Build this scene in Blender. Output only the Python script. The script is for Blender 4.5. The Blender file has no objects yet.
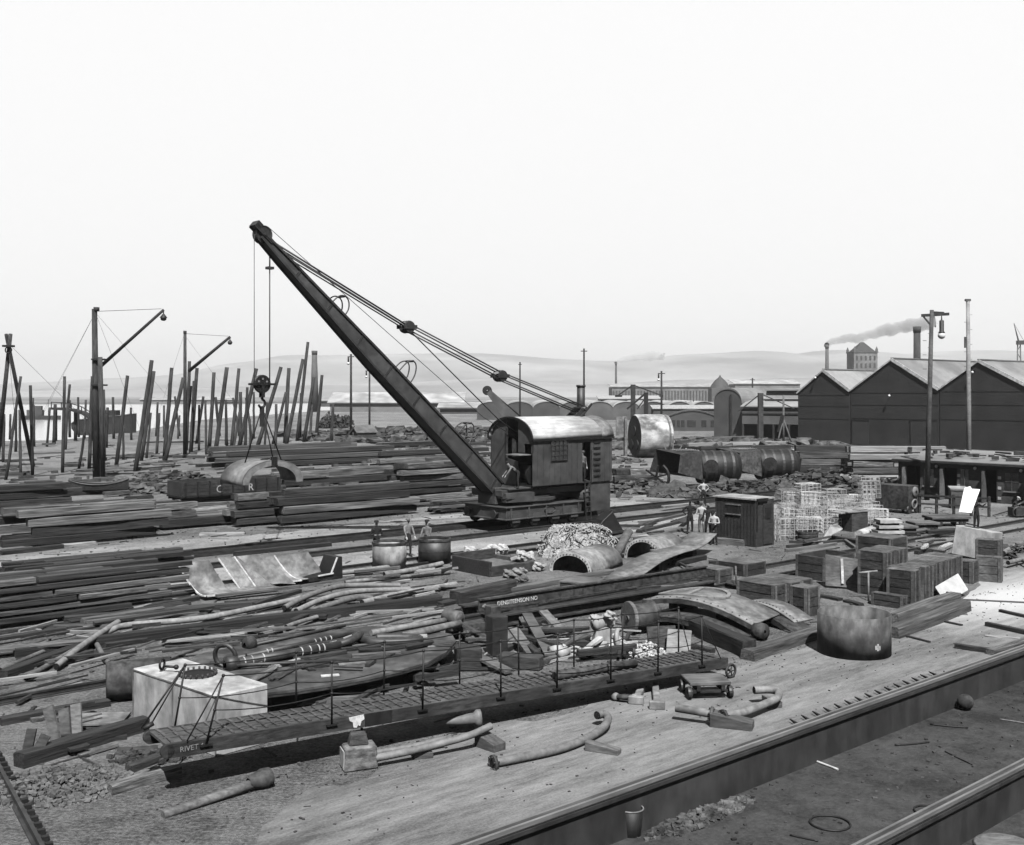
import bpy, bmesh, math, random
from mathutils import Vector, Matrix
random.seed(7)
R = random.Random(11)
S = bpy.context.scene
COL = S.collection
# ---------------------------------------------------------------- camera model (metres, +Y away from the viewer)
F, CX, HY, CH = 1100.0, 512.0, 392.0, 7.6
def G(px, py, z=0.0):
    y = F*(CH-z)/(py-HY)
    return Vector(((px-CX)/F*y, y, z))
def D(px, py, y):
    return Vector(((px-CX)/F*y, y, CH-(py-HY)/F*y))
ANG = math.radians(41.6)
U = Vector((math.cos(ANG), math.sin(ANG), 0)); V = Vector((-math.sin(ANG), math.cos(ANG), 0))
def ST(s, t, z=0.0): return U*s + V*t + Vector((0, 0, z))
def ulen(p, px):                       # length along the yard's rail direction from p to picture column px
    k = (px-CX)/F
    return (k*p.y - p.x)/(U.x - U.y*k)
# ---------------------------------------------------------------- materials
MATS = {}
def M(name, c0, c1, scale=(2, 2, 2), rough=.8, bump=.3, rnd=.25, stain=.35, stain_scale=.6, metal=0.0, wave=None, spec=.1, dist=.02):
    m = bpy.data.materials.new(name); m.use_nodes = True
    nt = m.node_tree; N = nt.nodes; K = nt.links.new
    b = N['Principled BSDF']
    kk = .141 if c1 < .35 else .184
    c0 *= kk; c1 *= kk
    tc = N.new('ShaderNodeTexCoord'); oi = N.new('ShaderNodeObjectInfo')
    mul = N.new('ShaderNodeMath'); mul.operation = 'MULTIPLY'; mul.inputs[1].default_value = 37.0
    K(oi.outputs['Random'], mul.inputs[0])
    add = N.new('ShaderNodeVectorMath'); add.operation = 'ADD'
    K(tc.outputs['Object'], add.inputs[0]); K(mul.outputs[0], add.inputs[1])
    mp = N.new('ShaderNodeMapping'); mp.inputs['Scale'].default_value = scale
    K(add.outputs[0], mp.inputs['Vector'])
    n1 = N.new('ShaderNodeTexNoise'); n1.inputs['Scale'].default_value = 1; n1.inputs['Detail'].default_value = 9; n1.inputs['Roughness'].default_value = .65
    K(mp.outputs[0], n1.inputs['Vector'])
    rp = N.new('ShaderNodeValToRGB'); rp.color_ramp.elements[0].position = .38; rp.color_ramp.elements[1].position = .64
    rp.color_ramp.elements[0].color = (c0, c0, c0, 1); rp.color_ramp.elements[1].color = (c1, c1, c1, 1)
    K(n1.outputs['Fac'], rp.inputs['Fac'])
    n2 = N.new('ShaderNodeTexNoise'); n2.inputs['Scale'].default_value = stain_scale; n2.inputs['Detail'].default_value = 6; n2.inputs['Roughness'].default_value = .6
    K(add.outputs[0], n2.inputs['Vector'])
    mr = N.new('ShaderNodeMapRange'); mr.inputs['From Min'].default_value = .37; mr.inputs['From Max'].default_value = .63
    mr.inputs['To Min'].default_value = 1-stain; mr.inputs['To Max'].default_value = 1+stain*.6
    K(n2.outputs['Fac'], mr.inputs['Value'])
    rr = N.new('ShaderNodeMapRange'); rr.inputs['To Min'].default_value = 1-rnd; rr.inputs['To Max'].default_value = 1+rnd
    K(oi.outputs['Random'], rr.inputs['Value'])
    m1 = N.new('ShaderNodeMath'); m1.operation = 'MULTIPLY'; K(mr.outputs[0], m1.inputs[0]); K(rr.outputs[0], m1.inputs[1])
    vm = N.new('ShaderNodeVectorMath'); vm.operation = 'SCALE'; K(rp.outputs['Color'], vm.inputs[0]); K(m1.outputs[0], vm.inputs['Scale'])
    K(vm.outputs[0], b.inputs['Base Color'])
    b.inputs['Roughness'].default_value = rough; b.inputs['Metallic'].default_value = metal
    b.inputs['Specular IOR Level'].default_value = spec
    h = n1.outputs['Fac']
    bp = N.new('ShaderNodeBump'); bp.inputs['Strength'].default_value = bump; bp.inputs['Distance'].default_value = dist
    if wave:
        ax, sc = wave
        w = N.new('ShaderNodeTexWave'); w.bands_direction = ax; w.inputs['Scale'].default_value = sc
        K(tc.outputs['Object'], w.inputs['Vector'])
        a2 = N.new('ShaderNodeMath'); a2.operation = 'MULTIPLY_ADD'; a2.inputs[1].default_value = .5
        K(h, a2.inputs[0]); K(w.outputs['Fac'], a2.inputs[2]); h = a2.outputs[0]
    K(h, bp.inputs['Height']); K(bp.outputs[0], b.inputs['Normal'])
    MATS[name] = m
    return m
baulk = M('old_baulk', .010, .072, (3, 7, 7), .85, .5, .45, .4, 3.0, dist=.05)
baulk_grey = M('weathered_baulk', .05, .24, (3, 7, 7), .85, .5, .4, .4, 3.0, dist=.05)
baulk_pale = M('pale_baulk', .22, .42, (3, 7, 7), .85, .4, .3, .35, 3.0, dist=.04)
timber = M('dark_timber', .018, .075, (3, 14, 14), .85, .4, .3, .4, .8)
timber_grey = M('grey_timber', .09, .2, (3, 14, 14), .85, .4, .3, .4, .8)
timber_pale = M('pale_timber', .24, .42, (3, 14, 14), .8, .35, .25, .35, .8)
pole_wood = M('pole_bark', .02, .075, (9, 9, 1.2), .9, .5, .35, .35, .5)
crate_wood = M('crate_board', .025, .09, (5, 5, 18), .85, .35, .3, .45, 1.2)
crate_pale = M('worn_crate_board', .09, .19, (5, 5, 18), .85, .35, .25, .45, 1.2)
steel = M('dark_steel', .022, .055, (5, 5, 5), .55, .2, .25, .45, .9, .0, spec=.15)
black = M('black_iron', .008, .022, (6, 6, 6), .6, .2, .2, .3, 1.0)
plate = M('grey_steel_plate', .16, .34, (4, 4, 4), .65, .3, .2, .45, 1.1)
plate_dark = M('rusted_plate', .02, .10, (5, 5, 5), .75, .4, .25, .45, .9)
pipe_m = M('grey_pipe', .20, .32, (7, 7, 7), .65, .2, .3, .22, 2.5)
drum_m = M('stained_drum', .07, .19, (3, 3, 1.4), .7, .25, .1, .5, 1.6)
white = M('white_paint', .27, .50, (3, 3, 1.3), .6, .12, .05, .25, 1.6)
clean_white = M('clean_white', .42, .54, (3, 3, 3), .6, .05, .02, .1, 2)
rubble_m = M('dark_rubble', .03, .15, (4, 4, 4), .95, .5, .2, .4, 1)
whitish = M('limewashed', .35, .62, (3, 3, 3), .8, .4, .1, .3, 1.3)
paint = M('crane_paint', .05, .095, (2, 2, 2), .6, .12, .08, .35, .9, spec=.15)
cabroof = M('cab_roof_sheet', .36, .62, (.7, 7, 7), .75, .08, .05, .25, .9)
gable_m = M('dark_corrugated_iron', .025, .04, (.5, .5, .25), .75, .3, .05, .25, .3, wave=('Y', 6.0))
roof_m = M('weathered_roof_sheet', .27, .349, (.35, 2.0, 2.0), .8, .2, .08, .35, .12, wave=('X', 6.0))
wall_grey = M('grey_rendered_wall', .10, .15, (.3, .3, .3), .9, .2, .15, .25, .1)
wall_pale = M('pale_rendered_wall', .22, .32, (.3, .3, .3), .9, .2, .1, .25, .1)
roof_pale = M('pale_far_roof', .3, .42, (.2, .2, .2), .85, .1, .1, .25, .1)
brick_m = M('sooty_brick', .05, .10, (3, 3, 12), .9, .4, .1, .3, .6)
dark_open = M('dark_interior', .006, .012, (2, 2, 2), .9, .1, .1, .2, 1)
glass_m = M('dirty_glass', .02, .05, (3, 3, 3), .25, .05, .1, .3, 1, spec=.6)
straw = M('pale_fibre', .28, .6, (9, 9, 16), .9, .9, .1, .3, 2, dist=.08)
stone_m = M('rough_stone', .12, .28, (5, 5, 5), .9, .6, .2, .35, 1)
debris_m = M('yard_debris', .02, .17, (.9, .9, .9), .9, .3, .3, .3, .3)
chalk = M('chalk_mark', .55, .75, (30, 30, 30), .9, .1, .05, .3, 6)
letter_m = M('wagon_lettering', .35, .5, (12, 12, 12), .8, .1, .05, .3, 3)
globe_m = M('white_globe', .75, .8, (3, 3, 3), .3, .02, .02, .05, 1)
rail_m = M('worn_rail_head', .2, .34, (1, 12, 12), .45, .1, .05, .3, .5, .3, spec=.4)
skin_m = M('skin', .4, .5, (9, 9, 9), .6, .05, .05, .1, 3)
cloth_d = M('dark_cloth', .015, .03, (14, 14, 14), .95, .3, .3, .2, 3)
cloth_g = M('grey_cloth', .14, .26, (14, 14, 14), .95, .3, .3, .25, 3)
cloth_w = M('light_shirt', .38, .5, (14, 14, 14), .95, .3, .15, .2, 3)
def layered(name, lo, hi, layers, rough=.95, bump=.6, dist=.05, dust_glare=None):
    m = bpy.data.materials.new(name); m.use_nodes = True; nt = m.node_tree; N = nt.nodes; K = nt.links.new; b = N['Principled BSDF']
    tc = N.new('ShaderNodeTexCoord'); acc = None
    for sc, wt, det in layers:
        mp = N.new('ShaderNodeMapping'); mp.inputs['Scale'].default_value = sc; K(tc.outputs['Object'], mp.inputs['Vector'])
        n = N.new('ShaderNodeTexNoise'); n.inputs['Scale'].default_value = 1; n.inputs['Detail'].default_value = det; n.inputs['Roughness'].default_value = .68; K(mp.outputs[0], n.inputs['Vector'])
        r = N.new('ShaderNodeMath'); r.operation = 'MULTIPLY_ADD'; r.inputs[1].default_value = wt; K(n.outputs['Fac'], r.inputs[0])
        if acc is None: r.inputs[2].default_value = 0
        else: K(acc, r.inputs[2])
        acc = r.outputs[0]; last = n
    tot = sum(w for _, w, _ in layers)
    rg = N.new('ShaderNodeMapRange'); rg.inputs['From Min'].default_value = tot*.405; rg.inputs['From Max'].default_value = tot*.60; rg.inputs['To Min'].default_value = lo; rg.inputs['To Max'].default_value = hi
    K(acc, rg.inputs['Value']); out = rg.outputs[0]
    if dust_glare:  # bright oval mixed into the colour: dust with its glare painted in
        (dx, dy, rx, ry, val) = dust_glare
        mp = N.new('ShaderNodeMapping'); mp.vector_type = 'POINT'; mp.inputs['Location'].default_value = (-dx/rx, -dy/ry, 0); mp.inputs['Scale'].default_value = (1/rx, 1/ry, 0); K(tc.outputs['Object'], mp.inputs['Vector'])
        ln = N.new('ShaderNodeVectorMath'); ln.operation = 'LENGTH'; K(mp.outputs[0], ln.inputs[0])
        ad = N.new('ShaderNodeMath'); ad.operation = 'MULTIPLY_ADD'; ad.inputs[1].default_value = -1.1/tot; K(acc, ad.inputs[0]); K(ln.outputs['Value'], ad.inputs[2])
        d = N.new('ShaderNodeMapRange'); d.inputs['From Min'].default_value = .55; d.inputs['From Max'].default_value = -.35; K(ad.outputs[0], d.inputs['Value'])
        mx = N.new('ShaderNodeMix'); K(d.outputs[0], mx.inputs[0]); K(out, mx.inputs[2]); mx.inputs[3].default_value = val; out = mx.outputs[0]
    K(out, b.inputs['Base Color']); b.inputs['Roughness'].default_value = rough; b.inputs['Specular IOR Level'].default_value = .08
    bp = N.new('ShaderNodeBump'); bp.inputs['Strength'].default_value = bump; bp.inputs['Distance'].default_value = dist; K(acc, bp.inputs['Height']); K(bp.outputs[0], b.inputs['Normal'])
    MATS[name] = m; return m
ground_m = layered('trodden_yard_earth', .006, .074, [((.05, .05, .05), .9, 3), ((.28, .28, .28), 1.0, 5), ((1.6, 1.6, 1.6), .9, 6), ((11, 11, 11), 1.6, 6)], dist=.12, bump=1.0)
apron_m = layered('worn_quay_paving', .013, .054, [((.14, .4, .4), 1.2, 5), ((.4, 2.6, 2.6), 1.0, 6), ((2.5, 8, 8), .6, 6), ((18, 22, 22), .75, 6)], dist=.03, bump=.6, dust_glare=(41, 18.2, 8, 3.2, .10))  # far end of the paving brightened for the glare on its dust
gravel_m = layered('pale_track_gravel', .022, .075, [((.15, .3, .3), 1.0, 4), ((1.2, 1.2, 1.2), .6, 5), ((9, 9, 9), 1.2, 6)], dist=.06, bump=.9)
trench_m = layered('oily_berth_floor', .0028, .013, [((.4, .4, .4), 1.0, 4), ((2, 2, 2), 1.0, 6), ((11, 11, 11), .9, 6)], .85, .7, .05)
concrete = M('stained_concrete', .022, .055, (2, 2, .7), .85, .3, .1, .4, .6)
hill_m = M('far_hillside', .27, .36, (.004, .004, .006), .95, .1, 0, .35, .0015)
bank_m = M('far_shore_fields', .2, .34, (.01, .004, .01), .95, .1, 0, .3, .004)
foliage = M('dark_foliage', .04, .09, (3, 3, 3), .9, .4, .2, .3, 1)
# water
water_m = bpy.data.materials.new('river_water'); water_m.use_nodes = True
_b = water_m.node_tree.nodes['Principled BSDF']
_b.inputs['Base Color'].default_value = (.09, .09, .09, 1); _b.inputs['Roughness'].default_value = .18; _b.inputs['IOR'].default_value = 1.33
_n = water_m.node_tree.nodes.new('ShaderNodeTexNoise'); _n.inputs['Scale'].default_value = .5; _n.inputs['Detail'].default_value = 5
_p = water_m.node_tree.nodes.new('ShaderNodeBump'); _p.inputs['Strength'].default_value = .15; _p.inputs['Distance'].default_value = .15
_tc = water_m.node_tree.nodes.new('ShaderNodeTexCoord')
water_m.node_tree.links.new(_tc.outputs['Object'], _n.inputs['Vector'])
water_m.node_tree.links.new(_n.outputs['Fac'], _p.inputs['Height']); water_m.node_tree.links.new(_p.outputs[0], _b.inputs['Normal'])
# ---------------------------------------------------------------- mesh builder
class MB:
    def __init__(s): s.v = []; s.f = []; s.sm = []
    def add(s, vs, fs, smooth=False):
        o = len(s.v); s.v += [tuple(p) for p in vs]
        for f in fs: s.f.append(tuple(i+o for i in f)); s.sm.append(smooth)
        return s
    def box(s, x, y, z, sx, sy, sz, rz=0, mat=None):     # x,y centre, z = underside
        m = mat or Matrix.Rotation(rz, 4, 'Z')
        pts = []
        for dz in (0, sz):
            for dx, dy in ((-1, -1), (1, -1), (1, 1), (-1, 1)):
                pts.append(m @ Vector((dx*sx/2, dy*sy/2, dz)) + Vector((x, y, z)))
        return s.add(pts, [(3, 2, 1, 0), (4, 5, 6, 7), (0, 1, 5, 4), (1, 2, 6, 5), (2, 3, 7, 6), (3, 0, 4, 7)])
    def beam(s, p, q, w, h, up=Vector((0, 0, 1)), w2=None, h2=None):
        p = Vector(p); q = Vector(q); d = (q-p).normalized()
        a = d.cross(up)
        if a.length < 1e-4: a = d.cross(Vector((0, 1, 0)))
        a.normalize(); b = a.cross(d)
        w2 = w if w2 is None else w2; h2 = h if h2 is None else h2
        pts = []
        for c, ww, hh in ((p, w, h), (q, w2, h2)):
            pts += [c-a*ww/2-b*hh/2, c+a*ww/2-b*hh/2, c+a*ww/2+b*hh/2, c-a*ww/2+b*hh/2]
        return s.add(pts, [(0, 1, 2, 3), (7, 6, 5, 4), (0, 4, 5, 1), (1, 5, 6, 2), (2, 6, 7, 3), (3, 7, 4, 0)])
    def tube(s, path, r, n=8, caps=True, smooth=True):
        path = [Vector(p) for p in path]; k = len(path)
        rr = r if isinstance(r, (list, tuple)) else [r]*k
        ref = None; pts = []
        for i, p in enumerate(path):
            d = (path[min(i+1, k-1)]-path[max(i-1, 0)]).normalized()
            if ref is None:
                ref = d.cross(Vector((0, 0, 1)))
                if ref.length < .05: ref = d.cross(Vector((0, 1, 0)))
            ref = (ref - d*ref.dot(d)).normalized()
            b = d.cross(ref)
            for j in range(n):
                a = 2*math.pi*j/n
                pts.append(p+ref*math.cos(a)*rr[i]+b*math.sin(a)*rr[i])
        fs = []
        for i in range(k-1):
            for j in range(n):
                fs.append((i*n+j, i*n+(j+1) % n, (i+1)*n+(j+1) % n, (i+1)*n+j))
        s.add(pts, fs, smooth)
        if caps:
            o = len(s.v)-len(pts)
            s.f.append(tuple(o+j for j in reversed(range(n)))); s.sm.append(False)
            s.f.append(tuple(o+(k-1)*n+j for j in range(n))); s.sm.append(False)
        return s
    def ring(s, c, R_, r, axis=(0, 0, 1), n=24, m=6, a0=0, a1=2*math.pi, xdir=None):
        ax = Vector(axis).normalized()
        x = Vector(xdir) if xdir else ax.orthogonal(); x = (x-ax*x.dot(ax)).normalized(); y = ax.cross(x)
        full = abs(a1-a0-2*math.pi) < 1e-6
        pts = [Vector(c)+x*math.cos(a0+(a1-a0)*i/n)*R_+y*math.sin(a0+(a1-a0)*i/n)*R_ for i in range(n+1)]
        return s.tube(pts, r, m, caps=not full)
    def cyl(s, p, q, r, n=20, r2=None): return s.tube([p, q], [r, r if r2 is None else r2], n)
    def lathe(s, prof, c=(0, 0, 0), axis=(0, 0, 1), n=28, smooth=True):   # prof: (radius, height) list, open ends
        ax = Vector(axis).normalized(); x = ax.orthogonal().normalized(); y = ax.cross(x); c = Vector(c)
        pts = []; k = len(prof)
        for r, h in prof:
            for j in range(n):
                a = 2*math.pi*j/n
                pts.append(c+ax*h+x*math.cos(a)*r+y*math.sin(a)*r)
        fs = [(i*n+j, i*n+(j+1) % n, (i+1)*n+(j+1) % n, (i+1)*n+j) for i in range(k-1) for j in range(n)]
        return s.add(pts, fs, smooth)
    def strip(s, prof, y0, y1, th, smooth=False):           # plate bent along x: profile (x,z) pulled along y, thickness th
        k = len(prof); nor = []
        for i in range(k):
            a = Vector(prof[max(i-1, 0)]); b = Vector(prof[min(i+1, k-1)]); d = (b-a).normalized()
            nor.append(Vector((-d.y, d.x)))
        pts = []
        for y in (y0, y1):
            for i in range(k): pts.append((prof[i][0], y, prof[i][1]))
            for i in range(k): pts.append((prof[i][0]+nor[i].x*th, y, prof[i][1]+nor[i].y*th))
        fs = []; o = 2*k
        for i in range(k-1):
            fs += [(i, i+1, o+i+1, o+i), (k+i, o+k+i, o+k+i+1, k+i+1), (i, k+i, k+i+1, i+1), (o+i, o+i+1, o+k+i+1, o+k+i)]
        fs += [(0, o, o+k, k), (k-1, 2*k-1, o+2*k-1, o+k-1)]
        return s.add(pts, fs, smooth)
    def prism(s, poly, h, z=0, top=None):                    # polygon in xy, vertical walls
        n = len(poly); top = top or poly
        pts = [(p[0], p[1], z) for p in poly]+[(p[0], p[1], z+h) for p in top]
        fs = [tuple(reversed(range(n))), tuple(range(n, 2*n))]+[(i, (i+1) % n, n+(i+1) % n, n+i) for i in range(n)]
        return s.add(pts, fs)
    def poly3(s, pts, d):                                    # planar 3D polygon with thickness vector d
        n = len(pts); d = Vector(d)
        vs = [Vector(p) for p in pts]+[Vector(p)+d for p in pts]
        return s.add(vs, [tuple(reversed(range(n))), tuple(range(n, 2*n))]+[(i, (i+1) % n, n+(i+1) % n, n+i) for i in range(n)])
    def ball(s, c, r, n=12, m=8, sq=(1, 1, 1)):
        prof = []
        pts = []; c = Vector(c)
        for i in range(m+1):
            a = math.pi*i/m
            for j in range(n):
                b = 2*math.pi*j/n
                pts.append(c+Vector((r*sq[0]*math.sin(a)*math.cos(b), r*sq[1]*math.sin(a)*math.sin(b), r*sq[2]*math.cos(a))))
        fs = [(i*n+j, (i+1)*n+j, (i+1)*n+(j+1) % n, i*n+(j+1) % n) for i in range(m) for j in range(n)]
        return s.add(pts, fs, True)
    def xf(s, m):
        s.v = [tuple(m @ Vector(p)) for p in s.v]; return s
    def shift(s, d):
        d = Vector(d); s.v = [tuple(Vector(p)+d) for p in s.v]; return s
    def mesh(s, name, mat):
        me = bpy.data.meshes.new(name); me.from_pydata(s.v, [], s.f)
        bm = bmesh.new(); bm.from_mesh(me)
        bmesh.ops.recalc_face_normals(bm, faces=bm.faces); bm.to_mesh(me); bm.free()
        me.materials.append(mat)
        me.polygons.foreach_set('use_smooth', s.sm)
        return me
def bevel(o, w):
    if w:
        b = o.modifiers.new('edge', 'BEVEL'); b.width = w; b.segments = 1; b.limit_method = 'ANGLE'; b.angle_limit = math.radians(40)
def link(o): COL.objects.link(o); return o
def tag(o, label, cat, group=None, kind=None):
    if label: o['label'] = label
    if cat: o['category'] = cat
    if group: o['group'] = group
    if kind: o['kind'] = kind
    return o
def root(name, label, cat, loc=(0, 0, 0), rz=0.0, group=None):
    o = bpy.data.objects.new(name, None); link(o); o.location = loc; o.rotation_euler = (0, 0, rz)
    o.empty_display_size = .3
    return tag(o, label, cat, group)
def part(name, mb, mat, parent, label=None, bev=0):
    o = link(bpy.data.objects.new(name, mb.mesh(name, mat))); o.parent = parent; bevel(o, bev)
    if label: o['label'] = label
    return o
def one(name, label, cat, mb, mat, loc=(0, 0, 0), rz=0.0, group=None, bev=0, kind=None):
    o = link(bpy.data.objects.new(name, mb.mesh(name, mat))); o.location = loc; o.rotation_euler = (0, 0, rz); bevel(o, bev)
    return tag(o, label, cat, group, kind)
def struct(name, mb, mat, loc=(0, 0, 0), rz=0.0, kind='structure'):
    o = link(bpy.data.objects.new(name, mb.mesh(name, mat))); o.location = loc; o.rotation_euler = (0, 0, rz); o['kind'] = kind
    return o
def tree_copy(o, parent=None):
    c = o.copy(); COL.objects.link(c); c.parent = parent
    for ch in list(o.children): tree_copy(ch, c)
    return c
def text(s, size, mat, parent, m, depth=.004, name='lettering'):
    cu = bpy.data.curves.new('txt', 'FONT'); cu.body = s; cu.size = size; cu.extrude = depth
    t = bpy.data.objects.new('txt', cu); link(t)
    me = bpy.data.meshes.new_from_object(t.evaluated_get(bpy.context.evaluated_depsgraph_get()))
    bpy.data.objects.remove(t)
    me.transform(m); me.materials.clear(); me.materials.append(mat)
    o = link(bpy.data.objects.new(name, me)); o.parent = parent
    return o
FACE_NEAR = Matrix(((1, 0, 0, 0), (0, 0, -1, 0), (0, 1, 0, 0), (0, 0, 0, 1)))   # text upright facing local -y
def sag(p, q, d, n=8):
    p = Vector(p); q = Vector(q)
    return [p.lerp(q, i/n)+Vector((0, 0, -d*4*(i/n)*(1-i/n))) for i in range(n+1)]
def smooth_path(pts, n=4):
    pts = [Vector(p) for p in pts]; out = []
    for i in range(len(pts)-1):
        p0 = pts[max(i-1, 0)]; p1 = pts[i]; p2 = pts[i+1]; p3 = pts[min(i+2, len(pts)-1)]
        for k in range(n):
            t = k/n
            out.append(.5*((2*p1)+(-p0+p2)*t+(2*p0-5*p1+4*p2-p3)*t*t+(-p0+3*p1-3*p2+p3)*t**3))
    out.append(pts[-1]); return out
# ---------------------------------------------------------------- camera, world, sun
cam = bpy.data.cameras.new('camera'); co = link(bpy.data.objects.new('camera', cam))
co.location = (0, 0, CH); co.rotation_euler = (math.pi/2, 0, 0)
cam.sensor_width = 36; cam.lens = F/1024*36; cam.shift_y = -(422.5-HY)/1024
cam.clip_start = .5; cam.clip_end = 30000
S.camera = co
SUN_EL = math.radians(54); SUN_DIR = Vector((.16, -1, 0)).normalized()     # horizontal direction towards the sun
w = bpy.data.worlds.new('World'); S.world = w; w.use_nodes = True
wn = w.node_tree
sky = wn.nodes.new('ShaderNodeTexSky'); sky.sky_type = 'NISHITA'; sky.sun_disc = False
sky.sun_elevation = SUN_EL; sky.sun_rotation = math.atan2(SUN_DIR.x, SUN_DIR.y)
sky.air_density = 1.6; sky.dust_density = 0.6; sky.ozone_density = 1.0
bw = wn.nodes.new('ShaderNodeSeparateColor'); wn.links.new(sky.outputs[0], bw.inputs[0])      # blue-sensitive plate: the sky's blue light only
cl = wn.nodes.new('ShaderNodeMath'); cl.operation = 'MINIMUM'; cl.inputs[1].default_value = 2.85; wn.links.new(bw.outputs[2], cl.inputs[0])   # even high haze: no part of the sky brighter than white
bg = wn.nodes['Background']; wn.links.new(cl.outputs[0], bg.inputs['Color']); bg.inputs['Strength'].default_value = .05
sl = bpy.data.lights.new('sun', 'SUN'); sl.energy = 5.0; sl.angle = math.radians(.5); sl.color = (1, 1, 1)
so = link(bpy.data.objects.new('sun', sl))
tosun = Vector((SUN_DIR.x*math.cos(SUN_EL), SUN_DIR.y*math.cos(SUN_EL), math.sin(SUN_EL)))
so.rotation_euler = tosun.to_track_quat('Z', 'Y').to_euler()
vs = S.view_settings; vs.view_transform = 'Standard'; vs.look = 'None'; vs.gamma = 1; vs.use_curve_mapping = False; vs.exposure = 2.78
S.render.engine = 'CYCLES'; S.cycles.max_bounces = 6; S.cycles.diffuse_bounces = 3; S.cycles.volume_bounces = 0
S.cycles.use_denoising = True
# ================================================================ SETTING
land = [(-700, 140), ] 
shore = [(-500, 452), (-200, 446), (0, 441), (60, 440), (130, 432), (200, 420), (330, 410), (470, 406)]
lp = [G(*p).to_2d() for p in shore]
a = ST(-90, 14.14); b_ = ST(420, 14.14)
poly = [a.to_2d(), Vector((-95, 40))]+[p for p in lp]+[Vector((20, 1500)), Vector((900, 1500)), Vector((900, 500)), b_.to_2d()]
mb = MB(); n = len(poly)
mb.v = [(p.x, p.y, 0) for p in poly]+[(p.x*1.0, p.y+4, -6) for p in poly]
mb.f = [tuple(range(n))]+[(i, (i+1) % n, n+(i+1) % n, n+i) for i in range(n)]; mb.sm = [False]*len(mb.f)
def tri(o):
    bm = bmesh.new(); bm.from_mesh(o.data); bmesh.ops.triangulate(bm, faces=bm.faces); bm.to_mesh(o.data); bm.free(); return o
tri(struct('yard_ground', mb, ground_m))
mb = MB(); mb.add([(-9000, -300, -3.2), (9000, -300, -3.2), (9000, 12000, -3.2), (-9000, 12000, -3.2)], [(0, 1, 2, 3)])
struct('river_water', mb, water_m)
mb = MB(); far = [(-9000, 880), (-600, 930), (-300, 980), (-60, 1150), (600, 1400), (9000, 1500), (9000, 11000), (-9000, 11000)]
mb.prism(far, 5, -6.5); tri(struct('far_shore', mb, bank_m))
# hills: two ridges with depth
def ridge(name, pts, y, depth, seed, base=-2, bumps=6):
    r = random.Random(seed); xs = []; mb = MB()
    P = [(D(px, py, y).x, D(px, py, y).z) for px, py in pts]
    def hz(x):
        for (x0, z0), (x1, z1) in zip(P, P[1:]):
            if x0 <= x <= x1:
                t = (x-x0)/(x1-x0); t = t*t*(3-2*t); return z0+(z1-z0)*t
        return P[0][1] if x < P[0][0] else P[-1][1]
    x0, x1 = P[0][0], P[-1][0]; nx, ny = 160, 14
    ph = [(r.uniform(.002, .02), r.uniform(0, 6), r.uniform(.5, bumps)) for _ in range(7)]
    vs_ = []
    for j in range(ny+1):
        v = j/ny
        for i in range(nx+1):
            x = x0+(x1-x0)*i/nx
            prof = math.sin(min(v*1.25, 1)*math.pi/2)**.8 if v < .8 else math.cos((v-.8)/.2*math.pi/2)**.5
            z = base+(hz(x)-base)*prof + sum(math.sin(x*f+p+v*5)*a_ for f, p, a_ in ph)*.3*prof*(1-.3*v)
            vs_.append((x, y-depth*.8+depth*v, z))
    W = nx+1
    mb.add(vs_, [(j*W+i, j*W+i+1, (j+1)*W+i+1, (j+1)*W+i) for j in range(ny) for i in range(nx)], True)
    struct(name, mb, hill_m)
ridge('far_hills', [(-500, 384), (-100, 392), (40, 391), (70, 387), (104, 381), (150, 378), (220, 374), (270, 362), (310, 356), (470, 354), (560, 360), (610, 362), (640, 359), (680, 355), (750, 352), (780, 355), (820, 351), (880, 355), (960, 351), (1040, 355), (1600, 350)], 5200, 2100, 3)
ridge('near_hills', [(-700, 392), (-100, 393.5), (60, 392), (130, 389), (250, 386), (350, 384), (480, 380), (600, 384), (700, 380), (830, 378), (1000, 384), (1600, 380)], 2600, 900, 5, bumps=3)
# ---- quay apron, berth floors
mb = MB(); rr = random.Random(4); top = []; N_ = 260
for i in range(N_+1):
    s_ = -40+i*.55
    wob = .35*math.sin(s_*.7)+.25*math.sin(s_*1.9+1)+rr.uniform(-.3, .3)
    e = (16.6+max(0, min(1, (s_-8.2)/7))*2.9+wob) if s_ < 17 else (18.7+wob*.4 if s_ < 36 else 17.4+wob*.4+max(0, (s_-36))*.35)
    if 38 < s_ < 44: e += .6
    top.append((s_, e))
vs_ = [(s_, 14.3, .004) for s_, e in top]+[(s_, e, .004) for s_, e in top]
mb.add(vs_, [(i, i+1, N_+2+i, N_+1+i) for i in range(N_)])
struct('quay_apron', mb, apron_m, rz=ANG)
mb = MB(); mb.add([(-90, 10.9, -.8), (420, 10.9, -.8), (420, 14.2, -.8), (-90, 14.2, -.8)], [(0, 1, 2, 3)])
struct('berth_floor', mb, trench_m, rz=ANG)
mb = MB(); mb.add([(-90, -80, -1.6), (420, -80, -1.6), (420, 10.9, -1.6), (-90, 10.9, -1.6)], [(0, 1, 2, 3)])
struct('lower_berth_floor', mb, trench_m, rz=ANG)
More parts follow.
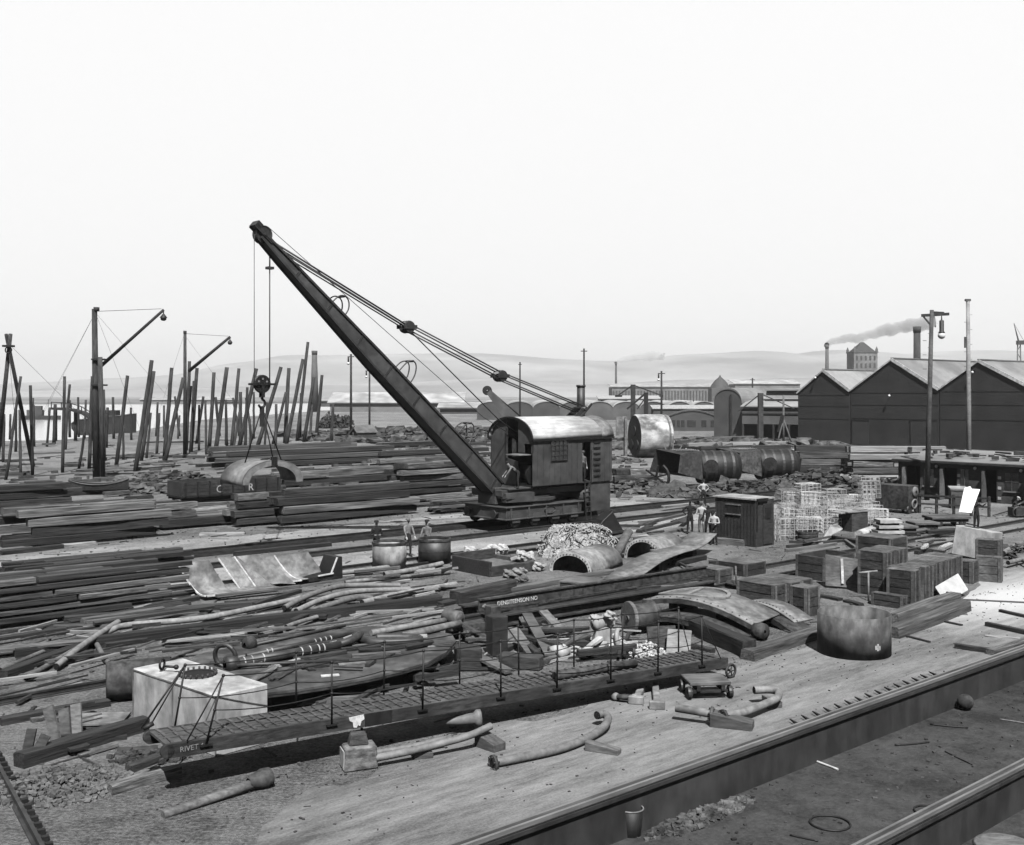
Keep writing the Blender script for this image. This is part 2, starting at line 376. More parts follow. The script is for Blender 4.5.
# ---- girders with crane rails at the berth edge
def girder_rail(label, t, ztop, zbot, clips):
    o = root('crane_rail_girder', label, 'rail', ST(0, t, zbot), ANG, 'crane rails along the berth')
    g = MB(); h = ztop-zbot
    g.box(160, -.12, 0, 500, .26, h-.07); g.box(160, -.14, h-.07, 500, .36, .07); 
    part('girder', g, concrete, o)
    k_ = MB(); k_.box(160, -.14, h, 500, .3, .012); part('rail_bed', k_, black, o)
    for y_ in (-.06, -.22):
        r_ = MB(); r_.box(160, y_, h, 500, .06, .085); part('rail', r_, rail_m, o)
    c = MB()
    for i in range(40): c.box(-10+i*1.5, .03, h, .06, .08, .02)
    for i in range(15): c.beam((21.4+i*.46, .04, h), (21.55+i*.46, .36, h+.03), .07, .07, w2=.02, h2=.02)
    if clips: part('clip', c, black, o)['kind'] = 'stuff'
girder_rail('long twin crane rail on the dark girder along the edge of the pale quay', 14.3, .06, -.8, True)
girder_rail('twin crane rail on the lower girder crossing the bottom right corner', 10.9, -.72, -1.6, False)
# ---- pale gravel along the crane track
mb = MB(); N2 = 240; ed = []
for i in range(N2+1):
    s_ = -10+i*.6; ed.append((s_, 47.95+rr.uniform(-.05, .05), 53.2+.5*math.sin(s_*.35)+rr.uniform(-.25, .25)+max(0, s_-48)*.06))
mb.add([(a_, b1, .005) for a_, b1, c1 in ed]+[(a_, c1, .005) for a_, b1, c1 in ed], [(i, i+1, N2+2+i, N2+1+i) for i in range(N2)]); struct('gravel_strip', mb, gravel_m, rz=ANG)
mb = MB(); ed = []
for i in range(N2+1):
    s_ = -10+i*.5; ed.append((s_, 40.3+.3*math.sin(s_*.5)+rr.uniform(-.2, .2), 43.85+rr.uniform(-.05, .05)))
mb.add([(a_, b1, .005) for a_, b1, c1 in ed]+[(a_, c1, .005) for a_, b1, c1 in ed], [(i, i+1, N2+2+i, N2+1+i) for i in range(N2)]); struct('gravel_strip', mb, gravel_m, rz=ANG)
# ---- yard tracks
def track(label, t0, t1, s0, s1, kerb0, kerb1, sleepers=False):
    o = root('railway_track', label, 'track', ST(s0, t0), ANG, 'rail tracks laid in the yard'); L = s1-s0
    for y_, k in ((0, kerb0), (t1-t0, kerb1)):
        if k:
            m_ = MB(); m_.box(L/2, y_, 0, L, .34, k); part('timber_kerb', m_, timber, o)
        r_ = MB(); r_.box(L/2, y_, k, L, .13, .03); r_.box(L/2, y_, k+.03, L, .03, .07); r_.box(L/2, y_, k+.10, L, .075, .05); part('rail', r_, steel, o)
    if sleepers:
        m_ = MB()
        for i in range(int(L/.9)): m_.box(i*.9, (t1-t0)/2+R.uniform(-.1, .1), 0, .25, 2.3, .035)
        part('sleeper', m_, timber, o)['kind'] = 'stuff'
track('wide crane track with kerbs carrying the steam crane across the yard', 44.1, 47.5, 8, 130, .10, .24)
track('rail track running behind the white tank and the scrap girders', 26.6, 28.3, -6, 110, 0, .02)
track('rail track carrying the open goods wagon among the timber stacks', 68.4, 69.9, 15, 140, 0, 0)
track('rail track close behind the two small open drums', 38.6, 40.1, -5, 42, 0, 0)
# short cross rail in the bottom left corner
o = root('cross_rail', 'short studded rail running out of the bottom left corner', 'rail', G(-8, 758), math.radians(-57))
m_ = MB(); m_.box(3.0, 0, 0, 9, .2, .03); m_.box(3, .0, .03, 9, .07, .1); part('rail', m_, steel, o)
m_ = MB()
for i in range(24): m_.box(-1+i*.34, .13, .0, .1, .12, .09)
part('stud', m_, black, o)['kind'] = 'stuff'

# ================================================================ BACKGROUND BUILDINGS
def kval(P, px):
    c = (px-CX)/F; return (c*P.y-P.x)/(-V.x+V.y*c)
# three big gabled sheds, gables on one line, ridges running back along the rail direction
P0 = Vector(((798-CX)/F*165, 165, 0)); RZS = ANG-math.pi/2       # local x = along the gables (towards the viewer), local y = along u
def shed(label, k0, k1, kr, z0, zr, z1, L=70, doors=(), lamp=None, lampshadow=False, boards=True):
    o = root('gabled_shed', label, 'shed', P0-V*k0, RZS, 'gabled corrugated sheds'); W = k1-k0; x = kr-k0
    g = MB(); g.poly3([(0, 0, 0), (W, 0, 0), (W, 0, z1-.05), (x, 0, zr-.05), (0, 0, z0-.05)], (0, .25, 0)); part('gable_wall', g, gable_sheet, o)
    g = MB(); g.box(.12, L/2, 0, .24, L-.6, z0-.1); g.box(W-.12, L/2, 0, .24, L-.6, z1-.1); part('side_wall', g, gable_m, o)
    g = MB()
    for (xa, za, xb, zb) in ((-.1, z0, x, zr), (x, zr, W+.02, z1)):
        g.poly3([(xa, -.12, za), (xb, -.12, zb), (xb, L, zb), (xa, L, za)], (0, 0, .14))
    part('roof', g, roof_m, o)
    g = MB(); g.box(x, L/2, zr+.12, .5, L, .16); part('ridge_cap', g, roof_m, o)
    g = MB(); g.beam((x, -.2, zr+.02), (W+.05, -.2, z1+.02), .1, .42); g.beam((x, -.2, zr+.02), (-.15, -.2, z0+.02), .1, .2); part('bargeboard', g, whitish, o)
    g = MB()
    for zz in (z0*.49, z0*.74, z0*.96):
        g.box(W/2, -.02, zz, W-.3, .03, .06)
    part('sheet_lap', g, black, o)
    for (xa, xb, h) in doors:
        g = MB(); g.box((xa+xb)/2, -.09, .1, xb-xa, .08, h); d = part('door', g, door_m, o)
        g = MB(); g.box((xa+xb)/2, -.12, h+.1, xb-xa+.2, .12, .18); part('door_track', g, black, d)
    if lamp:
        g = MB(); xx, zz = lamp; g.tube([(xx, 0, zz+.15), (xx, -.7, zz+.2), (xx, -.75, zz)], .05, 6); lo = part('lamp_bracket', g, black, o)
        g = MB(); g.ball((xx, -.75, zz-.1), .17, 10, 6); part('lamp_globe', g, globe_m, lo)
    return o
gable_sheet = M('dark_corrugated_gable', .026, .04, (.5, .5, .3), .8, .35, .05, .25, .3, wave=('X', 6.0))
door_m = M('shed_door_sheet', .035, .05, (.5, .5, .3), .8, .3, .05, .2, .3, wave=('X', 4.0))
kA, kB, kC = kval(P0, 851), kval(P0, 940), kval(P0, 1031)
r1, r2, r3 = kval(P0, 823.5), kval(P0, 892), kval(P0, 979)
def zat(py, k): return CH-(py-HY)/F*(P0.y-V.y*k)
shed('dark gabled iron shed at the left of the row, lowest and narrowest of the three', 0, kA-.15, r1, zat(393.5, 0), zat(370.5, r1), zat(391, kA), lamp=(kval(P0, 818), zat(377, 4)))
shed('dark gabled iron shed in the middle of the row with two sliding doors', kA, kB-.15, r2, zat(391, kA), zat(359.5, r2), zat(389.5, kB), doors=((.25, kval(P0, 869)-kA, 3.4), (kval(P0, 911)-kA, kB-kA-.5, 3.6)), lamp=(r2-kA, zat(395, r2)))
shed('dark gabled iron shed at the right edge behind the tall pale pole', kB, kC, r3, zat(389.5, kB), zat(361, r3), zat(388, kC), lamp=(kval(P0, 975)-kB, zat(371.5, r3)))
# round-topped iron shed and the open-fronted shed beside it
P1 = D(714, 440, 182); P1.z = 0
def k1v(px): return (lambda c: (c*P1.y-P1.x)/(-V.x+V.y*c))((px-CX)/F)
o = root('arched_shed', 'tall round-topped corrugated shed left of the open-fronted shed', 'shed', P1, RZS)
W = k1v(742); zt = CH+.4; ze = CH-1.9; pr = [(0, 0, 0), (W, 0, 0)]
arc = [(W/2-W/2*math.cos(math.pi*i/16), ze+(zt-ze)*math.sin(math.pi*i/16)**.9) for i in range(17)]
g = MB(); g.poly3([(0, 0, 0), (W, 0, 0)]+[(x, 0, z) for x, z in reversed(arc)], (0, .25, 0)); part('front_wall', g, wall_sheet if False else wall_grey, o)
g = MB(); g.poly3([(x, -.1, z+.02) for x, z in arc]+[(x, -.1, z+.3) for x, z in reversed(arc)], (0, 40, 0)); part('roof', g, roof_m, o)
g = MB(); g.box(W*.62, -.1, 0, .35, .2, zt-.8); part('post', g, timber, o)
g = MB(); g.box(.1, 20, 0, .2, 39, ze); g.box(W-.1, 20, 0, .2, 39, ze); part('side_wall', g, wall_grey, o)
P2 = D(742, 440, 176); P2.z = 0
o = root('open_shed', 'open-fronted shed with dark bays between the arched shed and dark gables', 'shed', P2, math.radians(-28))
Lx = 12.5
g = MB(); g.box(Lx/2, .15, 2.5, Lx, .2, 2.6); part('fascia_wall', g, wall_grey, o)
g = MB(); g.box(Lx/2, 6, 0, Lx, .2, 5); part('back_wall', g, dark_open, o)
for i in range(6): g = MB(); g.box(.15+i*(Lx-.3)/5, .15, 0, .28, .24, 2.5); part('post', g, timber, o)
g = MB(); g.box(Lx/2, -.1, 4.9, Lx, .15, .3); g.box(Lx/2, -.12, 4.2, Lx, .12, .12); part('eaves_beam', g, black, o)
g = MB(); g.poly3([(-.2, -.3, 5.2), (Lx+.2, -.3, 5.2), (Lx+.2, 8, 7.0), (-.2, 8, 7.0)], (0, 0, .15)); part('roof', g, roof_m, o)
g = MB(); g.poly3([(3.0, 3, 6.6), (Lx, 3, 6.6), (Lx, 3.6, 7.8), (3.0, 3.6, 7.8)], (0, .4, 0)); g.box(7.6, 3.4, 7.8, 9.4, 1.2, .18); part('roof_light', g, wall_pale, o)
# timber derricks in front of the open shed
o = root('timber_mast', 'thick dark timber mast with stays before the open-fronted shed', 'mast', D(760.5, 440, 165)*1)
o.location.z = 0; h = CH-(393-HY)/F*165
g = MB(); g.box(0, 0, 0, .72, .72, h); part('post', g, timber, o)
g = MB(); g.beam((0, 0, h-.1), (-3.0, 1, h-2.7), .14, .18); g.beam((0, 0, h-.1), (6, 1.5, h-2.6), .12, .14); part('stay', g, timber, o)
o = root('timber_tripod', 'slim timber tripod post with two splayed legs before the open-fronted shed', 'mast', D(783.5, 440, 150)*1)
o.location.z = 0; h = CH-(395-HY)/F*150
g = MB(); g.tube([(0, 0, 0), (0, 0, h)], [.17, .13], 8); part('post', g, timber_grey, o)
for dx in (-1, 1):
    g = MB(); g.tube([(dx*1.2 if dx > 0 else -1.15, -.6, 0), (0, 0, h*.55)], [.12, .1], 8); part('leg', g, timber_grey, o)
g = MB(); g.beam((-.1, 0, h*.62), (-.65, -.1, h*.3), .35, .4); part('winch_box', g, black, o)
# low building with shallow arched front
P3 = D(667, 440, 215); P3.z = 0
o = root('low_arched_building', 'low building with shallow arched front and a row of windows', 'building', P3, math.radians(-8)); W = 9.9
arc = [(W*i/12, 2.6+1.25*math.sin(math.pi*i/12)) for i in range(13)]
g = MB(); g.poly3([(0, 0, 0), (W, 0, 0)]+[(x, 0, z) for x, z in reversed(arc)], (0, .3, 0)); part('front_wall', g, wall_grey, o)
g = MB(); g.poly3([(x, -.15, z+.02) for x, z in arc]+[(x, -.15, z+.2) for x, z in reversed(arc)], (0, 14, 0)); part('roof', g, plate_dark, o)
for i, (xa, xb) in enumerate(((.4, 1.6), (1.9, 2.5), (2.7, 3.4), (3.9, 5.6), (6.6, 7.6), (8.4, 9.5))):
    g = MB(); g.box((xa+xb)/2, -.03, .8, xb-xa, .05, 1.3); part('window', g, glass_m, o)
for i, (px, y_, wid, pyr, pye, lab) in enumerate(((690, 240, 16, 405.5, 409, 'long low shed with a bright white roof behind the low arched building'),)):
    P = D(px, 440, y_); P.z = 0; o = root('white_roofed_shed', lab, 'shed', P, 0)
    zr, ze = CH-(pyr-HY)/F*(y_+4), CH-(pye-HY)/F*y_
    g = MB(); g.box(0, 2, 0, wid, 4, ze-.05); part('wall', g, wall_grey, o)
    g = MB(); g.poly3([(-wid/2-.2, -.3, ze), (wid/2+.2, -.3, ze), (wid/2+.2, 4.2, zr), (-wid/2-.2, 4.2, zr)], (0, 0, .12)); part('roof', g, white, o)
# row of barrel-roofed bays
BAYS = [(477, 505), (505, 533), (533, 560), (560, 587), (587, 613), (613, 640), (640, 667), (667, 692), (692, 716)]
for i, (xa, xb) in enumerate(BAYS):
    y_ = 300 if i < 7 else 320
    pa, pb = D(xa, 409, y_), D(xb, 409, y_); W = pb.x-pa.x
    o = root('barrel_roofed_bay', 'grey barrel-roofed workshop bay in the row beyond the steam crane', 'workshop', (pa.x, y_, 0), 0, 'barrel-roofed workshop bays')
    ze = pa.z; zt = CH-(402-HY)/F*y_
    arc = [(W/2-W/2*math.cos(math.pi*k/14), ze+(zt-ze)*math.sin(math.pi*k/14)) for k in range(15)]
    g = MB(); g.poly3([(0, 0, 0), (W, 0, 0)]+[(x, 0, z) for x, z in reversed(arc)], (0, .3, 0)); part('front_wall', g, wall_grey, o)
    g = MB(); g.poly3([(x, -.2, z+.03) for x, z in arc]+[(x, -.2, z+.25) for x, z in reversed(arc)], (0, 50, 0)); part('roof', g, roof_pale, o)
# long far sheds beyond the river bend
def longshed(label, pxl, pxr, py_r, py_e, py_b, y, depth, wm=wall_pale, rm=roof_pale, windows=0):
    a_, b2 = D(pxl, py_b, y), D(pxr, py_b, y); W = b2.x-a_.x
    o = root('long_shed', label, 'shed', (a_.x, y, 0), 0)
    ze = CH-(py_e-HY)/F*y; zr = CH-(py_r-HY)/F*(y+depth); zr = max(zr, ze+.8)
    g = MB(); g.box(W/2, depth/2, -1, W, depth, ze+.95); part('wall', g, wm, o)
    g = MB(); g.poly3([(-1, -.6, ze), (W+1, -.6, ze), (W+1, depth, zr), (-1, depth, zr)], (0, 0, .3)); part('roof', g, rm, o)
    g = MB(); g.box(W/2, -.7, ze-.35, W+1, .2, .35); part('gutter', g, steel, o)
    if windows:
        g = MB()
        for i in range(windows): g.box((i+.5)*W/windows, -.05, .5, W/windows*.45, .15, ze*.7)
        part('window_band', g, plate_dark, o)
longshed('long pale shed across the water behind the crane jib', 330, 462, 393, 403, 413, 420, 14)
longshed('low pale shed at the water edge right of the long pale shed', 440, 520, 404, 408, 414, 380, 8, wall_grey)
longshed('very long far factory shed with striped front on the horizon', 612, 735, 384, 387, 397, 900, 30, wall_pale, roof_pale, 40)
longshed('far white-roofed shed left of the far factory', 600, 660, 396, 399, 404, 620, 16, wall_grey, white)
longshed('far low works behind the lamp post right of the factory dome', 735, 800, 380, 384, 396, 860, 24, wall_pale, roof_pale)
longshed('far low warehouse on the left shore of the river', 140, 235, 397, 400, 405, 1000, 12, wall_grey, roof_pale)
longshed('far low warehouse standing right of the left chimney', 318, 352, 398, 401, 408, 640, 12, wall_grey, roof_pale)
# small far dome
o = root('domed_pavilion', 'small far pointed dome rising behind the long factory', 'dome', D(720, 395, 860)); o.location.z = 0
g = MB(); zb = CH-(388-HY)/F*860; g.box(0, 0, 0, 16, 16, zb); part('drum_wall', g, wall_grey, o)
g = MB(); g.lathe([(8, zb), (6.8, zb+2.5), (4, zb+6), (1, zb+8.5), (.3, zb+10), (.01, zb+10.2)], n=16); part('dome_roof', g, plate_dark, o)
# chimneys
def chimney(label, px, pyt, pyb, y, wt, wb, m=wall_grey, cap=True):
    p = D(px, pyb, y); o = root('factory_chimney', label, 'chimney', (p.x, y, 0)); h = CH-(pyt-HY)/F*y
    k = F/y
    g = MB(); g.tube([(0, 0, 0), (0, 0, h)], [wb/k/2, wt/k/2], 18); part('stack', g, m, o)
    if cap:
        g = MB(); g.tube([(0, 0, h-h*.06), (0, 0, h+.1)], [wt/k*.56, wt/k*.6], 18); part('rim', g, m, o)
chimney('tall tapering grey chimney rising among the timber poles', 314.5, 351, 405, 420, 5, 9, wall_grey)
chimney('slim far chimney trailing smoke behind the round boiler', 616, 363, 388, 950, 1.8, 2.6)
chimney('smoking chimney left of the far tower behind the sheds', 827, 345, 372, 600, 3.2, 4.4)
chimney('stout brick chimney behind the roof of the middle shed', 917, 327, 360, 300, 6.6, 7.4, brick_m)
# far tower
o = root('brick_tower', 'far square tower with pyramid roof and corner pinnacles behind the sheds', 'tower', D(862, 372, 800)); o.location.z = 0
zb = CH-(353-HY)/F*800
g = MB(); g.box(0, 0, 0, 17, 17, zb); part('body', g, wall_pale, o)
g = MB()
for i in range(5):
    for j in range(3): g.box(-6.4+i*3.2, -8.55, zb-5.5-j*5.5, 1.3, .2, 3.2)
part('window', g, plate_dark, o)['kind'] = 'stuff'
g = MB(); g.box(0, 0, zb, 18, 18, .7); part('cornice', g, wall_grey, o)
g = MB(); g.prism([(-7.6, -7.6), (7.6, -7.6), (7.6, 7.6), (-7.6, 7.6)], 7.2, zb+.7, [(-.9, -.9), (.9, -.9), (.9, .9), (-.9, .9)]); part('roof', g, plate_dark, o)
for x in (-8, 8):
    for y_ in (-8, 8):
        g = MB(); g.box(x, y_, zb+.7, 1.5, 1.5, 1.6); g.prism([(x-.75, y_-.75), (x+.75, y_-.75), (x+.75, y_+.75), (x-.75, y_+.75)], 2.2, zb+2.3, [(x-.05, y_-.05), (x+.05, y_-.05), (x+.05, y_+.05), (x-.05, y_+.05)]); part('pinnacle', g, wall_grey, o)
# far dockside crane at the right edge
o = root('far_tower_crane', 'far thin dockside crane with raised jib above the right shed roof', 'crane', D(1019, 358, 700)); o.location.z = 0
h = CH-(343-HY)/F*700
g = MB(); g.tube([(-1.6, 0, 0), (-.8, 0, h)], .45, 6); g.tube([(1.6, 0, 0), (.8, 0, h)], .45, 6)
for i in range(6): g.tube([(-1.4 if i % 2 else 1.4, 0, 8+i*5), (1.2 if i % 2 else -1.2, 0, 13+i*5)], .2, 5)
part('mast', g, steel, o)
g = MB(); g.tube([(0, 0, h), (-3.2, 0, h+12.5)], [.55, .25], 6); part('jib', g, steel, o)
g = MB(); g.box(1, 0, h-1, 4.5, 3, 2.6); part('cabin', g, steel, o)
g = MB(); g.tube([(-3.2, 0, h+12.5), (3, 0, h+1.5)], .12, 5); part('stay', g, steel, o)
# dark lattice gantry behind the round boiler
o = root('cargo_gantry', 'dark post with two drooping arms behind the round boiler', 'derrick', D(633, 440, 190)); o.location.z = 0
def zz(py, y): return CH-(py-HY)/F*y
g = MB(); g.box(0, 0, 0, .75, .75, zz(384.5, 190)); part('post', g, timber, o)
g = MB(); g.beam((0, 0, zz(385, 190)), (-2.6, 0, zz(395.5, 190)), .18, .22); g.beam((0, 0, zz(385, 190)), (5.2, 0, zz(396, 190)), .18, .2); part('arm', g, timber, o)
g = MB(); g.box(-2.5, 0, zz(397, 190), 1.2, .5, .35); part('counterweight', g, black, o)
o = root('derrick_crane', 'small black derrick with sloping jib standing behind the round boiler', 'derrick', D(646, 440, 150)); o.location.z = 0
g = MB(); g.box(0, 0, 0, .55, .5, zz(392.5, 150)); part('post', g, black, o)
g = MB(); g.beam((0, 0, zz(393, 150)), (-2.6, 0, zz(409, 150)), .22, .25); g.beam((-.1, 0, zz(398, 150)), (-1.2, 0, zz(409, 150)), .12, .14); part('jib', g, black, o)
# far riverside shrubs and a steamer
def shrub(label, px, py, y, w_, h_, seed):
    r = random.Random(seed); g = MB(); p = D(px, py, y)
    for i in range(420):
        a_ = r.uniform(0, 6.28); q = r.random()**.5; x = math.cos(a_)*q*w_/2; yy = math.sin(a_)*q*w_/3; z = r.random()*h_*(1-q*q*.8)
        s_ = r.uniform(.25, .6); d1 = Vector((r.uniform(-1, 1), r.uniform(-1, 1), r.uniform(-1, 1))).normalized(); d2 = d1.orthogonal()
        c = Vector((x, yy, z)); g.add([c+d1*s_, c+d2*s_*.6, c-d1*s_, c-d2*s_*.6], [(0, 1, 2, 3)])
    o = root('shrub', label, 'shrub', (p.x, y, 0)); part('leaf_mass', g, foliage, o)
    g = MB()
    for i in range(4): g.tube([(0, 0, 0), (r.uniform(-1, 1)*w_*.25, r.uniform(-1, 1), h_*.6)], [.12, .04], 5)
    part('stem', g, pole_wood, o)
shrub('round dark bush at the water edge beside the tall chimney', 331, 412, 230, 5.5, 3.6, 1)
shrub('spreading dark bush left of the long pale shed', 345, 412, 240, 4, 2.6, 2)
shrub('dark leafy bush beyond the white-roofed shed', 690, 410, 330, 13, 5.2, 3)
o = root('river_steamer', 'small grey steamer lying on the bright river at far left', 'steamer', (D(38, 417, 430).x, 430, -3.2))
g = MB(); g.prism([(-7, -1.5), (6, -1.6), (9, 0), (6, 1.6), (-7, 1.5)], 1.6, 0); part('hull', g, steel, o)
g = MB(); g.box(-1, 0, 1.6, 6, 2.2, 2.2); g.box(0, 0, 3.8, 3, 1.8, 1.6); part('deckhouse', g, wall_grey, o)
g = MB(); g.cyl((-2, 0, 3.8), (-2, 0, 8.5), .45, 10); part('funnel', g, black, o)
g = MB(); g.cyl((4, 0, 1.6), (4, 0, 8), .1, 6); part('mast', g, timber, o)
# ================================================================ THE STEAM CRANE (local x = along rails, y = away, origin between rails)
S0, T0 = 41.65, 45.85
cr = root('steam_crane', 'big dark rail-mounted steam crane with pale curved cab roof and raised jib', 'crane', ST(S0, T0), ANG)
RB = .38                                    # rail top above ground
g = MB(); g.box(-.05, 0, .75, 5.7, 3.5, .62); g.box(-.05, 0, 1.37, 5.9, 3.7, .07); g.box(-.05, 0, .72, 5.9, 3.66, .08)
for x in (-2.6, -1.3, 0, 1.3, 2.5): g.box(x, -1.79, .8, .1, .08, .57)
und = part('undercarriage', g, paint, cr, bev=.02)
g = MB(); g.ring((0, -1.77, 1.1), .32, .035, (0, 1, 0), 20, 5)
g.xf(Matrix.Translation((.3, 0, 1.1)) @ Matrix.Diagonal((1.3, 1, .62, 1)) @ Matrix.Translation((0, 0, -1.1))); part('name_plate_rim', g, steel, und)
for x in (-2.95, 2.85):
    for y_ in (-1.1, 1.1):
        g = MB(); s_ = -1 if x < 0 else 1
        g.cyl((x, y_, 1.05), (x+s_*.3, y_, 1.05), .1, 10); g.cyl((x+s_*.3, y_, 1.05), (x+s_*.36, y_, 1.05), .24, 14); part('buffer', g, steel, und)
for x in (-2.2, -.75, .75, 2.2):
    for y_ in (-1.6, 1.6):
        zc = (.28 if y_ < 0 else .42)+.38
        g = MB(); g.lathe([(.08, -.09), (.32, -.09), (.38, -.07), (.38, .05), (.43, .06), (.43, .1), (.08, .1), (.08, -.09)], (x, y_, zc), (0, 1, 0), 20, False); g.cyl((x, y_-.16, zc), (x, y_+.2, zc), .09, 10)
        part('wheel', g, black, cr)
        g = MB(); g.box(x, y_-.13 if y_ < 0 else y_+.13, zc-.1, .55, .1, .45); part('axle_guard', g, paint, und)
g = MB(); g.lathe([(1.5, 1.44), (1.62, 1.44), (1.62, 1.62), (1.74, 1.62), (1.74, 1.78), (1.5, 1.78), (1.5, 1.86), (.4, 1.86)], n=40, smooth=False)
part('slewing_ring', g, paint, cr)
g = MB(); g.box(.9, 0, 1.95, 7.4, 2.6, .34); g.box(-2.35, 0, 1.5, .9, 1.5, .9); g.box(-1.5, 0, 2.29, 1.9, 2.9, .1); part('turntable_frame', g, paint, cr, bev=.02)
g = MB(); g.box(-1.75, -1.0, 1.85, 2.0, 1.3, .1); g.beam((-2.7, -1.3, 1.9), (-.9, -1.6, 1.9), .5, .5); part('front_plate', g, paint, cr)
# cab
YN, YF, XF, XR, ZE, ZA = -1.75, 1.78, -.97, 5.3, 5.0, 6.19
cab = MB()
cab.box((XF+2.85)/2, YN+.03, 2.45, 2.85-XF, .06, ZE-2.45)      # near wall up to the doorway
cab.box(4.42, YN+.03, 2.45, XR-3.55, .06, ZE-2.45)
cab.box(3.2, YN+.03, 4.75, .7, .06, ZE-4.75)
cab.box((XF+XR)/2, YF-.03, 2.45, XR-XF, .06, ZE-2.45)
cab.box(XR-.03, 0, 2.45, .06, YF-YN-.13, ZE-2.45)
arc = [(math.cos(math.pi*i/18)*(YN-YF)/2+(YN+YF)/2, ZE+(ZA-ZE)*math.sin(math.pi*i/18)) for i in range(19)]
def az(y): return ZE+(ZA-ZE)*math.sqrt(max(0, 1-((y-.015)/1.765)**2))
for ya, yb, zb in ((.36, YF, 2.45), (YN+.0, -.55, 4.25)):
    ys = [ya+(yb-ya)*i/8 for i in range(9)]
    if zb > 4:                                                # right leaf with a small square opening
        cab.poly3([(XF, y_, az(y_)-.02) for y_ in ys]+[(XF, yb, 4.75), (XF, ya, 4.75)], (.05, 0, 0))
        cab.poly3([(XF, -.55, 4.75), (XF, -1.05, 4.75), (XF, -1.05, zb), (XF, -.55, zb)], (.05, 0, 0)); cab.poly3([(XF, -1.62, 4.75), (XF, ya, 4.75), (XF, ya, zb), (XF, -1.62, zb)], (.05, 0, 0))
    else: cab.poly3([(XF, y_, az(y_)-.02) for y_ in ys]+[(XF, yb, zb), (XF, ya, zb)], (.05, 0, 0))
cab.poly3([(XF, .36, 2.45), (XF, -.55, 2.45), (XF, -.55, 3.75), (XF, .36, 3.9)], (.05, 0, 0))
cab.poly3([(XR-.05, y_, z-.02) for y_, z in arc]+[], (.05, 0, 0))
for i in range(14): cab.box(XF+.35+i*.44, YN-.008, 2.5, .03, .02, ZE-2.55) if not (2.75 < XF+.35+i*.44 < 3.6) else None
body = part('cab_body', cab, paint, cr)
g = MB(); g.box((XF+XR)/2, 0, 2.4, XR-XF-.2, 3.2, .06); part('cab_floor', g, steel, cr)
g = MB(); g.strip([(y_*1.04, z+.02) for y_, z in arc], XF-.14, XR-.9, -.06, True); g.xf(Matrix(((0, 1, 0, 0), (1, 0, 0, 0), (0, 0, 1, 0), (0, 0, 0, 1)))); part('cab_roof', g, cabroof, cr)
g = MB(); g.strip([(y_*1.05, z+.03) for y_, z in arc], XR-.9, XR+.08, -.07, True); g.xf(Matrix(((0, 1, 0, 0), (1, 0, 0, 0), (0, 0, 1, 0), (0, 0, 0, 1)))); part('rear_roof_sheet', g, plate, cr, 'darker grey rear roof sheet')
g = MB(); g.box((XF+XR)/2, YN-.06, ZE-.1, XR-XF+.2, .12, .12); g.box((XF+XR)/2, YF+.05, ZE-.1, XR-XF+.2, .1, .12)
for i in range(18): g.beam((XF-.13, arc[i][0]*1.045, arc[i][1]), (XF-.13, arc[i+1][0]*1.045, arc[i+1][1]), .1, .1)
part('eaves_band', g, black, cr)
g = MB(); g.box(1.0, YN-.02, 3.8, 1.25, .05, 1.12); wn_ = part('window', g, glass_m, cr)
g = MB()
for i in range(5): g.box(.375+i*1.25/4, YN-.06, 3.8, .045, .04, 1.14)
for i in range(5): g.box(1.0, YN-.062, 3.78+i*.28, 1.3, .04, .045)
part('frame', g, steel, wn_)
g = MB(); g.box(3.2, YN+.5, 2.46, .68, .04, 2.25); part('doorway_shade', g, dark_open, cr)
for i in range(7): g = MB(); g.box(4.02, YN-.03, 2.75+i*.32, .55, .05, .09); part('louvre', g, black, body)
g = MB(); g.box(4.42, 0, .75, 1.7, 3.3, 1.75); g.lathe([(.01, -1.6), (.42, -1.6), (.42, 1.6), (.01, 1.6)], (3.55, 0, 1.6), (0, 1, 0), 18); part('rear_water_tank', g, paint, cr, bev=.02)
g = MB()
for y_ in (-.2, .2): g.beam((3.2+y_, YN-.06, 2.4), (3.2+y_, YN-.16, .35), .05, .05)
for i in range(7): g.beam((3.0, YN-.07-i*.014, 2.2-i*.28), (3.4, YN-.07-i*.014, 2.2-i*.28), .035, .035)
part('ladder', g, steel, cr)
g = MB(); g.beam((3.55, YN-.04, 2.4), (3.55, YN-.04, 4.3), .035, .035); part('handrail', g, steel, cr)
g = MB(); g.tube([(4.65, .15, 5.9), (4.65, .15, 7.95)], .24, 18); g.tube([(4.65, .15, 7.9), (4.65, .15, 8.02)], .28, 18); part('funnel', g, steel, cr)
g = MB(); g.poly3([(3.4, -.35, 6.0), (4.35, -.35, 6.0), (4.6, -.35, 6.75), (4.2, -.35, 6.6)], (0, .06, 0)); g.poly3([(3.4, .35, 6.0), (4.35, .35, 6.0), (4.6, .35, 6.75), (4.2, .35, 6.6)], (0, .06, 0)); g.cyl((4.45, -.5, 6.62), (4.45, .5, 6.62), .12, 10)
g.beam((3.55, -.5, 5.75), (5.0, -.4, 6.9), .07, .12); g.cyl((5.1, .4, 6.0), (5.1, .4, 6.5), .12, 10); part('rope_anchor_bracket', g, steel, cr)
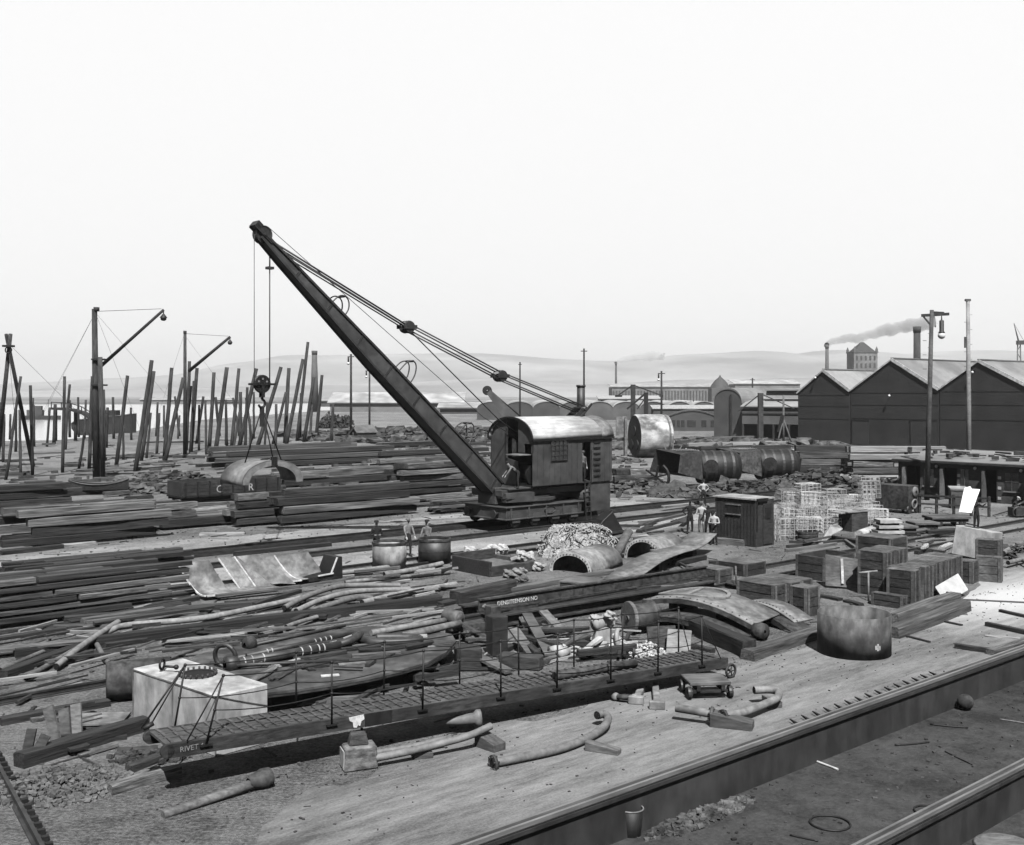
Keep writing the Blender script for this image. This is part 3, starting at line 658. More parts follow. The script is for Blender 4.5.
# machinery seen through the front of the cab
g = MB(); g.cyl((.2, -1.2, 3.1), (.2, 1.2, 3.1), .5, 20); g.lathe([(.2, -.1), (.8, -.1), (.8, .1), (.2, .1)], (.2, -1.3, 3.0), (0, 1, 0), 24, False); g.lathe([(.2, -.08), (.6, -.08), (.6, .08), (.2, .08)], (-.4, -1.2, 3.0), (0, 1, 0), 24, False); g.cyl((2.6, 0, 2.5), (2.6, 0, 5.4), .75, 24)
part('winding_machinery', g, black, cr)
g = MB(); g.box(XF-.5, -1.1, 4.15, .9, 1.1, .05); part('front_canopy', g, plate, cr)
g = MB(); g.beam((XF-.1, .3, 3.9), (XF-.1, .3, 5.6), .08, .08); g.beam((XF+.3, .0, 4.0), (XF+.3, .0, 5.0), .5, .05); part('control_frame', g, steel, cr)
# jib: foot and head in local coordinates
JF = Vector((39.5-S0, 0, 2.42)); JH = Vector((25.12-S0, 0, 14.85)); jd = (JH-JF).normalized()
g = MB(); jn = Vector((-jd.z, 0, jd.x)); jn = jn if jn.z > 0 else -jn
def jp(f, side, up): return JF.lerp(JH, f)+Vector((0, side, 0))+jn*up
secs = [(0, .46, .2, -.62), (.10, .46, .28, -.62), (.55, .36, .26, -.54), (.92, .26, .16, -.24), (1.0, .24, .12, -.14)]
vs_ = []
for f, w_, a_, b2 in secs: vs_ += [jp(f, -w_/1.0, a_), jp(f, w_, a_), jp(f, w_, b2), jp(f, -w_, b2)]
fs_ = []
for i in range(len(secs)-1):
    for j in range(4): fs_.append((i*4+j, i*4+(j+1) % 4, i*4+4+(j+1) % 4, i*4+4+j))
fs_ += [(0, 1, 2, 3), tuple(range(len(vs_)-4, len(vs_)))]
g.add(vs_, fs_); jib = part('jib', g, paint, cr)
g = MB()
for sd in (-1, 1):
    for up in (0, 1):
        for i in range(len(secs)-1):
            (f0, w0, a0, b0), (f1, w1, a1, b1) = secs[i], secs[i+1]
            g.beam(jp(f0, sd*(w0+.02), (a0 if up else b0)), jp(f1, sd*(w1+.02), (a1 if up else b1)), .12, .1)
part('jib_angle_iron', g, steel, jib)
g = MB()
for k in range(46):
    f = .03+k*.02
    for i in range(len(secs)-1):
        if secs[i][0] <= f <= secs[i+1][0]:
            t = (f-secs[i][0])/(secs[i+1][0]-secs[i][0]); w_ = secs[i][1]+(secs[i+1][1]-secs[i][1])*t; a_ = secs[i][2]+(secs[i+1][2]-secs[i][2])*t; b2 = secs[i][3]+(secs[i+1][3]-secs[i][3])*t
    if k % 6 == 0: g.beam(jp(f, -w_-.012, a_), jp(f, -w_-.012, b2), .03, .12)
part('jib_seam', g, steel, jib)['kind'] = 'stuff'
g = MB(); hc = JH+jd*-.05+jn*.1
for y_ in (-.12, .12):
    g.lathe([(.1, -.05), (.34, -.04), (.42, -.07), (.42, -.03), (.38, 0), (.42, .03), (.42, .07), (.34, .04), (.1, .05)], hc+Vector((0, y_, 0)), (0, 1, 0), 28, False)
g.cyl(hc+Vector((0, -.35, 0)), hc+Vector((0, .35, 0)), .07, 10); part('head_sheave', g, steel, cr)
g = MB(); g.beam(hc+jd*-.5+Vector((0, -.28, 0)), hc+jd*.62+Vector((0, -.28, 0)), .04, .2); g.beam(hc+jd*-.5+Vector((0, .28, 0)), hc+jd*.62+Vector((0, .28, 0)), .04, .2); g.beam(hc+jd*.5+jn*.1+Vector((0, -.3, 0)), hc+jd*.5+jn*.1+Vector((0, .3, 0)), .3, .3, up=jn); part('head_cheek', g, steel, jib)
# ropes and stay tackle
def LL(px, py, t=T0):
    k = (px-CX)/F; s_ = (V.x*t*-1+k*V.y*t)/(U.x-k*U.y); y = U.y*s_+V.y*t
    return Vector((s_-S0, t-T0, CH-(py-HY)/F*y))
tk1, tk2, anc = LL(407, 327), LL(500, 376), Vector((4.4, 0, 6.6))
g = MB()
for y_ in (-.16, .16): g.tube([JH+Vector((-.1, y_, .05)), tk1+Vector((0, y_, .02))], .045, 6); g.tube([JH+Vector((.2, y_, -.3)), tk1+Vector((0, y_, -.12))], .035, 6)
part('stay_rod', g, steel, cr)
g = MB()
for y_, u_ in ((-.2, .17), (.2, .17), (-.2, -.17), (.2, -.17)): g.tube([tk1+Vector((0, y_, u_)), tk2+Vector((0, y_, u_))], .04, 6); g.tube([tk2+Vector((0, y_, u_*1.1)), anc+Vector((-.2 if u_ < 0 else .15, y_, u_))], .04, 6)
part('luffing_rope', g, steel, cr)
for c in (tk1, tk2):
    g = MB(); g.lathe([(.05, -.3), (.3, -.3), (.33, -.2), (.22, -.1), (.33, 0), (.22, .1), (.33, .2), (.3, .3), (.05, .3)], c, (0, 1, 0), 20, False); g.box(c.x, c.y-.33, c.z-.1, .8, .05, .2); g.box(c.x, c.y+.33, c.z-.1, .8, .05, .2); part('tackle_block', g, steel, cr)
slot = Vector((XF+.3, -.1, 5.3))
g = MB(); g.tube([hc+Vector((.25, -.12, .36)), LL(483, 417)+Vector((0, 0, 0)), slot+Vector((.2, 0, -.4))], .018, 5); g.tube([tk1+Vector((.2, 0, -.2)), LL(498, 419), slot], .035, 5); part('hoist_rope', g, steel, cr)
# guide hoops along the jib
for f, hh in ((.735, .75), (.465, 1.1), (.2, 1.15)):
    g = MB(); c = jp(f, 0, .2)
    for sd in (-.3, .3):
        a_ = c+Vector((0, sd, 0)); g.tube(smooth_path([a_-jd*-.35, a_-jd*-.25+jn*hh*.7, a_+jn*hh, a_-jd*.3+jn*hh*.95, a_-jd*.55+jn*hh*.55, a_-jd*.6], 4), .035, 6)
    g.tube([c+jn*hh+Vector((0, -.32, 0)), c+jn*hh+Vector((0, .32, 0))], .06, 8); part('rope_guide_hoop', g, steel, cr)
# hanging falls and hook block
hb = LL(261.5, 384); rs = .40
top_a = hc+Vector((-rs-.02, 0, 0)); eye = jp(.93, 0, -.45)
g = MB(); g.tube([top_a, Vector((top_a.x, 0, hb.z))], .016, 5); fx = top_a.x+2*rs
g.tube([Vector((fx, 0, eye.z-.2)), Vector((fx, 0, hb.z))], .03, 5); part('fall_rope', g, steel, cr)
g = MB(); g.box(fx, 0, eye.z-.32, .3, .3, .12); g.tube([Vector((fx, 0, eye.z-.25)), Vector((fx, 0, eye.z+.35))], .04, 6); part('rope_eye', g, steel, jib)
hb.x = top_a.x+rs; hb.y = 0
g = MB(); bl = MB()
for a_ in range(6):
    pass
bl.lathe([(.05, -.07), (.40, -.07), (.43, -.05), (.37, 0), (.43, .05), (.40, .07), (.05, .07)], hb, (0, 1, 0), 28, False); bl.box(hb.x, hb.y, hb.z-.06, 1.25, .3, .1); bl.box(hb.x, hb.y-.12, hb.z-.62, .16, .04, .75); bl.box(hb.x, hb.y+.12, hb.z-.62, .16, .04, .75); blk = part('hook_block', bl, black, cr)
g = MB()
for a_ in range(6):
    an = a_*math.pi/3+.5
    g.cyl(hb+Vector((math.cos(an)*.24, -.078, math.sin(an)*.24)), hb+Vector((math.cos(an)*.24, -.082, math.sin(an)*.24)), .05, 10)
part('spoke_hole', g, wall_pale, blk)
hk = hb+Vector((0, 0, -.7))
g = MB(); g.tube([hk+Vector((0, 0, .12)), hk], .07, 8); g.tube(smooth_path([hk, hk+Vector((.14, 0, -.12)), hk+Vector((.1, 0, -.34)), hk+Vector((-.08, 0, -.38)), hk+Vector((-.18, 0, -.25))], 4), [.06]*16+[.03], 8); part('hook', g, black, blk)
# arched plate hanging from the hook
pa_ = LL(263, 463.5); pa_.y = 0
arch_z0 = CH-(483.5-HY)/F*51.2
ar = root('arched_boiler_plate', 'pale arched boiler plate hanging in slings from the crane hook', 'boiler plate', cr.matrix_world @ Vector((0, 0, 0)))
apos = ST(S0, T0)+U*LL(271, 485).x; apos.z = arch_z0
ar.location = apos; ar.rotation_euler = (0, 0, ANG+.05)
RS, RH = 1.62, 1.05
prof = [(-RS*math.cos(math.pi*i/20), RH*math.sin(math.pi*i/20)**.9) for i in range(21)]
g = MB(); g.strip(prof, -.2, 1.75, .05, True); part('shell', g, plate_pale if 'plate_pale' in globals() else M('pale_plate', .2, .34, (3, 3, 3), .7, .15, .1, .35, 1.2), ar)
g = MB(); prof2 = [(x*1.0, z) for x, z in prof]; prof3 = [(x*.78, z*.78) for x, z in reversed(prof)]
g.poly3([(x, -.2, z+.01) for x, z in prof2]+[(x, -.2, z) for x, z in prof3], (0, .05, 0)); part('flange', g, MATS['pale_plate'], ar)
g = MB(); g.tube([(-.3, .4, RH+.02), (0, .1, RH+.12), (.2, -.22, RH-.25)], .06, 6); g.box(.05, -.18, RH-.3, .3, .12, .5); part('lifting_lug', g, black, ar)
bpy.context.view_layer.update()
hkw = ST(S0, T0)+U*hk.x; hkw.z = hk.z-.38
sl_ = root('lifting_sling', 'dark chain sling spread from the crane hook to the arched plate', 'sling', hkw)
for (dx, dy, dz) in ((-.9, .9, 0), (.8, .3, .1), (.05, -.15, RH-1.0)):
    tgt = ar.location+U*dx+V*(dy)+Vector((0, 0, 1.0+dz if abs(dx) < .5 else .82))
    g = MB(); g.tube([Vector((0, 0, 0)), tgt-hkw], .03, 6); part('sling_leg', g, black, sl_)
g = MB(); g.box(0, 0, -.9, .2, .12, .9); part('shackle', g, black, sl_)
# grab bucket / tipped scoop at the cab's rear
o = root('tipping_skip', 'dark tilted steel skip lying on the track behind the pale fibre heap', 'skip', G(606, 536), .5)
g = MB(); g.add([(-1.3, -.5, 0), (.9, -.6, 0), (1.2, .5, 0), (-1.0, .6, 0), (-.5, -.5, .9), (.1, -.5, 1.35), (.3, .5, 1.3), (-.4, .5, .9)], [(3, 2, 1, 0), (0, 1, 5, 4), (1, 2, 6, 5), (2, 3, 7, 6), (3, 0, 4, 7), (4, 5, 6, 7)]); part('body', g, black, o, bev=.03)
g = MB(); g.beam((-.9, -.62, .2), (.95, -.62, .3), .06, .12); part('rim', g, steel, o)

# ================================================================ PEOPLE
def nearest_mat(mesh, segs):
    for p in mesh.polygons:
        c = p.center; best = None
        for a_, b2, mi, r_ in segs:
            ab = b2-a_; t = max(0, min(1, (c-a_).dot(ab)/max(ab.length_squared, 1e-6))); d = (c-(a_+ab*t)).length-r_
            if best is None or d < best[0]: best = (d, mi)
        p.material_index = best[1]
def person(label, loc, rz, jacket, trousers, pose='stand', cap=cloth_d, hand='down', shirt=None, sc=1.0):
    o = root('person', label, 'person', loc, rz, None)
    Pn = {}
    lean = {'stand': 0, 'bend': .95, 'crouch': .5, 'sit': .15}[pose]
    hip_z = {'stand': .92, 'bend': .88, 'crouch': .42, 'sit': .5}[pose]
    def tr(x, y, z):                        # torso point relative to the pelvis leaning forward (-y)
        return Vector((x, y*math.cos(lean)-z*math.sin(lean), hip_z+z*math.cos(lean)+y*math.sin(lean)))
    Pn['pel'] = (tr(0, 0, 0), .135); Pn['waist'] = (tr(0, 0, .2), .125); Pn['chest'] = (tr(0, .01, .4), .15); Pn['neckb'] = (tr(0, .01, .55), .075)
    hl = .35 if pose == 'bend' else 0
    nb = Pn['neckb'][0]; up = Vector((0, -math.sin(lean-hl), math.cos(lean-hl))); fw = Vector((0, -math.cos(lean-hl), -math.sin(lean-hl)))
    Pn['neck'] = (nb+up*.06, .055); Pn['jaw'] = (nb+up*.13+fw*.02, .07); Pn['brow'] = (nb+up*.22+fw*.005, .088); Pn['top'] = (nb+up*.29, .06)
    Pn['nose'] = (nb+up*.185+fw*.105, .014)
    E = [('pel', 'waist', 1), ('waist', 'chest', 0), ('chest', 'neckb', 0), ('neckb', 'neck', 2), ('neck', 'jaw', 2), ('jaw', 'brow', 2), ('brow', 'top', 2), ('brow', 'nose', 2)]
    for s_, n_ in ((-1, 'l'), (1, 'r')):
        Pn['sh'+n_] = (tr(s_*.19, .01, .49), .068)
        hipj = tr(s_*.09, 0, -.05)
        if pose in ('stand', 'bend'):
            kn = Vector((s_*.11, -.03 if s_ > 0 else .02, .48)); an = Vector((s_*.13, .03, .09)); to = an+Vector((s_*.03, -.17, -.05))
        elif pose == 'crouch':
            kn = Vector((s_*.2, -.42, .5)); an = Vector((s_*.16, -.12, .09)); to = an+Vector((s_*.02, -.17, -.05))
        else:
            kn = Vector((s_*.13, -.44, .5)); an = Vector((s_*.13, -.42, .09)); to = an+Vector((s_*.02, -.17, -.05))
        Pn['hip'+n_] = (hipj, .105); Pn['kn'+n_] = (kn, .068); Pn['an'+n_] = (an, .05); Pn['to'+n_] = (to, .042)
        E += [('pel', 'hip'+n_, 1), ('hip'+n_, 'kn'+n_, 1), ('kn'+n_, 'an'+n_, 1), ('an'+n_, 'to'+n_, 3), ('chest', 'sh'+n_, 0)]
        sh = Pn['sh'+n_][0]
        if hand == 'down': el = sh+Vector((s_*.07, .03, -.29)); wr = el+Vector((s_*.01, -.07, -.25))
        elif hand == 'front': el = sh+Vector((s_*.08, -.02, -.28)); wr = el+Vector((-s_*.14, -.2, .02))
        elif hand == 'hips': el = sh+Vector((s_*.2, .08, -.22)); wr = el+Vector((-s_*.19, -.06, -.17))
        elif hand == 'rail': el = sh+Vector((s_*.06, -.1, -.26)); wr = el+Vector((s_*.0, -.24, .04))
        elif hand == 'reach': el = sh+Vector((s_*.02, -.16, -.23)); wr = el+Vector((s_*.0, -.16, -.2))
        elif hand == 'up': el = sh+Vector((s_*.05, -.2, -.1)); wr = el+Vector((0, -.18, .14))
        Pn['el'+n_] = (el, .047); Pn['wr'+n_] = (wr, .03)
        d = (wr-el).normalized(); sd = d.cross(Vector((0, 1, 0)) if abs(d.y) < .8 else Vector((0, 0, 1))).normalized(); pal = wr+d*.07
        Pn['pa'+n_] = (pal, .028)
        E += [('sh'+n_, 'el'+n_, 0), ('el'+n_, 'wr'+n_, 0), ('wr'+n_, 'pa'+n_, 2)]
        cu = sd.cross(d)
        for i, (off, ln) in enumerate(((-.033, .06), (-.011, .075), (.011, .07), (.033, .055))):
            Pn[f'f{i}a'+n_] = (pal+sd*off+d*.045, .0095); Pn[f'f{i}b'+n_] = (pal+sd*off+d*(.045+ln*.6)+cu*.015, .008); E += [('pa'+n_, f'f{i}a'+n_, 2), (f'f{i}a'+n_, f'f{i}b'+n_, 2)]
        Pn['ta'+n_] = (wr+d*.04+sd*-.045, .010); Pn['tb'+n_] = (wr+d*.085+sd*-.062+cu*.01, .008); E += [('wr'+n_, 'ta'+n_, 2), ('ta'+n_, 'tb'+n_, 2)]
    keys = list(Pn); idx = {k: i for i, k in enumerate(keys)}
    me = bpy.data.meshes.new('body'); me.from_pydata([Pn[k][0] for k in keys], [(idx[a_], idx[b2]) for a_, b2, _ in E], [])
    t = bpy.data.objects.new('tmp', me); link(t)
    sk = t.modifiers.new('s', 'SKIN'); sk.use_smooth_shade = True
    for i, k in enumerate(keys):
        v = me.skin_vertices[0].data[i]; v.radius = (Pn[k][1], Pn[k][1]*(.8 if k in ('chest', 'waist', 'pel') else 1)); v.use_root = (k == 'pel')
    su = t.modifiers.new('u', 'SUBSURF'); su.levels = 1; su.render_levels = 1
    dg = bpy.context.evaluated_depsgraph_get(); me2 = bpy.data.meshes.new_from_object(t.evaluated_get(dg)); bpy.data.objects.remove(t); me2.name = 'body'
    me2.materials.clear()
    for m in (jacket, trousers, skin_m, black): me2.materials.append(m)
    nearest_mat(me2, [(Pn[a_][0], Pn[b2][0], mi, (Pn[a_][1]+Pn[b2][1])/2) for a_, b2, mi in E])
    b = link(bpy.data.objects.new('body', me2)); b.parent = o
    q = Matrix.Translation(nb) @ Matrix(((1, 0, 0, 0), (0, -fw.y, up.y, 0), (0, -fw.z, up.z, 0), (0, 0, 0, 1)))
    for s_ in (-1, 1): g = MB(); g.ball((s_*.032, -.082, .215), .012, 8, 6); g.xf(q); part('eye', g, dark_open, o)
    for s_ in (-1, 1): g = MB(); g.ball((s_*.088, .0, .19), .03, 8, 6, (.4, .7, 1)); g.xf(q); part('ear', g, skin_m, o)
    g = MB(); g.box(0, -.088, .135, .045, .012, .01); g.xf(q); part('mouth', g, cloth_d, o)
    if cap:
        g = MB(); g.lathe([(.098, .235), (.112, .265), (.10, .31), (.05, .33), (.005, .335)], (0, 0.01, 0), (0, 0, 1), 14); g.poly3([(-.08, -.08, .24), (.08, -.08, .24), (.06, -.16, .232), (-.06, -.16, .232)], (0, 0, .012)); g.xf(q); part('flat_cap', g, cap, o)
    else:
        g = MB(); g.ball((0, .015, .235), .1, 12, 8, (.95, 1.05, .95)); g.v = [(x, max(y, -.055) if z > .2 else y, z) for x, y, z in g.v]; g.v = [(x, y, max(z, .2)) for x, y, z in g.v]; g.xf(q); part('hair', g, cloth_d, o)
    if sc != 1: o.scale = (sc, sc, sc)
    return o
E0 = math.pi
person('man in dark jacket and cap standing behind the pale open drum', G(376.5, 560), .3, cloth_d, cloth_d, 'stand', cloth_d, 'front')
person('man in grey overalls and cap standing between the two open drums', G(408, 557), .5, cloth_g, cloth_d, 'stand', cloth_g, 'reach')
person('man in grey jacket standing behind the dark open drum', G(427, 559), -.3, cloth_g, cloth_d, 'stand', cloth_d, 'reach')
person('man in grey shirt sleeves bending at the foot of the crane jib', ST(S0-1.75, T0-1.35, 2.36), -1.25, cloth_g, cloth_d, 'bend', cloth_d, 'reach')
person('man standing in the dark doorway of the crane cab', ST(S0+3.22, T0-1.42, 2.46), .6, cloth_g, cloth_d, 'stand', cloth_g, 'down')
person('man in dark suit and bowler standing at the left of the group by the hut', G(690, 534), .1, cloth_d, cloth_d, 'stand', cloth_d, 'hips', sc=1.03)
person('man in light overalls second in the group beside the hut', G(701.5, 535), -.2, cloth_w, cloth_g, 'stand', cloth_g, 'front')
person('man in dark jacket with light cap third in the group by the hut', G(708, 538), .2, cloth_d, cloth_d, 'stand', cloth_g, 'down')
person('man in pale shirt with crossed arms leaning nearest the hut corner', G(714, 545), -.3, cloth_w, cloth_d, 'stand', cloth_d, 'front', sc=.97)
person('man in waistcoat and white shirt walking the track beyond the hut group', G(703.5, 506), .1, cloth_w, cloth_d, 'stand', cloth_d, 'hips')
person('dark clothed man standing behind the white sheet at right', G(976.5, 530), .4, cloth_d, cloth_d, 'stand', cloth_d, 'up')
person('man with light cap crouching over dark gear near the brick office', G(1012, 516), .9, cloth_d, cloth_d, 'crouch', cloth_w, 'reach')
# ================================================================ LEFT: POLES AND DERRICK MASTS IN THE TIMBER POND
def pole(px0, py0, px1, py1, r, label=None, ybase=None, m=None):
    yb = py1
    p = G(px1, yb); 
    top = D(px0, py0, p.y+R.uniform(-1.2, 1.2)); v = top-p
    g = MB(); k = F/p.y
    pts = [v*(i/5)+Vector((R.uniform(-.03, .03), R.uniform(-.03, .03), 0))*(0 < i < 5) for i in range(6)]; pts[0] = -v*.03
    rr_ = r/k
    g.tube(pts, [rr_*1.06, rr_*1.03, rr_, rr_*.98, rr_*.95, rr_*.92], 9)
    return one('timber_pole', label or 'dark bare timber pole standing upright in the timber pond', 'pole', g, m or pole_wood, p, group='bare timber poles in the timber pond')
Z1 = lambda x, y: (x/3.842, 280+y/3.842)
PL = [(248, 370, 240, 740, 5.5), (80, 370, 22, 768, 5), (117, 405, 125, 752, 5.5), (15, 515, 12, 700, 5), (75, 500, 80, 750, 4.6), (192, 490, 180, 640, 4), (212, 478, 207, 630, 6), (268, 462, 268, 600, 4.5), (300, 450, 303, 590, 4), (330, 460, 325, 610, 4), (355, 370, 342, 725, 6), (328, 570, 303, 725, 4.5), (490, 367, 447, 710, 6.5), (583, 308, 520, 735, 7.5), (592, 350, 543, 695, 6), (580, 510, 563, 685, 4), (434, 450, 437, 610, 4.5), (503, 490, 505, 615, 4), (606, 470, 600, 600, 4), (660, 337, 633, 680, 7), (705, 375, 633, 700, 7), (728, 312, 715, 655, 6), (757, 338, 733, 660, 6.5), (630, 482, 630, 605, 4), (672, 447, 690, 600, 4), (765, 480, 764, 655, 4), (822, 355, 803, 660, 6.5), (872, 335, 825, 678, 7.5), (918, 340, 890, 640, 6), (868, 460, 872, 640, 4.5), (828, 450, 843, 560, 5), (895, 452, 920, 590, 4), (925, 430, 925, 600, 5), (985, 340, 920, 635, 7), (975, 430, 975, 610, 4), (40, 515, 38, 610, 4), (62, 500, 60, 660, 4.5), (3, 470, 3, 640, 5), (130, 480, 132, 640, 3.5), (400, 520, 398, 640, 4), (555, 470, 548, 600, 3.5), (690, 520, 684, 610, 3.5), (475, 560, 474, 690, 4)]
for a_, b2, c_, d_, w_ in PL:
    x0, y0 = Z1(a_, b2); x1, y1 = Z1(c_, d_)
    pole(x0, y0, x1, max(y1, 436), w_*.29)
for x0, y0, x1, y1, w_ in [(281, 367, 257, 448, 2.0), (289, 368, 285, 443, 2.0), (286, 392, 273, 444, 1.5), (303, 359, 286, 446, 1.9), (308, 342, 297, 441, 1.6), (314, 377, 304, 442, 1.8), (322, 375, 316, 438, 1.7), (301, 393, 300, 440, 1.3), (333, 404, 331.5, 441, 1.5), (226, 400, 226, 445, 1.3), (240, 392, 240, 443, 1.4), (312, 405, 310, 440, 1.3), (246, 398, 252, 440, 1.3)]:
    pole(x0, y0, x1, y1, w_)
for i in range(16):
    rr_p = random.Random(500+i); bx, by = rr_p.uniform(60, 330), rr_p.uniform(440, 462); ln = rr_p.uniform(32, 75)
    pole(bx+rr_p.uniform(-2, 9), by-ln, bx, by, rr_p.uniform(1.0, 1.6))
def derrick(label, px, pyt, pyb, r, b0, b1, lamp, stay, extra=None):
    p = G(px+ (2 if px < 120 else 0), pyb); y = p.y; k = F/y; o = root('derrick_mast', label, 'derrick', p)
    h = CH-(pyt-HY)/F*y
    g = MB(); g.tube([(0, 0, -.3), ((px-2-px)/k if px < 120 else 0, 0, h)], [r*1.1/k, r*.8/k], 12); g.tube([(0, 0, h-.2), (0, 0, h+.15)], r*.9/k, 10); part('mast', g, pole_wood, o)
    A = D(b0[0], b0[1], y)-p; B = D(b1[0], b1[1], y-2)-p
    g = MB(); g.tube([A, B], [1.9/k, 1.4/k], 8); part('boom', g, pole_wood, o)
    g = MB(); T = Vector((-.1, 0, h-.3)); g.tube([T+Vector((.2, 0, .1)), B+Vector((-.2, 0, .1))], .022, 5); part('topping_wire', g, steel, o)
    g = MB(); g.tube([B, B+Vector((0, 0, -.5))], .05, 6); g.ball(B+Vector((0, 0, -.75)), .22, 10, 6, (1.2, 1.2, .8)); g.lathe([(.05, -.3), (.3, -.62), (.32, -.66)], B, n=12); part('hanging_block', g, black, o)
    g = MB()
    for qx, qy in stay: g.tube([T, G(qx, qy)-p], .013, 4)
    part('stay_wire', g, steel, o)['kind'] = 'stuff'
    if extra:
        g = MB(); X0 = D(extra[0], extra[1], y-.4)-p; X1 = D(extra[2], extra[3], y-.4)-p; g.tube([X1, X0], [extra[4]*1.05/k, extra[4]/k], 10); part('doubling_post', g, pole_wood, o)
        g = MB()
        for zz_ in (.55, .7): g.box(.25, 0, h*zz_, 1.1, .9, .14)
        part('iron_band', g, black, o)
derrick('tallest derrick mast at left with long sloping boom raised to the right', 94.5, 309, 480, 3.3, (101, 366), (163.5, 310), 1, [(20, 455), (30, 440), (205, 440), (150, 455)], (100, 357, 103, 478, 2.4))
derrick('second derrick mast with shorter sloping boom right of the tallest one', 185, 332, 455, 1.9, (189, 371), (230, 337), 1, [(150, 440), (262, 440)])
# shear legs at the left edge
p = G(9, 473); o = root('shear_legs', 'timber shear legs meeting in a forked head at the left edge', 'shear legs', p); y = p.y
def rel(px, py, dy=0): return D(px, py, y+dy)-p
g = MB(); g.tube([G(-4, 470)-p, rel(10.5, 334)], [.24, .18], 9); part('leg', g, pole_wood, o)
g = MB(); g.tube([G(33, 466)-p, rel(6.2, 334.5)], [.22, .17], 9); part('leg', g, pole_wood, o)
g = MB(); g.box(rel(8.5, 347).x, 0, rel(8.5, 347).z, .9, .7, .18); g.ring(rel(8.5, 350), .3, .06, (0, 1, 0), 14, 5); part('lashing', g, black, o)
g = MB(); g.tube([rel(9, 352), rel(13, 400), G(19, 455)-p], .02, 4); g.tube([rel(10, 345), G(118, 452)-p], .02, 4); part('wire', g, steel, o)
# hull and jetty at the shore
p = G(100, 441); y = p.y
o = root('jetty_walkway', 'dark timber jetty walkway sloping down to the moored hull', 'jetty', D(52, 441, y)); o.location.z = 0
def rj(px, py): return D(px, py, y)-Vector(o.location)
g = MB(); pts = [rj(54, 408.5), rj(64, 409), rj(74, 410), rj(84, 413), rj(92, 418), (rj(100, 423))]
for a_, b2 in zip(pts, pts[1:]): g.beam(a_, b2, 2.2, .35)
part('deck', g, timber, o)
g = MB()
for a_, b2 in zip(pts, pts[1:]): g.beam(a_+Vector((0, -1, 1.0)), b2+Vector((0, -1, 1.0)), .12, .12)
for q in pts: g.beam(q+Vector((0, -1, 0)), q+Vector((0, -1, 1.05)), .12, .12)
part('handrail', g, timber, o)
for q in (pts[0], pts[2], pts[4]):
    g = MB(); g.tube([(q.x, .6, -.2), (q.x, .6, q.z)], .28, 8); part('pile', g, timber, o)
o = root('moored_hull', 'dark low hull of a lighter moored beside the jetty walkway', 'hull', D(72, 438, 205)*1); o.location.z = -.6
k = F/205; L = 62/k
g = MB(); secs_ = [(0, .4, 1.4, 2.3), (.12, 1.6, .2, 3.0), (.5, 2.0, .1, 3.6), (.88, 2.0, .1, 3.9), (1, 1.5, .5, 4.2)]
vs_ = []
for f, hw, zb, zt in secs_: vs_ += [(f*L, -hw, zt), (f*L, -hw*.8, zb), (f*L, hw*.8, zb), (f*L, hw, zt)]
g.add(vs_, [(i*4+j, i*4+(j+1) % 4, i*4+4+(j+1) % 4, i*4+4+j) for i in range(4) for j in range(4)]+[(0, 1, 2, 3), (16, 17, 18, 19)]); part('hull', g, steel, o)
g = MB(); g.box(L*.62, 0, 3.7, L*.25, 2.2, 1.1); part('deckhouse', g, timber, o)
g = MB()
for a_, b2 in zip(secs_, secs_[1:]): g.beam((a_[0]*L, -a_[1]-.03, a_[3]), (b2[0]*L, -b2[1]-.03, b2[3]), .12, .16)
part('gunwale', g, timber_grey, o)
# small lean-to hut in the far yard
p = G(360, 441); o = root('small_hut', 'small dark hut with pitched roof among the far timber', 'hut', p, math.radians(20)); k = F/p.y
g = MB(); g.box(1.1, 1.4, 0, 3.0, 2.8, 1.3); part('wall', g, timber, o)
g = MB(); g.poly3([(-.6, -.2, 1.25), (2.8, -.2, 1.25), (2.4, 1.5, 2.35), (-1.0, 1.5, 2.35)], (0, 0, .12)); g.poly3([(2.8, 3.0, 1.25), (-.6, 3, 1.25), (-1, 1.5, 2.35), (2.4, 1.5, 2.35)], (0, 0, .12)); part('roof', g, timber_grey, o)
g = MB(); g.beam((-2.6, -.1, .1), (-.8, .3, 2.3), .15, .15); part('brace', g, timber, o)
# ================================================================ LAMP POSTS
def lamp_post(label, px, pyt, pyb, y, r=1.3, arm=3, lamp=1, side=-1, mat=None):
    p = D(px, pyb, y); p.z = 0; o = root('lamp_post', label, 'lamp post', p); h = CH-(pyt-HY)/F*y; k = F/y
    g = MB(); g.tube([(0, 0, 0), (0, 0, h)], [r/k, r*.75/k], 8); part('post', g, mat or pole_wood, o)
    g = MB(); g.box(0, 0, h-.5, arm*2/k, .14, .14); part('crossarm', g, timber, o)
    if lamp:
        x = side*arm*.8/k
        g = MB(); g.cyl((x, 0, h-.5), (x, 0, h-1.3), .13, 10); part('lamp_body', g, black, o)
        g = MB(); g.ball((x, 0, h-1.5), .24, 10, 6); part('globe', g, globe_m, o)
lamp_post('lamp post with arc lamp standing left of the jib above the far yard', 351, 354, 428, 175, 1.4, 3.3)
lamp_post('shorter lamp post standing close right of another left of the jib', 369.5, 368.5, 424, 200, 1.1, 4, side=-1)
lamp_post('slim lamp post seen above the crane cab roof', 520, 362, 428, 190, 1.0, 1.6, 0)
lamp_post('slim lamp post rising straight above the crane funnel', 584, 348.5, 428, 180, 1.1, 3.2, 0)
lamp_post('lamp post with T head behind the round boiler', 661.5, 371, 430, 190, 1.2, 3.6)
lamp_post('faint far lamp post behind the roof of the arched shed', 752.5, 378, 428, 260, 1.0, 2.6, 0)
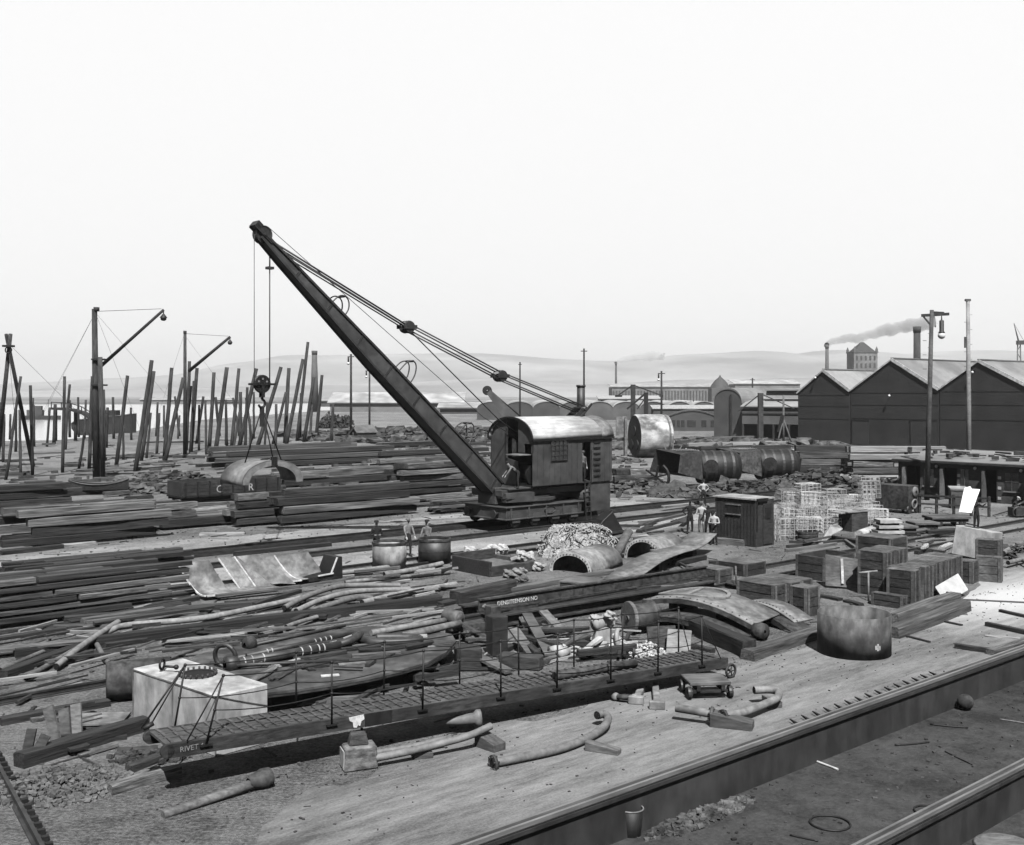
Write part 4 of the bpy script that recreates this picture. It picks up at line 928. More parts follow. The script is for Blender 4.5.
# big arc lamp pole at right
p = G(926.8, 500); k = F/p.y; o = root('arc_lamp_pole', 'tall dark pole with braced crossarm and hanging white arc lamp at right', 'lamp post', p)
def rp_(px, py): return D(px, py, p.y)-p
g = MB(); g.tube([(0, 0, 0), rp_(929.5, 400), rp_(931.8, 310)], [.2, .17, .14], 10); part('post', g, timber_grey, o)
g = MB(); g.beam(rp_(921.5, 315.5), rp_(949, 314), .14, .2); g.beam(rp_(923, 316), rp_(930.5, 325), .08, .1); g.beam(rp_(934, 312.5), rp_(944, 313), .1, .16); part('crossarm', g, timber, o)
c = rp_(941.6, 320); g = MB(); g.lathe([(.03, .3), (.06, .0), (.16, -.05), (.16, -.8), (.22, -.85), (.22, -.95)], c, n=14); part('lamp_body', g, black, o)
g = MB(); g.ball(c+Vector((0, 0, -1.08)), .26, 14, 8); part('globe', g, globe_m, o)
g = MB()
for i in range(14): z_ = 5.2+i*.5; g.box(.2 if i % 2 else -.16, -.02, z_, .26, .03, .03)
part('step_iron', g, black, o)['kind'] = 'stuff'
p = D(969, 460, 92); p.z = 0; o = root('telegraph_pole', 'tall pale bare pole rising behind the low brick office at right', 'pole', p)
h = CH-(300-HY)/F*92
g = MB(); g.tube([(0, 0, 0), (-.03, 0, h*.5), (-.1, 0, h)], [.22, .19, .15], 10); part('post', g, timber_pale, o)
g = MB(); g.box(-.1, 0, h-.1, .42, .3, .18); g.box(-.32, 0, h-4, .12, .16, .9); part('pole_cap', g, timber_grey, o)
g = MB()
for i in range(18): g.box((.2 if i % 2 else -.28)-.05, -.05, 3.5+i*.62, .2, .03, .03)
part('step_iron', g, black, o)['kind'] = 'stuff'
# ================================================================ TIMBER STACKS
PROT = {}
def proto(mat, v):
    if (mat, v) in PROT: return PROT[(mat, v)]
    r = random.Random(v*7+1); g = MB(); n_ = 5
    vs_ = []
    for i in range(n_+1):
        x = i/n_
        for (a_, b2) in ((-.5, 0), (.5, 0), (.5, .86), (.42, 1), (-.42, 1), (-.5, .9)):
            j = .06 if 0 < i < n_ else .12
            sw = .14*math.sin(3.1*x+v)*(1 if v % 2 else -1)
            vs_.append((x+(r.uniform(-.004, .004) if i in (0, n_) else 0), a_+sw+r.uniform(-j, j)*.6, b2+r.uniform(-j, j)*.35*(b2 > 0)))
    g.add(vs_, [(i*6+j, i*6+(j+1) % 6, i*6+6+(j+1) % 6, i*6+6+j) for i in range(n_) for j in range(6)]+[tuple(reversed(range(6))), tuple(range(n_*6, n_*6+6))])
    me = g.mesh('baulk', mat); PROT[(mat, v)] = me; return me
def log_one(p, L, w_, h_, rz, mat, label, group, name='timber_baulk', tilt=0):
    o = link(bpy.data.objects.new(name, proto(mat, R.randrange(6)))); o.location = p; o.rotation_euler = (0, -tilt, rz); o.scale = (L, w_, h_)
    return tag(o, label, 'timber', group)
NB = [0]
def stack(label, group, pxL, pyB, pxR, layers, rows, w_, h_, mats, jx=1.2, gap=1.0, rz=ANG, miss=.08, z0=0.0, split=.35):
    p = G(pxL, pyB); L = ulen(p, pxR); ux = Vector((math.cos(rz), math.sin(rz), 0)); vx = Vector((-math.sin(rz), math.cos(rz), 0))
    # bearers
    for x in (.12, .5, .88):
        log_one(p+ux*L*x+Vector((0, 0, z0)), .001+rows*w_*gap, .22, .16, rz+math.pi/2, baulk, label, group)
    z = z0+.16
    for l in range(layers):
        for r_ in range(rows):
            front = r_ == 0; topl = l >= layers-1
            if not (front or topl or r_ == rows-1): continue        # hidden inside the stack
            if topl and R.random() < miss*3: continue
            segs = [(0, L)]
            if R.random() < split:
                c = R.uniform(.35, .65)*L; segs = [(0, c-.05), (c+.05, L)]
            for a_, b2 in segs:
                a2 = a_+R.uniform(-jx, jx*.4)*(a_ == 0); b3 = b2+R.uniform(-jx*.4, jx)*(b2 == L)
                q = p+ux*a2+vx*(r_*w_*gap+R.uniform(-.09, .09))+Vector((0, 0, z))
                log_one(q, b3-a2, w_*R.uniform(.88, 1.02), h_*R.uniform(.86, .99), rz+R.uniform(-.03, .03), R.choice(mats), label, group); NB[0] += 1
        z += h_*1.02+(.07 if l < layers-1 else 0)
B, BG, BP = baulk, baulk_grey, baulk_pale
stack('thick dark baulk in the high stack at the left edge above the gravel path', 'baulks in the high left stack', 22, 549, 150, 4, 5, .42, .38, [B, BG, B, BG])
stack('dark baulk in the long low row behind the high left stack', 'baulks in the low row behind the high left stack', -30, 512, 72, 3, 4, .45, .42, [B, B, BG])
stack('squared baulk in the stack right of the high left stack, before the wagon', 'baulks before the goods wagon', 112, 534, 188, 3, 4, .42, .38, [B, B, BG])
stack('long low baulk lying beside the gravel path under the goods wagon', 'low baulks under the goods wagon', 168, 530, 268, 1, 4, .45, .45, [B, BG, BG], miss=0)
stack('thin dark plank in the long pile at the left edge below the gravel path', 'planks in the pile at the left edge', -25, 632, 135, 6, 6, .34, .17, [B, B, BG, BG], jx=2.2)
stack('dark plank in the second tier right of the left edge pile', 'planks in the second tier', 40, 592, 168, 4, 6, .34, .16, [B, B], jx=1.5)
stack('long baulk in the far stack behind the hanging arched plate', 'baulks in the far stack', 225, 470, 388, 3, 4, .5, .5, [B, B, BG])
stack('long baulk in the farthest tier left of the small hut', 'baulks in the farthest tier', 215, 458, 350, 2, 3, .5, .55, [B, BG])
stack('pale topped baulk in the stack right of the hanging arched plate', 'pale topped baulks', 284, 488, 390, 2, 3, .55, .55, [B, BG, BG])
stack('broad baulk in the near stack beneath the arched plate, ends towards the drums', 'baulks in the near stack', 287, 525, 408, 4, 3, .55, .42, [B, BG, B], jx=.8)
stack('short baulk in the small stack left of the near stack', 'baulks in the small stack', 240, 527, 292, 4, 3, .5, .36, [B, B, BG], jx=.5)
stack('slab in the tall slab stack behind the crane jib', 'slabs in the tall stack', 404, 503, 462, 6, 3, .65, .36, [BG, B, B], jx=.9)
stack('slab in the second slab stack left of the crane undercarriage', 'slabs in the second stack', 388, 480, 470, 4, 3, .6, .36, [B, B, BG], jx=1.2)
stack('thin plank on the low pile beside the crane wheels', 'planks beside the crane wheels', 440, 514, 478, 4, 4, .4, .12, [B, BG, B], jx=.8)
stack('thin plank lying on the low pile in front of the tall slab stack', 'planks before the tall slab stack', 358, 512, 444, 2, 3, .4, .14, [BG, B], jx=1.2)
stack('squared timber in the left of two stacks under the iron sheds', 'timbers under the left iron shed', 799, 473, 850, 4, 3, .6, .55, [B, BG, BG], jx=.4, rz=math.radians(2))
stack('squared pale ended timber in the right of two stacks under the iron sheds', 'timbers under the middle iron shed', 853, 475, 903, 4, 3, .6, .55, [BG, BP, BG], jx=.4, rz=math.radians(1))
stack('grey sawn timber lying right of the crane cab beside the scrap boilers', 'timbers right of the crane cab', 614, 484, 643, 2, 3, .6, .5, [BG, BG, B], jx=.5, rz=math.radians(10))
stack('far stacked timber beyond the crane jib in the back yard', 'far timbers beyond the jib', 392, 448, 470, 1, 4, .6, .6, [B, BG, BG], jx=3)
stack('far timber lying in the yard behind the tall slab stack', 'far timbers behind the slab stack', 395, 462, 475, 2, 3, .6, .5, [B, BG], jx=2)
# pale spars behind the scrap boilers
for i, (xa, ya, xb, yb, w_, m_) in enumerate([(688, 446, 797, 443.5, 1.6, BP), (700, 451, 790, 449, 2.2, B), (700, 457, 798, 453, 2.0, BP), (755, 459, 800, 458, 2.2, BP), (655, 447, 700, 450, 1.4, B), (690, 440, 760, 438, 1.6, BG)]):
    pa_, pb = G(xa, ya+4), G(xb, yb+4); d = pb-pa_; k = F/pa_.y
    log_one(pa_+Vector((0, 0, .5)), d.length, w_*2/k, w_*2/k, math.atan2(d.y, d.x), m_, 'long spar lying behind the scrap boilers before the open shed', 'spars behind the scrap boilers', 'timber_spar')
# loose scattered timbers
for (xa, ya, xb, yb, w_, h_, m_, lab) in [
    (14, 657, 137, 641, .3, .28, B, 'dark squared beam lying over pipe ends at the far left'),
    (96, 648, 440, 604, .34, .34, B, 'very long dark beam running between the pipe heap and the flat hull plate'),
    (4, 679, 92, 646, .3, .22, B, 'dark beam slanting across the pale pipe ends at left'),
    (64, 622, 258, 606, .28, .2, B, 'long dark beam lying below the turned-up plates'),
    (62, 547, 95, 544, .4, .14, BP, 'pale plank lying beside the gravel path at left'),
    (200, 535, 245, 534.5, .35, .12, BP, 'short pale plank on the gravel path below the wagon'),
    (0, 555, 62, 548, .45, .2, B, 'dark plank along the edge of the gravel path at left'),
    (235, 556, 330, 546, .3, .2, B, 'dark timber lying along the kerb of the crane track'),
    (746, 660, 818, 637.5, .42, .3, BG, 'grey baulk lying along the apron edge left of the open drum ring'),
    (892, 638, 964, 610, .45, .34, BG, 'near grey baulk lying right of the open drum ring'),
    (893, 624, 954, 601, .45, .34, BG, 'far grey baulk lying parallel right of the open drum ring'),
    (986, 626, 1050, 640, .16, .14, B, 'dark squared batten at the right edge of the apron'),
    (955, 648, 990, 653, .16, .14, B, 'short dark batten lying on the apron near the crane rail'),
    (990, 655, 1030, 642, .24, .16, BG, 'grey plank end beside the crane rail at the right edge'),
    (943, 622, 962, 626, .1, .06, B, 'small dark stick on the dusty apron right of the baulks'),
    (900, 635, 930, 643, .08, .06, B, 'thin dark stick lying from the baulk onto the apron'),
    (1000, 612, 1045, 622, .14, .1, B, 'uppermost dark batten of the loose pile at the right edge'),
    (985, 636, 1020, 639, .2, .04, BP, 'thin pale board lying flat by the right edge battens'),
    (20, 768, 148, 728, .34, .3, B, 'dark baulk lying below the leaning boards at lower left'),
    (110, 795, 178, 775, .22, .2, BG, 'grey plank with pale end lying under the gangway end'),
    (0, 725, 108, 705, .3, .16, B, 'dark timber edging beside the track left of the white tank'),
    (128, 772, 168, 758, .22, .14, B, 'short plank stub lying behind the gangway end'),
    (455, 604, 512, 591, .5, .45, B, 'dark heavy baulk lying behind the winch frame'),
    (500, 594, 612, 574, .3, .2, BG, 'grey timber lying between the bin and the steel girders'),
    (440, 607, 530, 586, .3, .16, B, 'dark timber lying in front of the scrap bin'),
    (693, 632, 748, 658, .45, .5, B, 'dark trough-like beam slanting from the curved plates to the gangway'),
    (640, 526, 690, 514, .25, .16, BG, 'upper thin rail-like timber lying left of the hut group'),
    (642, 532, 690, 521, .25, .16, B, 'middle dark timber lying left of the hut group'),
    (650, 537, 688, 529, .25, .16, BG, 'lower timber lying left of the hut group'),
    (620, 541, 668, 533, .3, .1, BP, 'pale board lying behind the second arched plate'),
    (690, 541, 745, 546, .4, .3, BG, 'grey timber lying at the feet of the hut group'),
    (672, 548, 715, 540, .45, .4, B, 'dark timber block before the hut group'),
    (788, 548, 850, 541, .2, .14, B, 'thin dark timber lying in front of the wire cages'),
    (786, 552, 836, 545, .2, .14, BG, 'thin grey timber lying nearer than its neighbour before the wire cages'),
    (805, 594, 840, 601, .25, .1, B, 'dark board lying in front of the lidless box'),
    (845, 602, 862, 606, .25, .1, B, 'short dark board lying beside the long slab box row'),
    (960, 600, 1040, 604, .12, .05, BG, 'thin grey lath lying on the bright apron patch at right'),
    ]:
    pa_, pb = G(xa, ya), G(xb, yb); d = pb-pa_
    log_one(pa_, d.length, w_, h_, math.atan2(d.y, d.x), m_, lab, None, 'timber_beam' if w_ > .2 else 'batten')
# leaning boards at lower left
for i, (xa, ya, xb, yb, lab) in enumerate([(57, 745, 48, 707, 'left broad board of the three propped upright at lower left'), (66, 742, 64, 709, 'middle board of the three propped upright at lower left'), (77, 740, 76, 704, 'right board of the three propped upright at lower left'), (25, 762, 32, 729, 'short dark board propped at the left end of the baulk'), (30, 764, 46, 735, 'slanting dark board propped on the baulk end')]):
    pa_ = G(xa, ya); q = D(xb, yb, pa_.y+.35)
    g = MB(); g.beam(Vector((0, 0, 0)), q-pa_, .24 if i < 3 else .2, .06, up=Vector((0, 1, .2))); one('propped_board', lab, 'board', g, timber_grey if i < 3 else timber, pa_)
# white stick leaning on the near stack
pa_ = G(271, 520.0); g = MB(); g.beam((0, 0, 0), D(276, 499, pa_.y+.3)-pa_, .16, .05, up=Vector((0, 1, 0))); one('white_batten', 'white batten leaning against the near timber stack', 'board', g, white, pa_)
# ================================================================ GOODS WAGON AND BOAT
p = G(183, 506); L = ulen(p, 282)
o = root('goods_wagon', 'dark open goods wagon lettered C R among the timber stacks', 'wagon', p+V*.2, ANG)
for y_ in (0, 2.2):
    g = MB(); g.box(L/2, y_, .62, L, .08, .95); sd = part('side_board', g, timber, o)
    g = MB()
    for i in range(9): g.box(.25+i*(L-.5)/8, y_-.07 if y_ == 0 else y_+.07, .57, .1, .06, .99)
    for i in range(1, 4): g.box(L/2, y_-.045 if y_ == 0 else y_+.045, .62+i*.235, L, .012, .025)
    part('side_ironwork', g, black, sd)
for x in (.04, L-.04): g = MB(); g.box(x, 1.1, .62, .08, 2.1, .95); part('end_board', g, timber, o)
g = MB(); g.box(L/2, 1.1, .49, L+.1, 2.3, .13); g.box(L/2, .15, .33, L, .12, .2); g.box(L/2, 2.05, .33, L, .12, .2); part('underframe', g, black, o)
for x in (1.5, L-1.5):
    for y_ in (.35, 1.85):
        g = MB(); g.lathe([(.06, -.06), (.36, -.06), (.42, -.04), (.42, .06), (.46, .07), (.06, .07)], (x, y_, .5), (0, 1, 0), 18, False); part('wheel', g, steel, o)
k0 = Matrix.Translation((2.45, -.09, .74)) @ FACE_NEAR; text('C', .7, letter_m, o, k0)
k0 = Matrix.Translation((4.85, -.09, .74)) @ FACE_NEAR; text('R', .7, letter_m, o, k0)
p = G(69, 495); L = ulen(p, 134)
o = root('old_rowing_boat', 'dark old rowing boat lying on the timber at left', 'boat', p+Vector((0, 0, .12)), ANG*.3); L *= .85
g = MB(); vs_ = []
NS = 10
for i in range(NS+1):
    x = i/NS; hw = .75*math.sin(math.pi*min(max(x*.92+.04, 0), 1))**.5; zt = .65+.35*(2*x-1)**2
    vs_ += [(x*L, -hw, zt), (x*L, -hw*.8, .25), (x*L, -.05, .03), (x*L, .05, .03), (x*L, hw*.8, .25), (x*L, hw, zt)]
g.add(vs_, [(i*6+j, i*6+j+1, i*6+7+j, i*6+6+j) for i in range(NS) for j in range(5)]); part('hull', g, timber, o)
g = MB()
for x in (.25, .5, .75): g.box(x*L, 0, .5, .22, 1.15, .05)
part('thwart', g, timber_grey, o)
for j in (0, 5):
    g = MB(); g.tube([vs_[i*6+j] for i in range(NS+1)], .045, 6); part('gunwale', g, timber_grey, o)
# ================================================================ TURNED-UP STEEL PLATES (curl up towards the back)
def trough(mb, x0, x1, prof, th=.04):
    t_ = MB(); t_.strip(prof, x0, x1, th, True); mb.add([(v[1]-.5*v[2], v[0], v[2]) for v in t_.v], t_.f, True)
PROF = [(0, .16), (.3, .13), (.6, .17), (.85, .32), (1.02, .58), (1.14, .9), (1.2, 1.28)]
def chalk_edge(mb, x, pr):
    for a_, b2 in zip(pr, pr[1:]): mb.beam((x-.5*a_[1], a_[0]-.02, a_[1]+.03), (x-.5*b2[1], b2[0]-.03, b2[1]+.03), .05, .05)
p = G(207, 601); o = root('flanged_plate', 'left grey steel plate curling up at the back with a notch and chalked edges', 'steel plate', p, ANG-.04)
g = MB(); trough(g, 0, 1.25, PROF); trough(g, 1.25, 3.0, PROF[:4]); part('sheet', g, plate, o)
g = MB(); chalk_edge(g, .0, PROF); g.beam((0, -.02, .17), (.5, -.02, .17), .05, .05); part('chalked_edge', g, chalk, o)
for x, w_ in ((1.55, .75), (2.2, 1.05)):
    g = MB(); g.poly3([(x, .62, .2), (x+w_, .62, .2), (x+w_-.5, 1.35, 1.3), (x-.52, 1.35, 1.3)], (0, .03, -.02)); g.poly3([(x+w_, .62, .2), (x+w_+.5, .3, .16), (x+w_-.5, 1.35, 1.3)], (.03, .03, 0)); part('upright_rib', g, plate, o)
    g = MB(); g.beam((x, .59, .2), (x-.52, 1.32, 1.3), .045, .04); part('chalked_edge', g, chalk, o)
for x in (.6, 2.4):
    g = MB(); g.box(x, .45, 0, .3, .5, .12); part('packing_block', g, timber, o)
p = G(281, 588); o = root('flanged_plate', 'right grey steel plate curling up at the back with dark squared right end', 'steel plate', p, ANG-.02)
PR2 = [(0, .2), (.35, .18), (.7, .24), (1.0, .42), (1.2, .7), (1.36, 1.05)]
g = MB(); trough(g, 0, 2.5, PR2); part('sheet', g, plate, o)
g = MB(); chalk_edge(g, .95, PR2); g.beam((0, -.02, .2), (.9, -.02, .2), .04, .05); part('chalked_edge', g, chalk, o)
g = MB(); g.poly3([(1.2, -.05, .1), (2.75, -.05, .1), (2.75, .0, .95), (2.5, 0, .95), (2.2, -.02, .3), (1.2, -.02, .24)], (0, 1.0, 0)); part('end_flange', g, black, o)
g = MB(); g.beam((1.6, -.08, .3), (2.3, -.08, .34), .05, .05); g.beam((2.2, -.07, .34), (2.5, -.04, .95), .05, .05); part('chalked_edge', g, chalk, o)
g = MB(); g.box(.6, .5, 0, .3, .5, .15); part('packing_block', g, timber, o)
# ================================================================ OPEN DRUMS AND RING
def open_drum(label, px, pyb, wpx, h, mat, wall=.03, band=False, name='open_drum', lip=True):
    p = G(px, pyb); k = F/p.y; r = wpx/2/k; p = p*(1+r*.95/p.y); o = root(name, label, 'drum', p)
    g = MB(); g.lathe([(r-wall, .04), (r-wall, h), (r, h), (r*1.0, 0), (r-wall, 0)], n=40); part('shell', g, mat, o)
    g = MB()
    if lip: g.lathe([(r+.002, h-.09), (r+.025, h-.09), (r+.025, h+.01), (r-wall-.02, h+.01), (r-wall-.02, h-.09)], n=40, smooth=False); part('rim', g, plate_dark, o)
    g = MB(); g.lathe([(.01, .05), (r-wall, .05)], n=32); part('bottom', g, dark_open, o)
    if band:
        g = MB(); g.lathe([(r+.001, h*.5), (r+.015, h*.5), (r+.015, h*.5+.04), (r+.001, h*.5+.04)], n=40, smooth=False); part('band', g, mat, o)
    return o, r
drum_pale = M('pale_drum', .22, .42, (3, 3, 1.4), .7, .2, .1, .45, 1.2)
open_drum('pale rusty open drum with man behind, left of the dark drum', 389.5, 570, 34.5, 1.12, drum_pale)
open_drum('dark open drum standing right of the pale rusty drum', 434.5, 565, 33, 1.08, steel, band=True)
o, r = open_drum('large stained open steel ring drum standing alone on the quay apron', 854, 660.5, 73.5, 1.17, drum_m, .02, name='ring_drum', lip=False)
g = MB(); pts_ = [(math.sin(a_)*(r+.004), -math.cos(a_)*(r+.004)) for a_ in (.28, .34, .4, .46)]
for (xa, ya), (xb, yb), h0, h1 in zip(pts_, pts_[1:], (.3, .26, .28), (.42, .46, .4)): g.add([(xa, ya, h0), (xb, yb, h0), (xb, yb, h1), (xa, ya, h1)], [(0, 1, 2, 3)])
part('paint_patch', g, letter_m, o)
o, r = open_drum('shallow dark basin standing at the corner of the wire cages', 807, 541, 22, .45, plate_dark)
# ================================================================ HUT
p = G(756, 547.5); o = root('site_hut', 'small dark wooden hut with pale flat roof beside the group of men', 'hut', p, ANG)
W_, D_ = 1.5, 2.5; H_ = 2.3
g = MB(); g.box(W_/2, D_/2, 0, W_, D_, H_); part('wall', g, crate_wood, o, bev=.02)
g = MB(); g.box(W_/2, D_/2+.05, H_, W_+.16, D_+.12, .07); part('roof', g, timber_pale, o)
g = MB(); g.box(W_*.3, -.03, H_-.07, W_*.55, .16, .14); g.box(.05, -.03, .8, .06, .05, 1.5); part('door_canopy', g, black, o)
g = MB(); g.box(W_*.62, -.015, .1, .75, .04, 2.0); dr = part('door', g, timber, o)
g = MB(); g.box(W_*.62, -.045, 1.35, .4, .03, .55); part('pane', g, dark_open, dr)
g = MB(); g.box(-.015, 1.35, 1.55, .04, .75, .42); wi = part('window', g, dark_open, o)
g = MB(); g.box(-.03, 1.35, 1.49, .06, .9, .06); g.box(-.03, 1.35, 1.97, .06, .9, .06); part('frame', g, timber_grey, wi)
g = MB()
for i in range(12): g.box(-.006, .12+i*.2, .05, .012, .018, H_-.1)
part('board_joint', g, black, o)['kind'] = 'stuff'
# ================================================================ LOW BRICK OFFICE AT RIGHT
P4 = G(993, 503); RZW = RZS-math.pi*0
o = root('brick_office', 'low dark brick office with open doorways and flat roof at right', 'office', P4, RZS)   # local x = towards the viewer-right
x0, x1, ZH = -7.0, 9.0, 2.62
doors = [(-6.4, -5.3), (-3.55, -2.55), (-.55, .25), (2.35, 3.3), (5.2, 6.1)]
wins = [(-5.0, -4.25, .9, 2.1), (-2.3, -1.7, 1.0, 2.2), (.85, 1.75, .9, 2.1), (3.7, 4.6, .9, 2.1)]
g = MB(); xs = x0
for a_, b2 in doors:
    g.box((xs+a_)/2, .12, 0, a_-xs, .24, ZH); g.box((a_+b2)/2, .12, 2.25, b2-a_, .24, ZH-2.25); xs = b2
g.box((xs+x1)/2, .12, 0, x1-xs, .24, ZH); g.box(x0+.12, 3, 0, .24, 5.5, ZH); part('wall', g, brick_m, o)
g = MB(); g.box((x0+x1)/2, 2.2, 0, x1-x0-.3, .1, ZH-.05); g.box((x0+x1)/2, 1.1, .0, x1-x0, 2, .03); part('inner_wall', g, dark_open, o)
g = MB(); g.poly3([(x0-.3, -.35, ZH), (x1, -.35, ZH), (x1, 5.5, ZH+.5), (x0-.3, 5.5, ZH+.5)], (0, 0, .12)); part('roof', g, roof_m, o)
g = MB(); g.box((x0+x1)/2-.15, -.4, ZH-.06, x1-x0+.3, .06, .14); part('fascia', g, timber, o)
for a_, b2, z0_, z1_ in wins:
    g = MB(); g.box((a_+b2)/2, -.02, z0_, b2-a_, .03, z1_-z0_); wi = part('window', g, glass_m, o)
    g = MB(); g.box((a_+b2)/2, -.05, z0_-.1, b2-a_+.2, .12, .08); part('sill', g, wall_pale, wi)
    g = MB(); g.box((a_+b2)/2, -.045, z0_, .04, .03, z1_-z0_); g.box((a_+b2)/2, -.045, (z0_+z1_)/2, b2-a_, .03, .04); part('frame', g, timber_grey, wi)
for a_, b2 in doors:
    g = MB(); g.beam((a_, .1, 1.1), (a_-.0+.12, -.75, 1.1), .05, 2.15, up=Vector((0, 0, 1))); part('door', g, timber_grey, o)
for x in (-4.0, -1.2, 1.95, 4.9):
    g = MB(); g.ball((x, -.14, 2.32), .11, 8, 6); part('wall_lamp', g, globe_m, o)
for x in (.45, 3.42, -2.42):
    for i in range(3): g = MB(); g.box(x, -.01, .25+i*.7, .22, .04, .2); part('white_quoin', g, whitish, o)
g = MB(); rr = random.Random(9)
for i in range(70): g.box(rr.uniform(x0, x1), rr.uniform(.5, 5), ZH+.2+rr.uniform(0, .35), rr.uniform(.2, 1.4), rr.uniform(.1, .4), rr.uniform(.05, .3), rr.uniform(0, 3))
part('roof_litter', g, debris_m, o)['kind'] = 'stuff'
# rail fence in front
pa_ = G(903, 512); pb = G(989, 517); o = root('rail_fence', 'dark post and rail fence before the brick office', 'fence', pa_); d = pb-pa_
for i in range(6):
    g = MB(); q = d*(i/5); g.box(q.x, q.y, 0, .14, .14, 1.25); part('post', g, timber, o)
for z in (.6, 1.12):
    g = MB(); g.beam(Vector((0, -.1, z)), d+Vector((0, -.1, z)), .05, .12); part('rail', g, timber, o)
# box with lid by the fence
p = G(958, 508); o = root('timber_locker', 'upright dark locker with pale sloping lid behind the white sheet', 'locker', p, -.2)
g = MB(); g.box(0, 0, 0, 1.0, .9, 1.25); part('body', g, timber_grey, o)
g = MB(); g.box(0, 0, 1.25, 1.1, 1.0, .1, mat=Matrix.Rotation(.12, 4, 'X')); part('lid', g, timber_pale, o)
# ================================================================ PIPES
def pipe(label, pts, rpx, mat=None, z=.0, flange=None, name='pipe', lift=None):
    P = []
    for i, q in enumerate(pts):
        zz_ = q[2] if len(q) > 2 else z
        P.append(G(q[0], q[1], zz_))
    k = F/P[len(P)//2].y; r = rpx/k; P = [p+Vector((0, 0, r)) for p in P]
    o0 = P[0].copy(); o0.z = 0; Q = [p-o0 for p in smooth_path(P, 5)]
    o = root(name, label, 'pipe', o0)
    g = MB(); g.tube(Q, r, 12, caps=False)
    part('tube', g, mat or pipe_m, o)
    for a_, b2 in ((Q[0], Q[1]), (Q[-1], Q[-2])):
        d = (a_-b2).normalized(); g = MB(); g.tube([a_-d*r*.4, a_+d*.004], r*.82, 12); part('bore', g, dark_open, o)
    for e in (flange or []):
        a_, b2 = (Q[0], Q[1]) if e == 0 else (Q[-1], Q[-2]); d = (b2-a_).normalized()
        g = MB(); g.tube([a_, a_+d*r*.7], r*1.75, 14)
        for j in range(6):
            an = j*math.pi/3; x = d.orthogonal().normalized(); y_ = d.cross(x); c = a_+x*math.cos(an)*r*1.4+y_*math.sin(an)*r*1.4; g.cyl(c-d*r*.3, c+d*r*1.1, r*.22, 6)
        part('flange', g, plate_dark, o)
    return o
for i, (pts, r_, m_, z_, lab) in enumerate([
    ([(26, 681), (70, 655), (110, 630, .25)], 2.6, timber_grey, .05, 'dull grey pole end leftmost in the pipe heap'),
    ([(56, 670), (85, 647, .2), (118, 625, .3)], 3.2, None, .05, 'pale pipe crossing under the beam in the pipe heap at left'),
    ([(97, 647, .1), (104, 660, .05), (109, 666, 0)], 2.6, None, .05, 'short bent pale pipe stub below the dark beam at left'),
    ([(100, 640, .1), (112, 633, .2), (130, 628, .2), (197, 622, .2), (245, 613, .2), (300, 601, .2)], 3.0, None, .2, 'long pale pipe bent at its left end in the pipe heap'),
    ([(133, 611), (160, 605), (194, 598)], 2.0, None, .05, 'thin pale pipe left of the turned-up plates'),
    ([(284, 611, .2), (305, 600, .25), (327, 592, .3), (350, 588, .2), (400, 588, .1)], 2.7, None, .2, 'uppermost pale bent pipe of the fanned bundle'),
    ([(296, 614, .2), (320, 603, .25), (345, 596, .3), (372, 593, .2), (410, 592, .1)], 2.7, None, .2, 'second pale bent pipe of the fanned bundle'),
    ([(310, 614, .1), (335, 606, .2), (358, 600, .2), (372, 601, .1)], 2.7, None, .1, 'short third pale pipe of the fanned bundle'),
    ([(362, 606, .1), (400, 597), (456, 587)], 3.0, None, .05, 'long straight pale pipe pointing at the scrap bin'),
    ([(384, 577), (410, 573), (442, 566)], 2.6, plate, .03, 'grey pipe lying in front of the dark open drum'),
    ([(337, 576), (375, 571), (412, 566)], 2.3, None, .03, 'pale pipe lying in front of the pale open drum'),
    ([(345, 584), (390, 580), (450, 574)], 2.0, plate, .03, 'thin grey pipe between the drums and the pipe bundle'),
    ([(180, 626), (240, 620), (330, 606)], 2.0, plate, .05, 'thin grey pipe under the long pale pipe'),
    ([(252, 626), (290, 620), (342, 612)], 2.4, None, .02, 'pale pipe end sticking out below the long dark beam'),
    ([(286, 629), (300, 624), (317, 619)], 2.2, None, .1, 'very short pale pipe above the white banded rods'),
    ([(0, 672), (40, 655), (75, 640)], 2.2, timber_grey, .02, 'dull pole at the left picture edge of the pipe heap'),
    ]): pipe(lab, pts, r_, m_, z_)
# foreground pipes
pipe('long pale curved pipe lying out from under the gangway', [(375, 762, .12), (410, 755, .14), (442, 747, .18), (470, 739, .25), (491, 729.5, .35)], 3.7, None, .1)
pipe('shorter pale pipe behind the long one under the gangway', [(374, 756, .1), (410, 750, .12), (444, 742, .15)], 3.0, None, .1)
pipe('bent pale pipe with flange lying alone on the quay apron', [(492, 768), (522, 762), (554, 755), (575, 748), (592, 740), (604, 731, .06), (608, 722, .12), (603, 718, .15), (597, 719.5, .16)], 4.3, None, .01, [0])
pipe('left tapered pipe of the jointed pair resting on a wedge by the rail', [(676, 712, .2), (700, 716, .18), (713, 718.5, .15)], 4.2, plate, .1, [1])
pipe('hooked grey pipe jointed to the tapered one on wedges by the rail', [(722, 721, .12), (745, 716, .12), (765, 708, .12), (777, 702, .18), (778, 696, .22), (770, 693.5, .24), (754, 694, .25)], 3.9, pipe_m, .1, [0])
